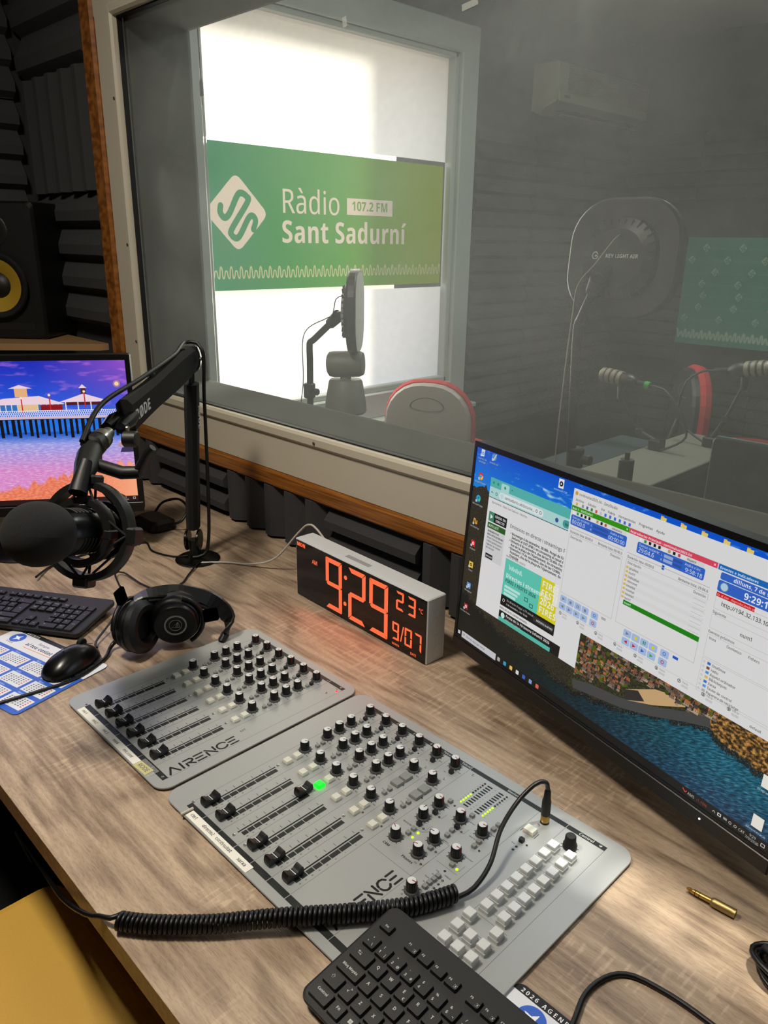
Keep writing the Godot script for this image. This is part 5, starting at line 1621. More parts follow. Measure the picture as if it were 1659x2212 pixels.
	dround(im, 580, 716, 140, 30, 5, Color(0.2, 0.2, 0.2))
	dtext(im, 602, 737, "NOTIFICA-M'HO", 15, Color(0.93, 0.93, 0.93), true)
	dtext(im, 329, 780, "FESTA DE LA FIL·LOXERA INFANTIL", 13, Color(0.3, 0.3, 0.3), true)
	drect(im, 329, 790, 452, 58, Color(0.07, 0.08, 0.08))
	drect(im, 329, 826, 390, 22, Color(0.34, 0.76, 0.68))
	dcirc(im, 360, 812, 15, Color(0.85, 0.95, 0.92))
	dtext(im, 384, 812, "Festa de la Fil·loxera Infantil 2026", 20, Color(0.96, 0.96, 0.96), true)
	dtext(im, 384, 830, "Ràdio Sant Sadurní", 14, Color(0.85, 0.85, 0.85))
	# player window
	drect(im, 719, 26, 1201, 640, Wt)
	dcirc(im, 738, 46, 9, Color(0.85, 0.65, 0.2))
	dtext(im, 754, 52, "continuitat2025.lst - ZaraStudio", 16, Color(0.3, 0.3, 0.3))
	var mn := ["Archivo", "Edición", "Ver", "Paleta", "Herramientas", "Programas", "Ayuda"]
	var mx := [738, 812, 890, 930, 990, 1100, 1190]
	for i in 7:
		dtext(im, mx[i], 80, mn[i], 15, Color(0.25, 0.25, 0.25))
	for i in 12:
		drect(im, 742 + i * 27 + (10 if i > 0 else 0), 87, 12, 14, [Color(0.9, 0.7, 0.3), Color(0.55, 0.6, 0.65), Color(0.3, 0.4, 0.6), Color(0.25, 0.55, 0.25), Color(0.85, 0.35, 0.3), Color(0.8, 0.8, 0.8)][i % 6] if i < 6 else Color(0.25, 0.45, 0.85))
	drect(im, 719, 104, 1201, 1, Color(0.6, 0.6, 0.6))
	var blue := Color(0.20, 0.40, 0.80)
	for p in 2:
		var X := 721.0 if p == 0 else 1060.0
		var Wd := 338.0 if p == 0 else 426.0
		var in0 := 726.0 if p == 0 else 1112.0
		var in1 := 1054.0 if p == 0 else 1440.0
		drect(im, X, 105, Wd, 22, Color(0.20, 0.60, 0.05) if p == 0 else Color(0.88, 0.28, 0.38))
		dtext(im, X + 5, 122, "Aux 1 - SinTítulo1" if p == 0 else "Reproductor Principal - continuitat2025.lst", 15, Color(0.96, 0.96, 0.96), true)
		dtext(im, X + Wd - 18, 123, "×", 20, Color(1, 1, 1), true)
		for i in 9:
			drect(im, in0 + 6 + i * 24, 130, 12, 13, [Color(0.95, 0.95, 0.95), Color(0.2, 0.6, 0.3), K, K, K, Color(0.92, 0.92, 0.92), Color(0.75, 0.6, 0.4), K, Color(0.75, 0.3, 0.35)][i])
		drect(im, in1 - 92, 129, 84, 16, Color(0.86, 0.86, 0.86))
		dtext(im, in1 - 86, 142, "Aleatorio" if p == 0 else "Repetir", 13, Color(0.2, 0.2, 0.2))
		dround(im, in0, 147, in1 - in0, 48, 8, blue)
		drect(im, in0 + 136, 156, 88, 12, Color(0.17, 0.33, 0.68))
		drect(im, in0 + 136, 174, 88, 12, Color(0.17, 0.33, 0.68))
		dtext(im, in0 + 8, 164, "Tiempo restante:", 14, Color(0.93, 0.95, 1))
		dtext(im, in0 + 8, 188, "00:00.0" if p == 0 else "29:04.6", 25, Color(0.97, 0.98, 1))
		dtext(im, in1 - 92, 164, "Acaba a las:", 14, Color(0.93, 0.95, 1))
		dtext(im, in1 - 8, 189, "00:00:00" if p == 0 else "9:58:18", 24, Color(0.97, 0.98, 1), false, 2)
		dtext(im, in0 + 122, 166, "L", 12, Color(1, 1, 1))
		dtext(im, in0 + 122, 186, "R", 12, Color(1, 1, 1))
		if p == 1:
			drect(im, in0 + 136, 155, 44, 13, Color(0.62, 0.70, 0.88))
			drect(im, in0 + 136, 173, 44, 13, Color(0.62, 0.70, 0.88))
			dround(im, in0 + 136, 200, 12, 20, 4, Color(0.1, 0.35, 0.75))
		drect(im, X + 8, 209, Wd - 22, 3, Color(0.75, 0.75, 0.75))
		dtext(im, X + 12, 232, "Duración lista: 00:00.0", 14, Color(0.25, 0.25, 0.25))
		dtext(im, X + Wd - 16, 232, "Restante lista: 00:00.0" if p == 0 else "Restante lista: 29:04.6", 14, Color(0.25, 0.25, 0.25), false, 2)
		dframe(im, X + 10, 238, Wd - 22, 290, Color(0.6, 0.6, 0.6), 1)
		dtext(im, X + 18, 256, "Descripción", 14, Color(0.3, 0.3, 0.3))
		dtext(im, X + Wd - 20, 256, "Duración", 14, Color(0.3, 0.3, 0.3), false, 2)
		for k in 2:
			for i in 4:
				var bx := in0 + 10 + i * 46 - k * 2
				var by := 538.0 + k * 38
				dround(im, bx, by, 42, 32, 6, Color(0.66, 0.76, 0.91))
				var gc: Color = Color(0.5, 0.52, 0.55) if p == 0 else [Color(0.5, 0.5, 0.55), Color(0.9, 0.85, 0.1), Color(0.1, 0.6, 0.2), Color(0.9, 0.85, 0.1), Color(0.85, 0.1, 0.15), Color(0.85, 0.1, 0.15), Color(0.2, 0.4, 0.8), Color(0.2, 0.7, 0.3)][k * 4 + i]
				if (k == 0 and i == 1) or (k == 0 and i == 3):
					drect(im, bx + 14, by + 10, 13, 13, gc)
				elif k == 0 and i == 2:
					drect(im, bx + 14, by + 9, 5, 15, gc)
					drect(im, bx + 23, by + 9, 5, 15, gc)
				else:
					var s := -1.0 if k == 1 and i == 0 else 1.0
					dpoly(im, PackedVector2Array([Vector2(bx + 21 - s * 8, by + 8), Vector2(bx + 21 + s * 9, by + 16), Vector2(bx + 21 - s * 8, by + 24)]), gc)
		for k in 2:
			dround(im, in0 + 206 - k * 2, 538 + k * 38, 42, 32, 6, Color(0.66, 0.76, 0.91))
			dcirc(im, in0 + 226 - k * 2, 554 + k * 38, 8, Color(0.25, 0.45, 0.8) if k == 0 else Color(0.75, 0.2, 0.25), 5)
		drect(im, in0 + 266, 540, 26, 12, Color(0.1, 0.35, 0.8) if p == 1 else Color(0.7, 0.7, 0.7))
	var it := ["promos", "num1", "indicatius", "ritmonet", "novetat", "novetat", "novetat", "num1"]
	for k in it.size():
		drect(im, 1072, 264 + k * 19, 402, 17, Color(0.88, 0.88, 0.88) if k % 2 == 0 else Wt)
		drect(im, 1076, 267 + k * 19, 13, 10, Color(0.9, 0.75, 0.35))
		dtext(im, 1093, 278 + k * 19, it[k], 14, Color(0.25, 0.25, 0.25))
		drect(im, 1416, 274 + k * 19, 52, 1, Color(0.6, 0.6, 0.6))
	drect(im, 1092, 416, 382, 21, Color(0.10, 0.52, 0.06))
	dtext(im, 1096, 432, "num1", 14, Color(0.9, 1, 0.9), true)
	# events column
	drect(im, 1490, 105, 430, 22, Color(0.10, 0.42, 0.75))
	dtext(im, 1496, 122, "Eventos e indicadores", 15, Color(0.95, 0.97, 1), true)
	dround(im, 1506, 132, 420, 28, 8, blue)
	dtext(im, 1560, 153, "dilluns, 7 de setembre", 22, Color(0.97, 0.97, 1), true)
	dround(im, 1503, 163, 420, 44, 8, blue)
	dcirc(im, 1530, 185, 18, Color(0.72, 0.85, 0.92))
	dcirc(im, 1530, 185, 18, Color(0.35, 0.5, 0.6), 15)
	dtext(im, 1612, 198, "9:29:18", 35, Color(0.98, 0.98, 1), true)
	drect(im, 1505, 211, 158, 17, Color(0.85, 0.06, 0.10))
	dtext(im, 1508, 225, "En el aire - Reproduciendo ahora", 12, Color(1, 0.95, 0.95))
	dframe(im, 1505, 228, 400, 50, Color(0.7, 0.7, 0.7), 1)
	dtext(im, 1532, 258, "http://194.32.133.102", 21, Color(0.12, 0.12, 0.12))
	dtext(im, 1505, 297, "Siguiente", 14, Color(0.3, 0.3, 0.3))
	dframe(im, 1505, 302, 400, 56, Color(0.7, 0.7, 0.7), 1)
	dtext(im, 1630, 338, "num1", 20, Color(0.2, 0.2, 0.2))
	dtext(im, 1505, 378, "Eventos próximos", 14, Color(0.3, 0.3, 0.3))
	dframe(im, 1505, 384, 400, 94, Color(0.7, 0.7, 0.7), 1)
	dtext(im, 1514, 403, "Hora", 14, Color(0.3, 0.3, 0.3))
	dtext(im, 1590, 404, "Comienzo", 14, Color(0.3, 0.3, 0.3))
	dtext(im, 1680, 404, "Fichero", 14, Color(0.3, 0.3, 0.3))
	dframe(im, 1505, 484, 400, 140, Color(0.7, 0.7, 0.7), 1)
	var tr := ["OneDrive", "radio", "Aquest ordinador", "Biblioteques", "Xarxa", "Tauler de control", "Paperera de reciclatge"]
	for k in tr.size():
		drect(im, 1530, 492 + k * 19, 14, 11, [Color(0.15, 0.45, 0.85), Color(0.5, 0.3, 0.3), Color(0.3, 0.6, 0.85), Color(0.9, 0.75, 0.4), Color(0.2, 0.5, 0.8), Color(0.35, 0.6, 0.9), Color(0.7, 0.7, 0.7)][k])
		dcirc(im, 1516, 498 + k * 19, 4, Color(0.6, 0.6, 0.6), 3)
		dtext(im, 1550, 504 + k * 19, tr[k], 14, Color(0.25, 0.25, 0.25))
	for i in 9:
		dcirc(im, 750 + i * 113, 628, 8, Color(0.3, 0.3, 0.3), 6)
		dtext(im, 750 + i * 113, 633, str(i + 1), 12, K, true, 1)
		dtext(im, 764 + i * 113, 630, "Vacío", 12, Color(0.55, 0.55, 0.55))
		dtext(im, 764 + i * 113, 645, "00:00", 12, Color(0.6, 0.6, 0.6))
	drect(im, 719, 614, 1201, 1, Color(0.7, 0.7, 0.7))
	dtext(im, 1745, 652, "default", 15, Color(0.3, 0.3, 0.3))
	# taskbar
	drect(im, 0, 1040, 1920, 40, Color(0.045, 0.05, 0.05))
	for q in [[0, 0], [10, 0], [0, 10], [10, 10]]:
		drect(im, 14 + q[0], 1050 + q[1], 9, 9, Color(0.92, 0.92, 0.92))
	drect(im, 48, 1041, 300, 38, Color(0.80, 0.80, 0.82))
	dcirc(im, 68, 1058, 6, K, 4)
	dtext(im, 88, 1065, "Escriviu aquí per cercar", 16, Color(0.3, 0.3, 0.3))
	for i in 7:
		dround(im, 362 + i * 50, 1048, 22, 22, 4, [Color(0.7, 0.7, 0.7), Color(0.15, 0.65, 0.8), Color(0.9, 0.78, 0.4), Color(0.88, 0.9, 0.9), Color(0.2, 0.4, 0.8), Color(0.5, 0.65, 0.85), Color(0.85, 0.4, 0.35)][i])
	dpath(im, [Vector2(1544, 1052), Vector2(1556, 1062), Vector2(1562, 1056)], 5, Color(0.85, 0.25, 0.18))
	dtext(im, 1568, 1066, "AMS", 16, Color(0.93, 0.93, 0.93))
	dtext(im, 1610, 1066, "-1.15%", 16, Color(0.85, 0.3, 0.25))
	dpath(im, [Vector2(1684, 1063), Vector2(1690, 1056), Vector2(1696, 1063)], 2, Color(0.93, 0.93, 0.93))
	dframe(im, 1706, 1052, 16, 13, Color(0.93, 0.93, 0.93), 3)
	drect(im, 1732, 1053, 16, 10, Color(0.6, 0.6, 0.6))
	dcirc(im, 1762, 1060, 6, Color(0.9, 0.9, 0.9), 4)
	dcirc(im, 1784, 1060, 6, Color(0.9, 0.9, 0.9), 4)
	dtext(im, 1798, 1066, "CAT", 15, Color(0.95, 0.95, 0.95))
	dtext(im, 1855, 1057, "9:29", 14, Color(0.95, 0.95, 0.95), false, 1)
	dtext(im, 1855, 1074, "7/9/2026", 14, Color(0.95, 0.95, 0.95), false, 1)
	dframe(im, 1890, 1052, 16, 14, Color(0.95, 0.95, 0.95), 2)
	return im

func pier_image() -> Image:
	var W := 960
	var H := 540
	var im := Image.create_empty(W, H, false, Image.FORMAT_RGBA8)
	var n1 := noise(71, 0.012, 3)
	var n2 := noise(72, 0.06, 3)
	for y in H:
		for x in W:
			var X := x * 2.0
			var Y := y * 2.0
			var c: Color
			if Y < 520:
				c = Color(0.13, 0.17, 0.72).lerp(Color(0.16, 0.40, 0.90), clampf(Y / 360.0, 0, 1))
				c = c.lerp(Color(0.55, 0.32, 0.78), clampf((X - 1300.0) / 600.0, 0, 1) * clampf(1.1 - Y / 420.0, 0, 1))
				c = c.lerp(Color(0.75, 0.45, 0.85), clampf(n1.get_noise_2d(X * 0.35, Y * 1.3) * 2.2 - 0.4, 0, 1) * 0.6)
				if Y > 400:
					c = c.lerp(Color(0.10, 0.50, 0.92), 0.6)
			else:
				var beach := 880.0 - (X - 1300.0) * 0.22
				var foam_l := Color(0.60, 0.60, 0.90).lerp(Color(0.85, 0.52, 0.78), clampf((Y - 620.0) / 200.0, 0, 1))
				foam_l = foam_l.lightened(clampf(n2.get_noise_2d(X * 0.3, Y * 1.6) * 0.5 + 0.1, 0, 0.5))
				foam_l = Color(0.10, 0.35, 0.78).lerp(foam_l, clampf((Y - 530.0) / 80.0, 0, 1))
				var sand := Color(0.90, 0.42, 0.32).lerp(Color(0.96, 0.60, 0.45), clampf(0.5 + n2.get_noise_2d(X * 0.5, Y) * 0.9, 0, 1))
				sand = sand.lerp(Color(0.98, 0.66, 0.50), clampf((X - 1500.0) / 400.0, 0, 1))
				c = foam_l.lerp(sand, clampf((Y - beach + n1.get_noise_2d(X, 5.0) * 60.0) / 26.0, 0, 1))
			im.set_pixel(x, y, c)
	im.resize(1920, 1080, Image.INTERPOLATE_BILINEAR)
	dcirc(im, 1847, 172, 26, Color(0.95, 0.72, 0.50, 0.45))
	dcirc(im, 1847, 172, 15, Color(1.0, 0.85, 0.62))
	var roof := Color(0.93, 0.83, 0.88)
	# long hall with tower
	dpoly(im, PackedVector2Array([Vector2(900, 318), Vector2(1060, 268), Vector2(1302, 252), Vector2(1483, 315)]), roof)
	drect(im, 900, 315, 560, 52, Color(0.20, 0.45, 0.75))
	for i in 14:
		drect(im, 905 + i * 40, 315, 7, 52, Color(0.88, 0.84, 0.86))
	drect(im, 1150, 315, 140, 52, Color(0.90, 0.76, 0.58))
	drect(im, 1305, 318, 150, 48, Color(0.55, 0.08, 0.14))
	drect(im, 1141, 197, 86, 62, Color(0.90, 0.70, 0.50))
	dpoly(im, PackedVector2Array([Vector2(1100, 197), Vector2(1177, 170), Vector2(1265, 197)]), roof)
	# bandstand
	dpoly(im, PackedVector2Array([Vector2(1429, 302), Vector2(1609, 240), Vector2(1795, 300)]), roof)
	drect(im, 1470, 302, 270, 22, Color(0.32, 0.10, 0.14))
	for q in [1475, 1560, 1650, 1720]:
		drect(im, q, 302, 8, 64, Color(0.90, 0.86, 0.88))
	drect(im, 1592, 198, 36, 44, Color(0.30, 0.15, 0.15))
	dpoly(im, PackedVector2Array([Vector2(1580, 200), Vector2(1607, 172), Vector2(1636, 200)]), roof)
	for q in [[1180, 265], [1372, 247], [1614, 225]]:
		drect(im, q[0] - 4, q[1], 8, 120, Color(0.80, 0.16, 0.16))
		dcirc(im, q[0], q[1], 9, Color(0.98, 0.90, 0.80))
	# pier deck: lattice rail, beam, piles
	drect(im, 880, 358, 1040, 4, Color(0.92, 0.90, 0.96))
	for i in 80:
		dline(im, Vector2(880 + i * 15, 362), Vector2(900 + i * 15, 402), 4, Color(0.90, 0.90, 0.97))
		dline(im, Vector2(900 + i * 15, 362), Vector2(880 + i * 15, 402), 4, Color(0.90, 0.90, 0.97))
	drect(im, 880, 402, 1040, 20, Color(0.82, 0.74, 0.82))
	drect(im, 880, 422, 1040, 5, Color(0.16, 0.10, 0.14))
	for i in 26:
		drect(im, 890 + i * 40, 425, 14 + (i * 7) % 12, 92 + (i * 13) % 40 + i, Color(0.07, 0.06, 0.09))
	# rocks at the far end of the beach
	dpoly(im, PackedVector2Array([Vector2(1810, 640), Vector2(1850, 596), Vector2(1920, 570), Vector2(1920, 640)]), Color(0.85, 0.56, 0.40))
	dpoly(im, PackedVector2Array([Vector2(1825, 690), Vector2(1840, 655), Vector2(1920, 640), Vector2(1920, 690)]), Color(0.22, 0.20, 0.32))
	dpoly(im, PackedVector2Array([Vector2(1700, 1040), Vector2(1740, 1012), Vector2(1800, 1020), Vector2(1830, 1040)]), Color(0.30, 0.12, 0.10))
	drect(im, 0, 1040, 1920, 40, Color(0.16, 0.08, 0.08))
	dtext(im, 1430, 1066, "33°C  Majorment assolellat", 16, Color(0.95, 0.95, 0.95))
	dframe(im, 1720, 1052, 16, 13, Color(0.93, 0.93, 0.93), 3)
	dcirc(im, 1760, 1060, 6, Color(0.9, 0.9, 0.9), 4)
	dtext(im, 1822, 1057, "9:29", 14, Color(0.95, 0.95, 0.95), false, 1)
	dtext(im, 1822, 1074, "7/9/2026", 14, Color(0.95, 0.95, 0.95), false, 1)
	dframe(im, 1882, 1050, 18, 16, Color(0.95, 0.95, 0.95), 2)
	return im

func monitor(called: String, label: String, p: Vector3, b: Basis, W: float, t: Texture2D, side: float, top: float, chin: float, power: float, foot: Vector3, fr: float):
	# origin on the desk under the panel; the panel keeps its own tilt
	var o := thing(called, label, "monitor", foot, Basis())
	var loc := Transform3D(Basis(), foot).affine_inverse() * Transform3D(b, p)
	var H := W * 9.0 / 16.0
	var panel := Node3D.new()
	panel.name = "panel"
	panel.transform = loc
	o.add_child(panel)
	var blk := mat("monitor_black", Color(0.012, 0.012, 0.013), 0.38)
	var c := Vector3(W / 2, (H + top - chin) / 2, 0)
	var w := W + 2 * side
	var h := H + top + chin
	part(panel, "housing", MB.new().at(c).loft([[w - 0.06, h - 0.06, 0.01, -0.045], [w - 0.02, h - 0.02, 0.006, -0.026], [w, h, 0.005, -0.022], [w, h, 0.005, -0.001], [w - 0.001, h - 0.001, 0.0045, 0.0]], 4), mat("monitor_grey_edge", Color(0.06, 0.065, 0.068), 0.42))
	var bz := MB.new()
	bz.box(Vector3(-side / 2, H / 2 + (top - chin) / 2, 0.0006), Vector3(side, h, 0.0022))
	bz.box(Vector3(W + side / 2, H / 2 + (top - chin) / 2, 0.0006), Vector3(side, h, 0.0022))
	bz.box(Vector3(W / 2, H + top / 2, 0.0006), Vector3(W, top, 0.0022))
	bz.box(Vector3(W / 2, -0.002, 0.0006), Vector3(W, 0.004, 0.0022))
	part(panel, "bezel", bz, blk)
	part(panel, "chin", MB.new().box(Vector3(W / 2, -0.004 - (chin - 0.004) / 2, 0.0015), Vector3(W + 2 * side, chin - 0.004, 0.004), 0.001), blk)
	var q := MB.new()
	q.quad(Vector3(0, 0, 0.0006), Vector3(W, 0, 0.0006), Vector3(W, H, 0.0006), Vector3(0, H, 0.0006), true)
	part(panel, "screen", q, mat("screen_" + label, Color(0.01, 0.01, 0.01), 0.35, 0.0, func(m):
		m.emission_enabled = true
		m.emission = Color.WHITE
		m.emission_operator = BaseMaterial3D.EMISSION_OP_MULTIPLY
		m.emission_texture = t
		m.emission_energy_multiplier = power))
	part(panel, "power_light", MB.new().at(Vector3(W - 0.085, -chin * 0.55, 0.0036), rot(Vector3.RIGHT, 90)).cyl(Vector3.ZERO, 0.0013, 0.0006, 10), glow("white_led_glow", Color(0.9, 0.95, 1.0), 2.5))
	var nk: Vector3 = loc * Vector3(W / 2, H * 0.35, -0.05)
	part(o, "stand_neck", MB.new().tube(PackedVector3Array([Vector3(0, 0.01, 0), Vector3(nk.x * 0.5, nk.y * 0.6, nk.z * 0.5), nk]), 0.022, 12), blk)
	part(o, "stand_foot", MB.new().lathe([Vector2(0, 0), Vector2(fr - 0.003, 0), Vector2(fr, 0.004), Vector2(fr - 0.008, 0.010), Vector2(0.03, 0.014), Vector2(0, 0.014)], 32), blk)
	var g: Transform3D = Transform3D(b, p)
	area(called + "_glow", g * Vector3(W / 2, H / 2, 0.02), b.z, Vector2(W * 0.95, H * 0.95), Color(0.9, 0.95, 1.0), 0.05)

func screens():
	monitor("monitor", "wide black monitor showing a playlist program and browser windows", Vector3(-0.7645, 0.8200, -0.9408), rot(Vector3.UP, -13.63) * rot(Vector3.RIGHT, -4.07), 0.597, tex(ui_image()), 0.006, 0.009, 0.024, 0.80, Vector3(-0.38, YD, -1.020), 0.068)
	monitor("monitor", "black monitor showing a white pier over a pink beach", Vector3(-1.9944, 0.8732, -0.3171), rot(Vector3.UP, 55.9) * rot(Vector3.RIGHT, 1.5), 0.597, tex(pier_image()), 0.011, 0.012, 0.028, 0.95, Vector3(-1.87, YD, -0.615), 0.10)

# ---------------------------------------------------------------- helpers for worn and bent things
# flat band swept along a path; wd gives the width direction at each point
func ribbon(path: PackedVector3Array, wd: Array, width, thick: float) -> MB:
	var b := MB.new()
	var m := path.size()
	var R := []
	for i in m:
		var tg := (path[mini(i + 1, m - 1)] - path[maxi(i - 1, 0)]).normalized()
		var w: Vector3 = wd[i] - tg * (wd[i] as Vector3).dot(tg)
		w = w.normalized()
		var nn := tg.cross(w)
		var hw: float = (width[i] if width is Array else width) * 0.5
		var ht := thick * 0.5
		var e := ht * 0.6
		R.append([path[i] + w * hw + nn * (ht - e), path[i] + w * (hw - e) + nn * ht, path[i] - w * (hw - e) + nn * ht, path[i] - w * hw + nn * (ht - e), path[i] - w * hw - nn * (ht - e), path[i] - w * (hw - e) - nn * ht, path[i] + w * (hw - e) - nn * ht, path[i] + w * hw - nn * (ht - e)])
	for i in m - 1:
		for j in 8:
			var k := (j + 1) % 8
			b.quad(R[i][j], R[i][k], R[i + 1][k], R[i + 1][j])
	for e in [0, m - 1]:
		for j in range(1, 7):
			if e == 0:
				b.flat(R[e][0], R[e][j + 1], R[e][j])
			else:
				b.flat(R[e][0], R[e][j], R[e][j + 1])
	return b
func blob(c: Vector3, b: Basis, r: Vector3, nu := 28, nv := 18, pw := 2.0) -> MB:
	var o := MB.new()
	o.at(c, b).grid(func(u, v):
		var a: float = -u * TAU
		var t: float = (v - 0.5) * PI
		var ct := cos(t)
		var e := 2.0 / pw
		return Vector3(r.x * ct * cos(a), r.y * signf(sin(t)) * pow(absf(sin(t)), e), r.z * ct * sin(a)), nu, nv)
	return o

# ---------------------------------------------------------------- boom arm and microphone
func boom_and_mic():
	var blk := mat("arm_black", Color(0.012, 0.012, 0.013), 0.5)
	var slv := mat("sleeve_black", Color(0.014, 0.014, 0.016), 0.95)
	var shiny := mat("satin_black", Color(0.02, 0.02, 0.02), 0.22)
	var steel := mat("nickel", Color(0.62, 0.61, 0.57), 0.28, 0.9)
	var wp := mat("white_print", Color(0.85, 0.85, 0.85), 0.5)
	var base := Vector3(-1.527, YD, -0.883)
	var arm := thing("microphone_boom_arm", "black sprung boom arm with lettered sleeves rising from a round desk plate", "boom arm", base)
	var J := Vector3(-1.495, 1.222, -0.883) - base
	var L := Vector3(-1.541, 0.787, -0.883) - base
	var E := Vector3(-1.204, 1.169, -0.557) - base
	var up := (J - L).normalized()
	part(arm, "desk_plate", MB.new().lathe([Vector2(0, 0.0002), Vector2(0.052, 0.0002), Vector2(0.053, 0.0025), Vector2(0.050, 0.0045), Vector2(0.020, 0.005), Vector2(0, 0.005)], 40), mat("plate_grey", Color(0.04, 0.04, 0.042), 0.3, 0.4))
	part(arm, "swivel_pin", MB.new().cyl(Vector3(-0.010, 0.004, 0), 0.013, 0.045, 16), blk)
	var side := Vector3(0.72, 0, -0.69)           # hinge axis, seen nearly end-on
	for s in [-1.0, 1.0]:
		part(arm, "hinge_cheek", MB.new().at(L + Vector3(0, 0.0, 0) + side * s * 0.014, yto(side)).cyl(Vector3(0, -0.003, 0), 0.026, 0.006, 20, 0.0015), shiny)
	# lower arm: fabric sleeve over the bars
	var perp := up.cross(side).normalized()
	var lo := L + up * 0.032
	var hi := J - up * 0.055
	var pth := PackedVector3Array()
	var wds := []
	var ws := []
	for i in 14:
		var t := i / 13.0
		pth.append(lo.lerp(hi, t))
		wds.append(perp)
		ws.append(0.038 + 0.004 * sin(t * 9.0))
	var sl := ribbon(pth, wds, ws, 0.028)
	part(arm, "lower_sleeve", sl, slv)
	for s in [-1.0, 1.0]:
		part(arm, "lower_bar", MB.new().tube(PackedVector3Array([hi - up * 0.02 + perp * 0.009 * s, J + perp * 0.009 * s]), 0.0045, 8), blk)
	# joint at the top: two domed discs
	part(arm, "joint_disc", MB.new().at(J, yto(side)).lathe([Vector2(0.0, -0.012), Vector2(0.022, -0.012), Vector2(0.027, -0.008), Vector2(0.027, 0.008), Vector2(0.022, 0.012), Vector2(0, 0.012)], 28), blk)
	part(arm, "joint_cover", MB.new().at(J, yto(side)).lathe([Vector2(0.0278, 0.009), Vector2(0.0265, 0.0135), Vector2(0.016, 0.0185), Vector2(0.005, 0.020), Vector2(0, 0.020)], 28), shiny)
	part(arm, "joint_screw", MB.new().at(J + side * 0.0195, yto(side)).cyl(Vector3.ZERO, 0.0045, 0.0025, 12, 0.0006), steel)
	# upper arm
	var ud := (E - J).normalized()
	var uperp := ud.cross(side).normalized()
	pth = PackedVector3Array()
	wds = []
	ws = []
	for i in 14:
		var t := i / 13.0
		pth.append((J + ud * 0.012).lerp(E - ud * 0.055, t))
		wds.append(uperp)
		ws.append(0.062 + 0.003 * sin(t * 7.0))
	part(arm, "upper_sleeve", ribbon(pth, wds, ws, 0.030), slv)
	for s in [-1.0, 1.0]:
		part(arm, "end_fork", MB.new().tube(PackedVector3Array([E - ud * 0.065 + side * s * 0.011, E - ud * 0.03 + side * s * 0.013, E + side * s * 0.012]), [0.010, 0.014, 0.010], 10), shiny)
	part(arm, "fork_screw", MB.new().at(E + side * 0.022, yto(side)).cyl(Vector3.ZERO, 0.005, 0.003, 12), steel)
	part(arm, "tension_knob", MB.new().at(E + Vector3(0.010, -0.016, 0.0) + side * 0.010, yto(side)).cyl(Vector3.ZERO, 0.0135, 0.024, 18, 0.002), blk)
	# swivel end: nickel collar and black hex nut
	var N := Vector3(-1.151, 1.158, -0.495) - base
	var nd := (N - E).normalized()
	part(arm, "nickel_collar", MB.new().at(E.lerp(N, 0.25), yto(nd)).lathe([Vector2(0, 0), Vector2(0.010, 0.0), Vector2(0.010, 0.016), Vector2(0.0165, 0.022), Vector2(0.0175, 0.032), Vector2(0.0165, 0.038), Vector2(0, 0.038)], 24), steel)
	part(arm, "hex_nut", MB.new().at(N - nd * 0.022, yto(nd)).lathe([Vector2(0, 0), Vector2(0.018, 0), Vector2(0.018, 0.006), Vector2(0.0205, 0.006), Vector2(0.0205, 0.022), Vector2(0.016, 0.026), Vector2(0, 0.026)], 6), blk)
	# lettering on the sleeves: characters face the camera side
	var toc := Vector3(0.75, 0.30, 0.59)
	var f1 := frame(-ud, uperp * (1.0 if uperp.y > 0 else -1.0))
	var face1 := f1 if f1.z.dot(toc) > 0 else frame(-ud, -uperp)
	var n1 := side * (1.0 if side.dot(toc) > 0 else -1.0)
	var bx := Basis(-ud, n1.cross(-ud), n1)
	letters(arm, "sleeve_lettering", "RØDE", 0.0200, wp, (E - ud * 0.098) + n1 * 0.0155, Basis(-ud, (n1.cross(-ud)).normalized(), n1), true, 0.0006)
	letters(arm, "sleeve_lettering", "RØDE", 0.0150, wp, hi - up * 0.078 + n1 * 0.0148 + perp * (0.008 if perp.dot(Vector3(0.7, 0, -0.7)) > 0 else -0.008), Basis(-up, n1.cross(-up).normalized(), n1), true, 0.0006)
	# cable along the arm, through clips, down to the desk
	var cb := curve([N + Vector3(0.01, 0.014, 0.02), E + Vector3(-0.01, 0.040, 0.012), E.lerp(J, 0.35) + Vector3(0, 0.040, 0.004), E.lerp(J, 0.75) + Vector3(0, 0.036, 0.0), J + Vector3(-0.012, 0.034, 0.004), J + Vector3(0.014, 0.020, -0.020), J.lerp(L, 0.2) + Vector3(0.016, 0, -0.022), J.lerp(L, 0.7) + Vector3(0.024, 0, -0.026), L + Vector3(0.028, 0.0, -0.024), L + Vector3(0.026, -0.034, -0.010), L + Vector3(0.012, -0.0395, 0.012)], 0.012)
	part(arm, "mic_cable", MB.new().tube(cb, 0.0042, 8), blk)
	for t in [0.12, 0.55]:
		part(arm, "cable_clip", MB.new().box(J.lerp(E, t) + Vector3(0, 0.026, 0.002), Vector3(0.012, 0.022, 0.012), 0.002), blk)
	# ---- microphone in its shock mount
	var C := Vector3(-1.063, 1.057, -0.436)
	var a := Vector3(0.493, 0.307, 0.814).normalized()
	var xa := Vector3.UP.cross(a).normalized()
	var mb := Basis(a.cross(xa) * -1.0, a, xa)        # local y along the mic axis, towards the foam
	mb = Basis(xa, a, xa.cross(a))                     # x to the side, z roughly up/back
	var mount := thing("shock_mount", "black ring shock mount with crossed cords hanging from the boom arm", "shock mount", C, mb)
	var ring_o := PackedVector3Array()
	var ring_i := PackedVector3Array()
	for i in 40:
		var t := TAU * i / 40.0
		ring_o.append(Vector3(cos(t) * 0.070, 0, sin(t) * 0.070))
		ring_i.append(Vector3(cos(t) * 0.046, 0, sin(t) * 0.046))
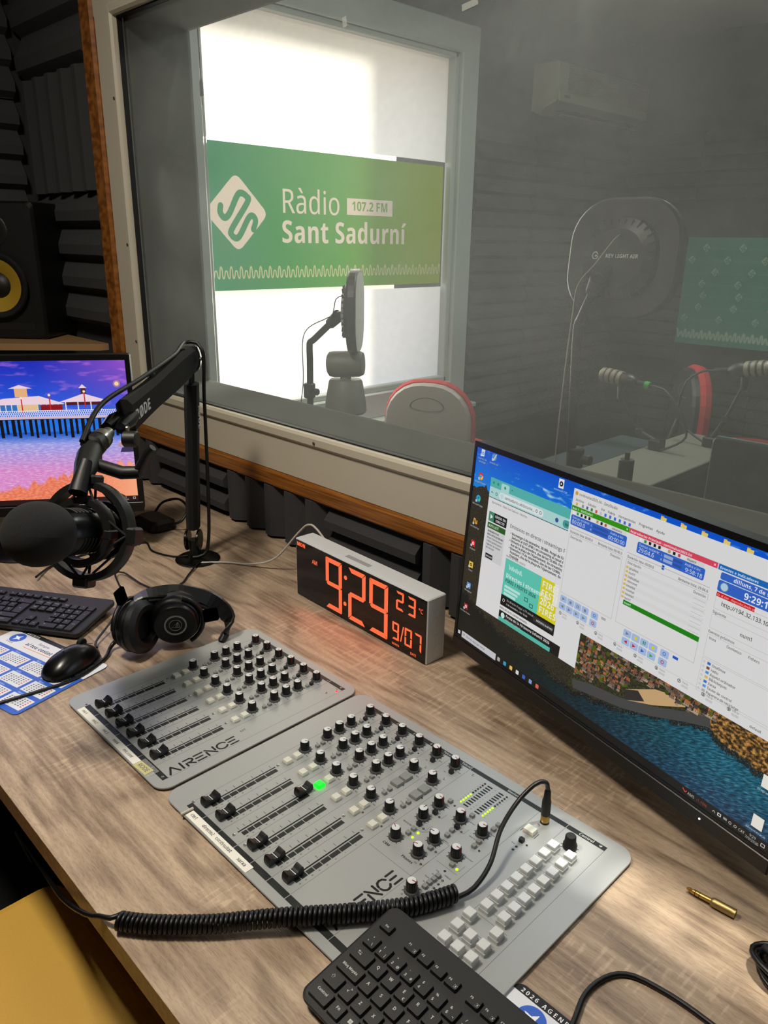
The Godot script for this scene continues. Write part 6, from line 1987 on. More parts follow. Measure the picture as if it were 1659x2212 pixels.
	var rb := MB.new()
	rb.lathe([Vector2(0.064, -0.011), Vector2(0.0735, -0.011), Vector2(0.075, -0.007), Vector2(0.075, 0.007), Vector2(0.0735, 0.011), Vector2(0.064, 0.011), Vector2(0.064, -0.011)], 48)
	part(mount, "outer_ring", rb, blk)
	part(mount, "inner_ring", MB.new().lathe([Vector2(0.041, 0.004), Vector2(0.050, 0.004), Vector2(0.051, 0.008), Vector2(0.051, 0.020), Vector2(0.050, 0.024), Vector2(0.041, 0.024), Vector2(0.041, 0.004)], 40), blk)
	part(mount, "inner_ring", MB.new().lathe([Vector2(0.036, -0.050), Vector2(0.044, -0.050), Vector2(0.045, -0.046), Vector2(0.045, -0.036), Vector2(0.044, -0.032), Vector2(0.036, -0.032), Vector2(0.036, -0.050)], 40), blk)
	for k in 4:
		var t := TAU * k / 4.0 + PI / 2
		var d := Vector3(cos(t), 0, sin(t))
		part(mount, "ring_lug", MB.new().at(d * 0.076, Basis(d, Vector3.UP, d.cross(Vector3.UP))).box(Vector3.ZERO, Vector3(0.016, 0.026, 0.026), 0.003), blk)
		for s in [-1.0, 1.0]:
			var t2: float = t + s * 0.42
			var dd := Vector3(cos(t2), 0, sin(t2))
			part(mount, "elastic_cord", MB.new().tube(PackedVector3Array([d * 0.070 + Vector3(0, 0.010, 0), dd * 0.049 + Vector3(0, 0.020, 0)]), 0.0021, 6), mat("cord_black", Color(0.01, 0.01, 0.01), 0.8))
			part(mount, "elastic_cord", MB.new().tube(PackedVector3Array([d * 0.070 - Vector3(0, 0.010, 0), dd * 0.043 - Vector3(0, 0.038, 0)]), 0.0021, 6), M["cord_black"])
		part(mount, "cord_hook", MB.new().at(d * 0.047 + Vector3(0, 0.014, 0), Basis(d, Vector3.UP, d.cross(Vector3.UP))).box(Vector3.ZERO, Vector3(0.012, 0.022, 0.014), 0.002), blk)
	# bracket up to the arm
	var inv := mount.transform.affine_inverse()
	var top: Vector3 = inv * (C + Vector3(-0.012, 0.078, -0.006))
	var nut: Vector3 = inv * (N + base)
	part(mount, "bracket", MB.new().tube(PackedVector3Array([top, top.lerp(nut, 0.35), top.lerp(nut, 0.7), nut]), [0.013, 0.0175, 0.019, 0.014], 12), blk)
	part(mount, "bracket_stem", MB.new().tube(PackedVector3Array([inv * (C + Vector3(0.004, 0.062, 0.01)), inv * (C + Vector3(-0.020, 0.100, -0.018))]), [0.014, 0.009], 8), blk)
	var lv0: Vector3 = inv * Vector3(-1.113, 1.131, -0.485)
	part(mount, "lever_hub", MB.new().tube(PackedVector3Array([top.lerp(nut, 0.5), inv * Vector3(-1.085, 1.128, -0.508), inv * Vector3(-1.062, 1.130, -0.527)]), [0.010, 0.0105, 0.0095], 10), blk)
	part(mount, "lever", MB.new().tube(PackedVector3Array([inv * Vector3(-1.066, 1.131, -0.525), inv * Vector3(-1.052, 1.160, -0.535), inv * Vector3(-1.044, 1.170, -0.541)]), [0.0085, 0.0065, 0.006], 10), blk)
	var mic := thing("microphone", "black broadcast microphone with a large foam ball windshield in a ring mount", "microphone", C, mb)
	part(mic, "body", MB.new().lathe([Vector2(0, -0.105), Vector2(0.012, -0.105), Vector2(0.014, -0.092), Vector2(0.030, -0.080), Vector2(0.0335, -0.070), Vector2(0.0335, 0.062), Vector2(0.031, 0.070), Vector2(0, 0.070)], 32), mat("mic_body_grey", Color(0.055, 0.055, 0.056), 0.26, 0.6))
	for k in 6:
		for s in 3:
			var t := 0.15 + s * 2.1
			var p := PackedVector3Array()
			for j in 9:
				var aa := t + j * 0.11
				p.append(Vector3(cos(aa) * 0.0338, 0.0 + k * 0.0085 + 0.010, sin(aa) * 0.0338))
			part(mic, "vent_slot", MB.new().tube(p, 0.0013, 5), mat("vent_black", Color(0.008, 0.008, 0.008), 0.6))
	part(mic, "foam_windshield", blob(Vector3(0, 0.108, 0), Basis(), Vector3(0.0445, 0.050, 0.0445), 32, 20, 2.3), mat("windshield_foam", Color(0.008, 0.008, 0.010), 1.0, 0.0, func(m): tri(m, speckle(Color(0.0, 0.0, 0.0), Color(0.16, 0.16, 0.18), 81, 0.5, 256, 2), 6.0)))

# ---------------------------------------------------------------- headphones
func headphones():
	var blk := mat("headphone_black", Color(0.014, 0.014, 0.015), 0.38)
	var pad := mat("ear_pad_leather", Color(0.018, 0.018, 0.019), 0.5)
	var o := thing("headphones", "black closed-back headphones with a ring emblem lying beside the smaller mixer", "headphones", Vector3(-1.19, YD, -0.61))
	var base := Vector3(-1.19, YD, -0.61)
	var cups := [[Vector3(-1.183, 0.796, -0.628), Vector3(0.86, -0.06, 0.50), true], [Vector3(-1.222, 0.794, -0.562), Vector3(-0.80, -0.10, 0.42), false]]
	for q in cups:
		var ax: Vector3 = (q[1] as Vector3).normalized()
		var b := yto(ax)
		var cc: Vector3 = q[0] - base
		var cup := Node3D.new()
		cup.name = "ear_cup"
		cup.transform = Transform3D(b, cc)
		o.add_child(cup, true)
		part(cup, "shell", MB.new().lathe([Vector2(0, -0.014), Vector2(0.044, -0.014), Vector2(0.048, -0.010), Vector2(0.048, -0.002), Vector2(0.044, 0.004), Vector2(0.041, 0.006), Vector2(0.041, 0.013), Vector2(0.038, 0.018), Vector2(0.030, 0.0185), Vector2(0.0285, 0.0175), Vector2(0, 0.0175)], 40), blk)
		var pd := MB.new().lathe([Vector2(0.026, -0.014), Vector2(0.024, -0.026), Vector2(0.030, -0.034), Vector2(0.040, -0.035), Vector2(0.049, -0.028), Vector2(0.050, -0.018), Vector2(0.046, -0.013)], 40)
		part(cup, "ear_pad", pd, pad)
		part(cup, "ear_baffle", MB.new().lathe([Vector2(0.027, -0.018), Vector2(0, -0.018)], 24), mat("baffle_cloth", Color(0.01, 0.01, 0.01), 0.9))
		if q[2]:
			var em := mat("emblem_grey", Color(0.55, 0.56, 0.56), 0.35, 0.3)
			part(cup, "emblem_ring", MB.new().lathe([Vector2(0.0175, 0.0176), Vector2(0.0205, 0.0176), Vector2(0.0205, 0.0184), Vector2(0.0175, 0.0184), Vector2(0.0175, 0.0176)], 36), em)
			part(cup, "emblem_inner_ring", MB.new().lathe([Vector2(0.0108, 0.0176), Vector2(0.0116, 0.0176), Vector2(0.0116, 0.0182), Vector2(0.0108, 0.0182), Vector2(0.0108, 0.0176)], 30), em)
			# slanted triangle mark inside the ring, upright on the cup
			var upv: Vector3 = b.inverse() * (Vector3.UP - ax * ax.y).normalized()
			var rt: Vector3 = Vector3.UP.cross(upv) * 1.0
			var P := func(x, y): return rt * x + upv * y + Vector3(0, 0.0180, 0)
			part(cup, "emblem_mark", MB.new().tube(PackedVector3Array([P.call(-0.0075, -0.0045), P.call(-0.0045, 0.0062), P.call(0.0075, -0.0045), P.call(-0.0075, -0.0045)]), 0.0005, 5).tube(PackedVector3Array([P.call(-0.0030, -0.0044), P.call(-0.0045, 0.0060)]), 0.0005, 5).tube(PackedVector3Array([P.call(0.0002, -0.0044), P.call(-0.0042, 0.0060)]), 0.0005, 5), em)
		# yoke: half ring round the shell
		var yk := PackedVector3Array()
		var upl: Vector3 = b.inverse() * (Vector3(0.55, 0.1, -0.83) if q[2] else Vector3(-0.05, 0.95, 0.2))
		upl = Vector3(upl.x, 0, upl.z).normalized()
		var sd := Vector3.UP.cross(upl)
		for i in 17:
			var t := lerpf(-1.15, 1.15, i / 16.0)
			yk.append((upl * cos(t) + sd * sin(t)) * 0.0505 + Vector3(0, 0.004, 0))
		part(cup, "yoke", MB.new().tube(yk, 0.0042, 8), blk)
		part(cup, "yoke_arm", MB.new().at(upl * 0.064 + Vector3(0, 0.004, 0), Basis(sd, Vector3.UP, upl * -1.0)).box(Vector3.ZERO, Vector3(0.026, 0.010, 0.030), 0.003), blk)
	# headband lying behind the cups
	var pts := [Vector3(-1.232, 0.838, -0.575), Vector3(-1.224, 0.846, -0.598), Vector3(-1.210, 0.845, -0.632), Vector3(-1.195, 0.836, -0.665), Vector3(-1.175, 0.820, -0.697), Vector3(-1.156, 0.798, -0.716), Vector3(-1.143, 0.776, -0.718), Vector3(-1.138, 0.758, -0.706)]
	var lp := []
	for p in pts:
		lp.append(p - base)
	var path := curve(lp, 0.008)
	var wd := []
	for i in path.size():
		wd.append(Vector3(-0.55, 0.10, -0.70).lerp(Vector3(0.2, 0.95, -0.2), clampf(float(i) / path.size() * 1.1 - 0.1, 0, 1)))
	part(o, "headband", ribbon(path, wd, 0.030, 0.0085), blk)
	var inner := curve(lp.slice(1, 6), 0.008)
	var iw := []
	var sh := PackedVector3Array()
	for i in inner.size():
		iw.append(Vector3(-0.55, 0.10, -0.70).lerp(Vector3(0.2, 0.95, -0.2), clampf(float(i) / inner.size() * 0.8, 0, 1)))
		sh.append(inner[i] + Vector3(0.0, -0.007, 0.004))
	part(o, "headband_padding", ribbon(sh, iw, 0.026, 0.008), pad)
	part(o, "slider_end", MB.new().tube(PackedVector3Array([pts[7] - base, pts[7] - base + Vector3(0.003, -0.012, 0.012)]), 0.008, 8), blk)
	part(o, "cable_strain_relief", MB.new().tube(curve([Vector3(-1.252, 0.762, -0.548) - base, Vector3(-1.255, 0.752, -0.535) - base, Vector3(-1.248, 0.747, -0.524) - base], 0.004), [0.0052, 0.0050, 0.0046, 0.0042, 0.004, 0.0038, 0.0036, 0.0034, 0.0034, 0.0034, 0.0034, 0.0034, 0.0034].slice(0, curve([Vector3(-1.252, 0.762, -0.548) - base, Vector3(-1.255, 0.752, -0.535) - base, Vector3(-1.248, 0.747, -0.524) - base], 0.004).size()), 10), blk)
	solo("headphone_cable", MB.new().tube(curve([Vector3(-1.248, YD + 0.0065, -0.524), Vector3(-1.228, YD + 0.0042, -0.505), Vector3(-1.205, YD + 0.0042, -0.462), Vector3(-1.197, YD + 0.0042, -0.425), Vector3(-1.200, YD + 0.0042, -0.388), Vector3(-1.207, YD + 0.0042, -0.335), Vector3(-1.212, YD + 0.0042, -0.300), Vector3(-1.212, YD + 0.0042, -0.262), Vector3(-1.212, YD + 0.002, -0.2425), Vector3(-1.212, YD - 0.02, -0.2395), Vector3(-1.21, YD - 0.16, -0.238)], 0.008), 0.0034, 9), mat("black_cable", Color(0.012, 0.012, 0.012), 0.4), "straight black headphone cable crossing the calendar sheet", "cable")

# ---------------------------------------------------------------- keyboards and mouse
func key_mesh(w: float, d: float, h: float) -> ArrayMesh:
	var k := "key%.4f/%.4f" % [w, d]
	if not knob_mesh.has(k):
		knob_mesh[k] = MB.new().at(Vector3.ZERO, rot(Vector3.RIGHT, -90)).loft([[w, d, 0.0012, 0.0], [w - 0.0004, d - 0.0004, 0.0012, h * 0.55], [w - 0.0020, d - 0.0020, 0.0014, h]], 3).mesh()
	return knob_mesh[k]
func keyboard(called: String, label: String, p: Vector3, b: Basis, full: bool):
	# local x to the right, z to the typist, origin at the back left corner under the case
	var o := thing(called, label, "keyboard", p, b)
	var body := mat("keyboard_black", Color(0.016, 0.016, 0.018), 0.55)
	var keym := mat("keycap_black", Color(0.022, 0.022, 0.025), 0.5)
	var ink := mat("key_print", Color(0.72, 0.72, 0.72), 0.5)
	var W := 0.440
	var D := 0.138
	part(o, "case", MB.new().at(Vector3(W / 2, 0, D / 2), rot(Vector3.RIGHT, -90)).loft([[W - 0.012, D - 0.012, 0.008, 0.0], [W - 0.002, D - 0.002, 0.011, 0.005], [W, D, 0.012, 0.0095], [W - 0.001, D - 0.001, 0.0115, 0.0125], [W - 0.006, D - 0.006, 0.010, 0.0135]], 6), body)
	var U := 0.01905
	var x0 := 0.0075
	var Y := 0.0132
	var rows := []
	var kk := []
	# each key: x in units, row z, width in units, depth, legends [text, dx, dz, size]
	var zf := 0.027
	var z1 := 0.0500
	kk.append([0.0, zf, 1.0, 0.0115, [["Esc", 0.0, 0.0, 0.0022]]])
	var fx := [2, 3, 4, 5, 6.5, 7.5, 8.5, 9.5, 11, 12, 13, 14]
	for i in 12:
		kk.append([fx[i], zf, 1.0, 0.0115, [["F%d" % (i + 1), -0.004, -0.0015, 0.0022]] + ([["▢", 0.0025, 0.0015, 0.0026]] if i in [0, 3, 4, 5, 6] else [])])
	var r1 := ["º\\", "1!|", "2\"@", "3·#", "4$", "5%", "6&¬", "7/", "8(", "9)", "0=", "'?", "¡¿"]
	for i in 13:
		var s: String = r1[i]
		var lg := [[s[0], -0.0035, 0.0028, 0.0029]]
		if s.length() > 1: lg.append([s[1], -0.0025 if i > 0 else 0.002, -0.0035, 0.0027] if i > 0 else [s[1], 0.003, 0.003, 0.0029])
		if s.length() > 2: lg.append([s[2], 0.0040, 0.0030, 0.0029])
		if i == 0: lg.append(["ª", -0.001, -0.0038, 0.0026])
		kk.append([float(i), z1, 1.0, 0.0, lg])
	kk.append([13.0, z1, 2.0, 0.0, [["←", -0.008, 0, 0.003]]])
	kk.append([0.0, z1 + U * 0.97, 1.5, 0.0, [["↹", -0.004, -0.001, 0.0044]]])
	var r2 := "QWERTYUIOP`+"
	for i in 12:
		kk.append([1.5 + i, z1 + U * 0.97, 1.0, 0.0, [[r2[i], -0.001, -0.002, 0.0034]] + ([["€", 0.003, 0.0040, 0.0030]] if i == 2 else [])])
	kk.append([0.0, z1 + U * 1.94, 1.75, 0.0, [["Bloq Mayús", -0.001, -0.0005, 0.0027]]])
	var r3 := "ASDFGHJKLÑ´Ç"
	for i in 12:
		kk.append([1.75 + i, z1 + U * 1.94, 1.0, 0.0, [[r3[i], -0.001, -0.002, 0.0034]]])
	kk.append([13.75, z1 + U * 1.45, 1.25, 0.037, [["↵", 0, 0, 0.0036]]])
	kk.append([0.0, z1 + U * 2.91, 1.25, 0.0, [["⇧", -0.003, -0.002, 0.0044]]])
	var r4 := "<ZXCVBNM,.-"
	for i in 11:
		kk.append([1.25 + i, z1 + U * 2.91, 1.0, 0.0, [[r4[i], -0.0015, -0.0015, 0.0034]] + ([[">", 0.001, -0.0050, 0.003]] if i == 0 else [])])
	kk.append([12.25, z1 + U * 2.91, 2.75, 0.0, [["⇧", -0.01, 0, 0.0036]]])
	var z5 := z1 + U * 3.88
	kk.append([0.0, z5, 1.5, 0.0, [["Control", -0.001, -0.0025, 0.0028]]])
	kk.append([1.5, z5, 1.0, 0.0, [["Fn", 0.0, -0.002, 0.0030]]])
	kk.append([2.5, z5, 1.0, 0.0, [["⊞", 0.0, -0.001, 0.0044]]])
	kk.append([3.5, z5, 1.25, 0.0, [["Alt", -0.003, -0.002, 0.0028]]])
	kk.append([4.75, z5, 6.0, 0.0, []])
	kk.append([10.75, z5, 1.25, 0.0, [["Alt Gr", -0.001, -0.002, 0.0026]]])
	kk.append([12.0, z5, 1.0, 0.0, [["≡", 0, 0, 0.003]]])
	kk.append([13.0, z5, 2.0, 0.0, [["Control", -0.004, -0.002, 0.0026]]])
	# navigation block and keypad
	for i in 3:
		kk.append([15.25 + i, zf, 1.0, 0.0115, [[["Impr", "Bloq", "Pausa"][i], 0, 0, 0.0022]]])
		kk.append([15.25 + i, z1, 1.0, 0.0, [[["Insert", "Inicio", "RePág"][i], 0, -0.002, 0.0022]]])
		kk.append([15.25 + i, z1 + U * 0.97, 1.0, 0.0, [[["Supr", "Fin", "AvPág"][i], 0, -0.002, 0.0022]]])
		kk.append([15.25 + i, z5, 1.0, 0.0, [[["←", "↓", "→"][i], 0, 0, 0.0030]]])
	kk.append([16.25, z1 + U * 2.91, 1.0, 0.0, [["↑", 0, 0, 0.0030]]])
	var np := ["Bloq", "/", "*", "-", "7", "8", "9", "4", "5", "6", "1", "2", "3"]
	for i in 4:
		kk.append([18.5 + i, z1, 1.0, 0.0, [[np[i], 0, -0.002, 0.0026]]])
	for i in 9:
		kk.append([18.5 + i % 3, z1 + U * 0.97 * (1 + i / 3), 1.0, 0.0, [[np[4 + i], -0.002, -0.002, 0.0034]]])
	kk.append([21.5, z1 + U * 1.455, 1.0, 0.0365, [["+", 0, -0.004, 0.0030]]])
	kk.append([21.5, z1 + U * 3.40, 1.0, 0.0365, [["Intro", 0, -0.004, 0.0022]]])
	kk.append([18.5, z5, 2.0, 0.0, [["0", -0.01, -0.002, 0.0034]]])
	kk.append([20.5, z5, 1.0, 0.0, [["Supr", 0, -0.002, 0.0022]]])
	for q in kk:
		var w: float = q[2] * U - 0.0026
		var d: float = q[3] if q[3] > 0.0 else U * 0.97 - 0.0026
		var cx: float = x0 + (q[0] + q[2] / 2) * U * 0.968
		if cx + w / 2 > W - 0.004:
			cx = W - 0.004 - w / 2
		var k := part(o, "key", key_mesh(q[2] * U * 0.968 - 0.0026, d, 0.0040), keym, Vector3(cx, Y, q[1]))
		for l in q[4]:
			if l[0] == "▢":
				part(k, "key_symbol", knob_mesh.get_or_add("ksym", MB.new().tube(PackedVector3Array([Vector3(-0.002, 0, -0.0015), Vector3(0.002, 0, -0.0015), Vector3(0.002, 0, 0.0015), Vector3(-0.002, 0, 0.0015)]), 0.0002, 4, true).box(Vector3.ZERO, Vector3(0.0014, 0.0003, 0.0012)).mesh()), ink, Vector3(l[1] + 0.0025, 0.0041, l[2]))
			elif l[0] in ["↹", "⇧", "⊞", "↵", "←", "→", "↑", "↓", "≡"]:
				part(k, "key_symbol", symbol(l[0], l[3]), ink, Vector3(l[1], 0.0041, l[2]))
			else:
				letters(k, "key_legend", l[0], l[3], ink, Vector3(l[1], 0.0041, l[2]), rot(Vector3.RIGHT, -90), full, 0.0001)
	for fz in [0.012, D - 0.02]:
		for fx2 in [0.03, W - 0.03]:
			part(o, "rubber_foot", MB.new().box(Vector3(fx2, -0.0005, fz), Vector3(0.02, 0.002, 0.006)), mat("black_rubber", Color(0.02, 0.02, 0.022), 0.6))
	return o
func symbol(s: String, h: float) -> ArrayMesh:
	var key := "sym" + s + str(h)
	if knob_mesh.has(key):
		return knob_mesh[key]
	var b := MB.new()
	var w := 0.00028
	var lines := []
	match s:
		"↹": lines = [[[-1, -0.8], [-1, 0.0]], [[-0.9, -0.4], [1, -0.4]], [[-0.9, -0.4], [-0.4, -0.8]], [[-0.9, -0.4], [-0.4, 0.0]], [[1, 0.2], [1, 1.0]], [[-1, 0.6], [0.9, 0.6]], [[0.9, 0.6], [0.4, 0.2]], [[0.9, 0.6], [0.4, 1.0]]]
		"⇧": lines = [[[0, -1], [0.9, 0], [0.4, 0], [0.4, 0.9], [-0.4, 0.9], [-0.4, 0], [-0.9, 0], [0, -1]]]
		"⊞":
			for q in [[-0.5, -0.5], [0.5, -0.5], [-0.5, 0.5], [0.5, 0.5]]:
				b.box(Vector3(q[0] * h * 0.52, 0, q[1] * h * 0.52), Vector3(h * 0.46, 0.0003, h * 0.46))
		"↵": lines = [[[1, -0.8], [1, 0.3], [-1, 0.3]], [[-1, 0.3], [-0.4, -0.2]], [[-1, 0.3], [-0.4, 0.8]]]
		"←": lines = [[[1, 0], [-1, 0]], [[-1, 0], [-0.4, -0.5]], [[-1, 0], [-0.4, 0.5]]]
		"→": lines = [[[-1, 0], [1, 0]], [[1, 0], [0.4, -0.5]], [[1, 0], [0.4, 0.5]]]
		"↑": lines = [[[0, 1], [0, -1]], [[0, -1], [-0.5, -0.4]], [[0, -1], [0.5, -0.4]]]
		"↓": lines = [[[0, -1], [0, 1]], [[0, 1], [-0.5, 0.4]], [[0, 1], [0.5, 0.4]]]
		_: lines = [[[-0.7, -0.5], [0.7, -0.5]], [[-0.7, 0], [0.7, 0]], [[-0.7, 0.5], [0.7, 0.5]]]
	for l in lines:
		var p := PackedVector3Array()
		for q in l:
			p.append(Vector3(q[0] * h * 0.5, 0, q[1] * h * 0.5))
		b.tube(p, w, 4)
	knob_mesh[key] = b.mesh()
	return knob_mesh[key]

func keyboards():
	keyboard("keyboard", "black keyboard resting across the front of the larger mixer", Vector3(-0.4585, YD + 0.0195, -0.4805), rot(Vector3.RIGHT, 6.6), true)
	# the other one, turned, beyond the calendar sheet
	var rk := rot(Vector3.UP, 32.8)
	keyboard("keyboard", "black keyboard beyond the calendar sheet, near the pier monitor", Vector3(-1.404, YD + 0.010, -0.618) - rk * Vector3(0.440, 0, 0), rk * rot(Vector3.RIGHT, 3.5), false)
	# mouse: lofted shell, nose pointing away to the upper right
	var dirn := Vector3(-0.070, 0, -0.112).normalized()
	var mb := Basis(Vector3.UP.cross(-dirn).normalized() * -1.0, Vector3.UP, Vector3.ZERO)
	var fw := Vector3(-0.30, 0, -0.95).normalized()
	var mo := thing("computer_mouse", "black computer mouse lying on the blue calendar sheet", "mouse", Vector3(-1.243, YD + 0.0026, -0.452), Basis(Vector3.UP.cross(-fw).normalized(), Vector3.UP, -fw))
	var shell := MB.new()
	shell.grid(func(u, v):
		# u round the outline, v from the rim to the crown; nose at -z
		var a: float = -u * TAU
		var cz := sin(a)
		var ca := cos(a)
		var hw := 0.0315 - 0.0045 * clampf(-cz, -1, 1) * 0.7
		var wx := signf(ca) * pow(absf(ca), 0.80) * hw
		var wz := signf(cz) * pow(absf(cz), 0.86) * 0.0565
		var s: float = v
		var r: float = cos(s * PI * 0.5)
		var y := 0.004 + 0.034 * sin(s * PI * 0.5) * (1.0 - 0.10 * (wz * r / 0.0565) - 0.26 * pow(maxf(0.0, -wz * r / 0.0565), 2.0))
		return Vector3(wx * r, y, wz * r), 36, 12)
	part(mo, "shell", shell, mat("mouse_black", Color(0.014, 0.014, 0.015), 0.30))
	part(mo, "underside", MB.new().at(Vector3.ZERO, rot(Vector3.RIGHT, -90)).loft([[0.050, 0.10, 0.024, 0.0], [0.059, 0.110, 0.028, 0.0045]], 8), M["black_rubber"])
	part(mo, "scroll_wheel", MB.new().at(Vector3(-0.004, 0.030, -0.032), rot(Vector3.BACK, 90)).cyl(Vector3.ZERO, 0.010, 0.008, 18, 0.0015), M["black_rubber"])
	part(mo, "button_seam", MB.new().tube(PackedVector3Array([Vector3(0, 0.0352, -0.012), Vector3(0, 0.0315, -0.030), Vector3(0, 0.0235, -0.050)]), 0.0006, 5), mat("vent_black", Color(0.008, 0.008, 0.008), 0.6))
	letters(mo, "maker_lettering", "acer", 0.0042, mat("mouse_print", Color(0.50, 0.50, 0.50), 0.4), Vector3(-0.006, 0.0385, 0.010), rot(Vector3.UP, -35) * rot(Vector3.RIGHT, -86), true, 0.0004)
	var mc: Array = [Vector3(-1.263, YD + 0.012, -0.508), Vector3(-1.291, YD + 0.010, -0.520), Vector3(-1.336, YD + 0.020, -0.575), Vector3(-1.385, YD + 0.030, -0.615), Vector3(-1.425, YD + 0.020, -0.645), Vector3(-1.50, YD + 0.012, -0.668), Vector3(-1.560, YD + 0.010, -0.690), Vector3(-1.555, YD + 0.008, -0.708), Vector3(-1.478, YD + 0.004, -0.712), Vector3(-1.425, YD + 0.003, -0.728), Vector3(-1.423, YD + 0.003, -0.775), Vector3(-1.455, YD + 0.004, -0.815), Vector3(-1.486, YD + 0.0072, -0.856), Vector3(-1.497, YD + 0.0078, -0.880)]
	solo("mouse_cable", MB.new().tube(curve(mc, 0.008), 0.0021, 7), mat("black_cable", Color(0.012, 0.012, 0.012), 0.4), "thin black mouse cable looping back towards the boom arm base", "cable")

# ---------------------------------------------------------------- everything else on and round the desk
func calendar_image(w: int, h: int) -> Image:
	var im := Image.create_empty(w, h, false, Image.FORMAT_RGBA8)
	im.fill(Color(0.86, 0.87, 0.90))
	var blue := Color(0.20, 0.38, 0.78)
	drect(im, 0, h * 0.30, w, h * 0.70, blue)
	drect(im, 0, 0, w * 0.60, h * 0.055, Color(0.05, 0.05, 0.05))
	dtext(im, w * 0.03, h * 0.047, "2 0 2 6   A G E N D A", 26, Color(0.95, 0.95, 0.95), true)
	dcirc(im, w * 0.13, h * 0.15, w * 0.060, blue)
	var st := PackedVector2Array()
	for i in 8:
		var a := TAU * i / 8.0 + 0.4
		var r := w * (0.042 if i % 2 == 0 else 0.016)
		st.append(Vector2(w * 0.13 + cos(a) * r, h * 0.15 + sin(a) * r))
	dpoly(im, st, Color(0.93, 0.95, 0.98))
	dtext(im, w * 0.13, h * 0.255, "la xarxa", 22, Color(0.15, 0.15, 0.2), false, 1)
	dtext(im, w * 0.34, h * 0.13, "Sempre", 34, Color(0.1, 0.1, 0.12))
	dtext(im, w * 0.26, h * 0.20, "al teu costat", 48, Color(0.08, 0.08, 0.1), true)
	dline(im, Vector2(w * 0.28, h * 0.235), Vector2(w * 0.62, h * 0.225), 6, Color(0.9, 0.55, 0.2))
	dcirc(im, w * 0.90, h * 0.20, w * 0.04, Color(0.3, 0.32, 0.36), w * 0.034)
	dcirc(im, w * 0.90, h * 0.20, w * 0.02, Color(0.3, 0.32, 0.36), w * 0.015)
	var mo := ["Gener", "Febrer", "Març", "Abril", "Maig", "Juny", "Juliol", "Agost", "Setembre", "Octubre", "Novembre", "Desembre"]
	for i in 12:
		var cx := w * (0.03 + 0.242 * (i % 4))
		var cy := h * (0.345 + 0.215 * (i / 4))
		dtext(im, cx + w * 0.02, cy - 6, mo[i], 20, Color(0.85, 0.90, 1.0))
		drect(im, cx, cy, w * 0.215, h * 0.165, Color(0.86, 0.87, 0.90))
		for r in 6:
			for k in 7:
				if r == 5 and k > 2 or r == 0 and k < (i * 3) % 5:
					continue
				drect(im, cx + w * (0.020 + 0.027 * k), cy + h * (0.016 + 0.024 * r), w * 0.014, h * 0.012, Color(0.75, 0.35, 0.35) if k == 6 else Color(0.38, 0.40, 0.45))
	return im

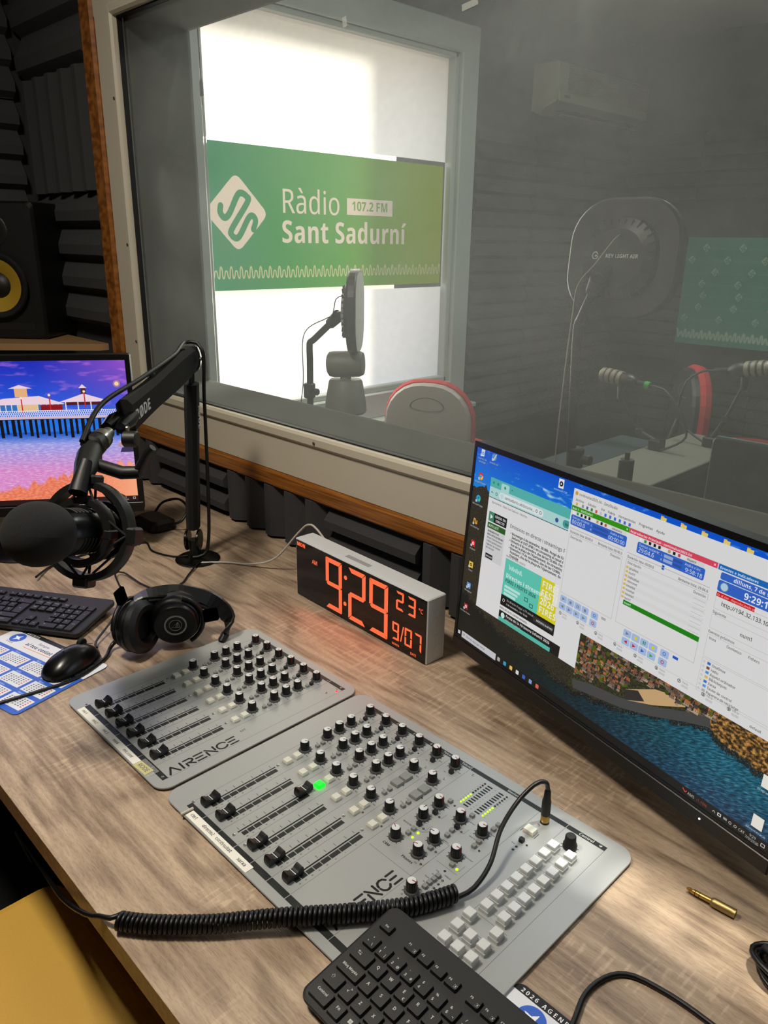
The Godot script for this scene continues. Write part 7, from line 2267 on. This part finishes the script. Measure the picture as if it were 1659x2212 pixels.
func small_things():
	# calendar sheets used as mouse mats
	var ct := tex(calendar_image(1000, 720))
	var cm := mat("calendar_print", Color.WHITE, 0.45, 0.0, func(m): m.albedo_texture = ct)
	# measured corners: back -1.427/-0.448, right -1.204/-0.501, front -1.152/-0.325
	var xx := (Vector3(-1.204, 0, -0.501) - Vector3(-1.427, 0, -0.448)).normalized()
	var s := thing("calendar_sheet", "blue and white calendar sheet lying under the mouse", "calendar", Vector3(-1.204, YD + 0.0004, -0.501), Basis(xx, Vector3.UP, xx.cross(Vector3.UP)))
	var q := MB.new()
	q.at(Vector3(-0.13, 0, 0.0915), rot(Vector3.RIGHT, -90)).loft([[0.262, 0.185, 0.010, 0.0], [0.262, 0.185, 0.010, 0.0018]], 5, true, true, true)
	part(s, "printed_sheet", q, cm)
	var s2 := thing("calendar_sheet", "pale calendar sheet sticking out from under the front keyboard", "calendar", Vector3(-0.318, YD + 0.0004, -0.5235), rot(Vector3.UP, 0.0))
	q = MB.new()
	q.at(Vector3(0.13, 0, 0.0915), rot(Vector3.RIGHT, -90)).loft([[0.262, 0.185, 0.010, 0.0], [0.262, 0.185, 0.010, 0.0018]], 5, true, true, true)
	part(s2, "printed_sheet", q, cm)
	var cab := mat("black_cable", Color(0.012, 0.012, 0.012), 0.4)
	# plug standing in the main console and its lead, then the coil
	var cord := thing("coiled_cable", "long coiled black cable plugged into the larger mixer", "cable", Vector3(-0.432, YD + 0.006, -0.735))
	var b0 := Vector3(-0.432, YD + 0.006, -0.735)
	part(cord, "plug_ring", MB.new().lathe([Vector2(0, 0), Vector2(0.0062, 0), Vector2(0.0062, 0.0025), Vector2(0, 0.0025)], 18), cab)
	part(cord, "gold_band", MB.new().lathe([Vector2(0.0058, 0.0025), Vector2(0.0060, 0.003), Vector2(0.0060, 0.0125), Vector2(0.0058, 0.013)], 20), mat("gold", Color(0.72, 0.58, 0.30), 0.3, 0.9))
	part(cord, "plug_body", MB.new().lathe([Vector2(0.0060, 0.013), Vector2(0.0062, 0.020), Vector2(0.0060, 0.034), Vector2(0.0048, 0.040), Vector2(0.0042, 0.050), Vector2(0.0030, 0.053), Vector2(0, 0.053)], 20), cab)
	var lead := [Vector3(0, 0.050, 0), Vector3(-0.001, 0.060, 0.001), Vector3(-0.004, 0.066, 0.006), Vector3(-0.010, 0.064, 0.018), Vector3(-0.016, 0.048, 0.045), Vector3(-0.010, 0.034, 0.085), Vector3(0.006, 0.018, 0.125), Vector3(0.010, 0.008, 0.160), Vector3(0.004, 0.0055, 0.182)]
	part(cord, "plain_lead", MB.new().tube(curve(lead, 0.006), 0.0030, 10), cab)
	var ax := [Vector3(-0.430, YD + 0.0175, -0.551), Vector3(-0.441, YD + 0.0175, -0.524), Vector3(-0.455, YD + 0.0175, -0.497), Vector3(-0.492, YD + 0.0175, -0.446), Vector3(-0.536, YD + 0.0175, -0.392), Vector3(-0.565, YD + 0.015, -0.358), Vector3(-0.593, YD + 0.0130, -0.324), Vector3(-0.636, YD + 0.0120, -0.280), Vector3(-0.668, YD + 0.0120, -0.254)]
	var axis := curve(ax, 0.002)
	var len := 0.0
	var cum := [0.0]
	for i in axis.size() - 1:
		len += axis[i].distance_to(axis[i + 1])
		cum.append(len)
	var turns := int(len / 0.0054)
	var n := turns * 12
	var hel := PackedVector3Array()
	var k := 0
	for i in n + 1:
		var sdist := len * i / n
		while k < cum.size() - 2 and cum[k + 1] < sdist:
			k += 1
		var f := clampf((sdist - cum[k]) / maxf(1e-6, cum[k + 1] - cum[k]), 0, 1)
		var c := axis[k].lerp(axis[k + 1], f)
		var tg := (axis[k + 1] - axis[k]).normalized()
		var sx := tg.cross(Vector3.UP).normalized()
		var th := TAU * turns * float(i) / n
		hel.append(c + (sx * cos(th) + sx.cross(tg) * sin(th)) * 0.0083 - b0)
	part(cord, "coil", MB.new().tube(hel, 0.0026, 7), cab)
	var last := hel[hel.size() - 1]
	part(cord, "tail", MB.new().tube(curve([last, Vector3(-0.676, YD + 0.012, -0.250) - b0, Vector3(-0.694, YD + 0.0055, -0.244) - b0, Vector3(-0.714, YD - 0.002, -0.237) - b0, Vector3(-0.785, YD - 0.035, -0.238) - b0, Vector3(-0.886, YD - 0.080, -0.252) - b0, Vector3(-1.003, YD - 0.120, -0.266) - b0, Vector3(-1.071, YD - 0.140, -0.272) - b0, Vector3(-1.12, YD - 0.25, -0.30) - b0], 0.008), 0.0030, 9), cab)
	# jack adapter
	var jd := Vector3(-0.252, YD, -0.766)
	var je := Vector3(-0.195, YD, -0.770)
	var ad := thing("jack_adapter", "small gold jack adapter lying on the desk in the light band", "adapter", jd + Vector3(0, 0.0056, 0), yto(je - jd))
	var gold := mat("gold", Color(0.72, 0.58, 0.30), 0.3, 0.9)
	part(ad, "plug_pin", MB.new().lathe([Vector2(0, 0), Vector2(0.0016, 0.001), Vector2(0.0028, 0.004), Vector2(0.0020, 0.006), Vector2(0.0031, 0.008), Vector2(0.0031, 0.030), Vector2(0, 0.030)], 18), gold)
	for y in [0.0105, 0.0155]:
		part(ad, "insulating_ring", MB.new().lathe([Vector2(0.00316, y), Vector2(0.00318, y + 0.0009)], 18), cab)
	part(ad, "knurled_sleeve", MB.new().lathe([Vector2(0, 0.029), Vector2(0.0040, 0.029), Vector2(0.0052, 0.031), Vector2(0.0054, 0.033), Vector2(0.0054, 0.052), Vector2(0.0052, 0.0535), Vector2(0.0054, 0.055), Vector2(0.0054, 0.057), Vector2(0, 0.057)], 24), mat("old_gold", Color(0.60, 0.52, 0.34), 0.42, 0.9))
	# lead crossing the desk front right
	solo("monitor_lead", MB.new().tube(curve([Vector3(-0.245, YD + 0.0045, -0.492), Vector3(-0.255, YD + 0.0038, -0.530), Vector3(-0.262, YD + 0.0032, -0.560), Vector3(-0.258, YD + 0.0032, -0.590), Vector3(-0.244, YD + 0.0032, -0.611), Vector3(-0.215, YD + 0.0032, -0.620), Vector3(-0.162, YD + 0.0032, -0.622), Vector3(-0.05, YD + 0.0032, -0.610)], 0.008), 0.0030, 9), cab, "black lead bending round behind the front keyboard", "cable")
	# tied bundle of cable at the frame's edge
	var bd := thing("cable_bundle", "bundle of black cable tied with a strap beside the wide monitor", "cable", Vector3(-0.115, YD + 0.0005, -0.725))
	for i in 5:
		var p := PackedVector3Array()
		for j in 24:
			var a := TAU * j / 24.0
			p.append(Vector3(cos(a) * (0.034 + 0.003 * i), 0.004 + 0.0042 * i + 0.002 * sin(a * 2 + i), sin(a) * (0.020 + 0.003 * ((i * 2) % 3))))
		part(bd, "cable_loop", MB.new().tube(p, 0.0030, 7, true), cab)
	part(bd, "strap", MB.new().tube(PackedVector3Array([Vector3(-0.030, 0.001, -0.008), Vector3(-0.038, 0.012, -0.006), Vector3(-0.034, 0.026, -0.002), Vector3(-0.022, 0.024, 0.0)]), 0.005, 6), M["black_rubber"])
	# hub and cable by the pier monitor
	var hb := thing("usb_hub", "low black box with a cable behind the pier monitor's corner", "hub", Vector3(-1.80, YD, -0.92))
	part(hb, "case", MB.new().at(Vector3.ZERO, rot(Vector3.RIGHT, -90)).loft([[0.110, 0.070, 0.018, 0.0005], [0.118, 0.078, 0.022, 0.006], [0.112, 0.072, 0.020, 0.022], [0.090, 0.05, 0.014, 0.028]], 5), mat("monitor_black", Color(0.012, 0.012, 0.013), 0.38))
	part(hb, "cable", MB.new().tube(curve([Vector3(0.05, 0.015, -0.01), Vector3(0.085, 0.03, -0.03), Vector3(0.07, 0.055, -0.06), Vector3(0.0, 0.06, -0.075), Vector3(-0.06, 0.04, -0.06), Vector3(-0.09, 0.006, -0.05)], 0.01), 0.0035, 8), cab)
	solo("keyboard_cable", MB.new().tube(curve([Vector3(-1.655, YD + 0.012, -0.550), Vector3(-1.69, YD + 0.006, -0.580), Vector3(-1.715, YD + 0.0032, -0.610), Vector3(-1.725, YD + 0.0032, -0.650), Vector3(-1.73, YD + 0.0032, -0.70)], 0.01), 0.0025, 8), cab, "thin black cable leaving the back of the turned keyboard", "cable")
	solo("desk_cable", MB.new().tube(curve([Vector3(-1.545, YD + 0.0078, -0.868), Vector3(-1.575, YD + 0.0030, -0.845), Vector3(-1.64, YD + 0.0030, -0.825), Vector3(-1.705, YD + 0.0030, -0.840), Vector3(-1.70, YD + 0.0030, -0.780), Vector3(-1.72, YD + 0.0030, -0.74)], 0.01), 0.0024, 8), cab, "thin black cable curling from the arm base towards the pier monitor", "cable")
	# corner shelf and loudspeaker
	var sh := thing("corner_shelf", "oak corner shelf carrying the loudspeaker", "shelf", Vector3(-2.80, 1.148, -1.09))
	part(sh, "board", MB.new().at(Vector3.ZERO, rot(Vector3.RIGHT, -90)).prism(PackedVector2Array([Vector2(0.012, 0.0), Vector2(0.47, 0.0), Vector2(0.47, -0.03), Vector2(0.16, -0.40), Vector2(0.012, -0.46)]), -0.010, 0.010), mat("oak_shelf", Color(0.56, 0.44, 0.30), 0.5))
	part(sh, "bracket", MB.new().box(Vector3(0.02, -0.08, -0.02), Vector3(0.02, 0.14, 0.02)), M["dark_panel"])
	var spb := rot(Vector3.UP, 43)
	var sp := thing("loudspeaker", "black studio loudspeaker with a yellow cone on the corner shelf", "speaker", Vector3(-2.618, 1.1585, -0.885), spb)
	var sm := mat("speaker_black", Color(0.014, 0.014, 0.015), 0.5)
	part(sp, "cabinet", MB.new().at(Vector3(0, 0.205, -0.13), Basis()).loft([[0.264, 0.400, 0.006, -0.12], [0.27, 0.41, 0.010, -0.115], [0.27, 0.41, 0.016, 0.112], [0.256, 0.396, 0.020, 0.122]], 5), sm)
	part(sp, "woofer_surround", MB.new().at(Vector3(0, 0.165, 0.006), rot(Vector3.RIGHT, 90)).lathe([Vector2(0.092, 0.0), Vector2(0.100, 0.004), Vector2(0.096, 0.010), Vector2(0.085, 0.010), Vector2(0.078, 0.004)], 40), M["black_rubber"])
	part(sp, "woofer_cone", MB.new().at(Vector3(0, 0.165, 0.006), rot(Vector3.RIGHT, 90)).lathe([Vector2(0.080, 0.006), Vector2(0.070, 0.003), Vector2(0.036, -0.012)], 40), mat("yellow_cone", Color(0.62, 0.50, 0.13), 0.5))
	part(sp, "dust_cap", MB.new().at(Vector3(0, 0.165, 0.006), rot(Vector3.RIGHT, 90)).lathe([Vector2(0.040, -0.012), Vector2(0.032, -0.002), Vector2(0.018, 0.004), Vector2(0, 0.006)], 28), sm)
	part(sp, "tweeter", MB.new().at(Vector3(0, 0.325, -0.008), rot(Vector3.RIGHT, 90)).lathe([Vector2(0.05, 0.0), Vector2(0.046, 0.002), Vector2(0.018, -0.004), Vector2(0.014, 0.003), Vector2(0, 0.006)], 28), sm)
	part(sp, "bass_port", MB.new().box(Vector3(0, 0.040, -0.0085), Vector3(0.20, 0.022, 0.003)), mat("vent_black", Color(0.008, 0.008, 0.008), 0.6))
	# yellow seat under the desk edge
	var seat := thing("yellow_bench", "mustard yellow padded seat pushed under the desk edge", "seat", Vector3(-0.72, 0, -0.06))
	var yl := mat("mustard_vinyl", Color(0.50, 0.33, 0.06), 0.5, 0.0, func(m):
		tri(m, speckle(Color(0.74, 0.57, 0.20), Color(0.84, 0.67, 0.28), 91, 0.25, 512, 3), 6.0)
		m.normal_enabled = true
		m.normal_texture = grain_normal(92, 0.35, 2.0)
		m.normal_scale = 0.5)
	part(seat, "cushion", MB.new().at(Vector3(0, 0.44, 0), rot(Vector3.RIGHT, -90)).loft([[0.64, 0.50, 0.03, 0.0], [0.66, 0.52, 0.04, 0.01], [0.66, 0.52, 0.04, 0.05], [0.65, 0.51, 0.035, 0.058], [0.63, 0.49, 0.03, 0.060]], 6), yl)
	for lx in [-0.28, 0.28]:
		for lz in [-0.2, 0.2]:
			part(seat, "leg", MB.new().box(Vector3(lx, 0.22, lz), Vector3(0.04, 0.44, 0.04), 0.004), M["dark_panel"])
	# scraps of tape left on the glass
	var tp := mat("old_tape", Color(0.78, 0.80, 0.78, 0.28), 0.5, 0.0, func(m): m.transparency = BaseMaterial3D.TRANSPARENCY_ALPHA)
	for t in [[Vector3(-1.265, 1.862, -1.1265), 0.012, 0.018, 12.0, "small torn tape scrap on the glass over the bright window"], [Vector3(-0.955, 1.838, -1.1265), 0.034, 0.010, 8.0, "strip of old tape on the glass by the white window corner"], [Vector3(-0.335, 1.770, -1.1265), 0.020, 0.020, 0.0, "square of old tape on the glass above the teal backdrop"]]:
		solo("tape_scrap", MB.new().box(Vector3.ZERO, Vector3(t[1], t[2], 0.0004)), tp, t[4], "tape", t[0], rot(Vector3.BACK, t[3]))
func grain_normal(seed: int, freq: float, k: float) -> ImageTexture:
	var im := noise(seed, freq, 3).get_seamless_image(512, 512, false, false, 0.15)
	im.convert(Image.FORMAT_RGBA8)
	im.bump_map_to_normal_map(k)
	return tex(im)
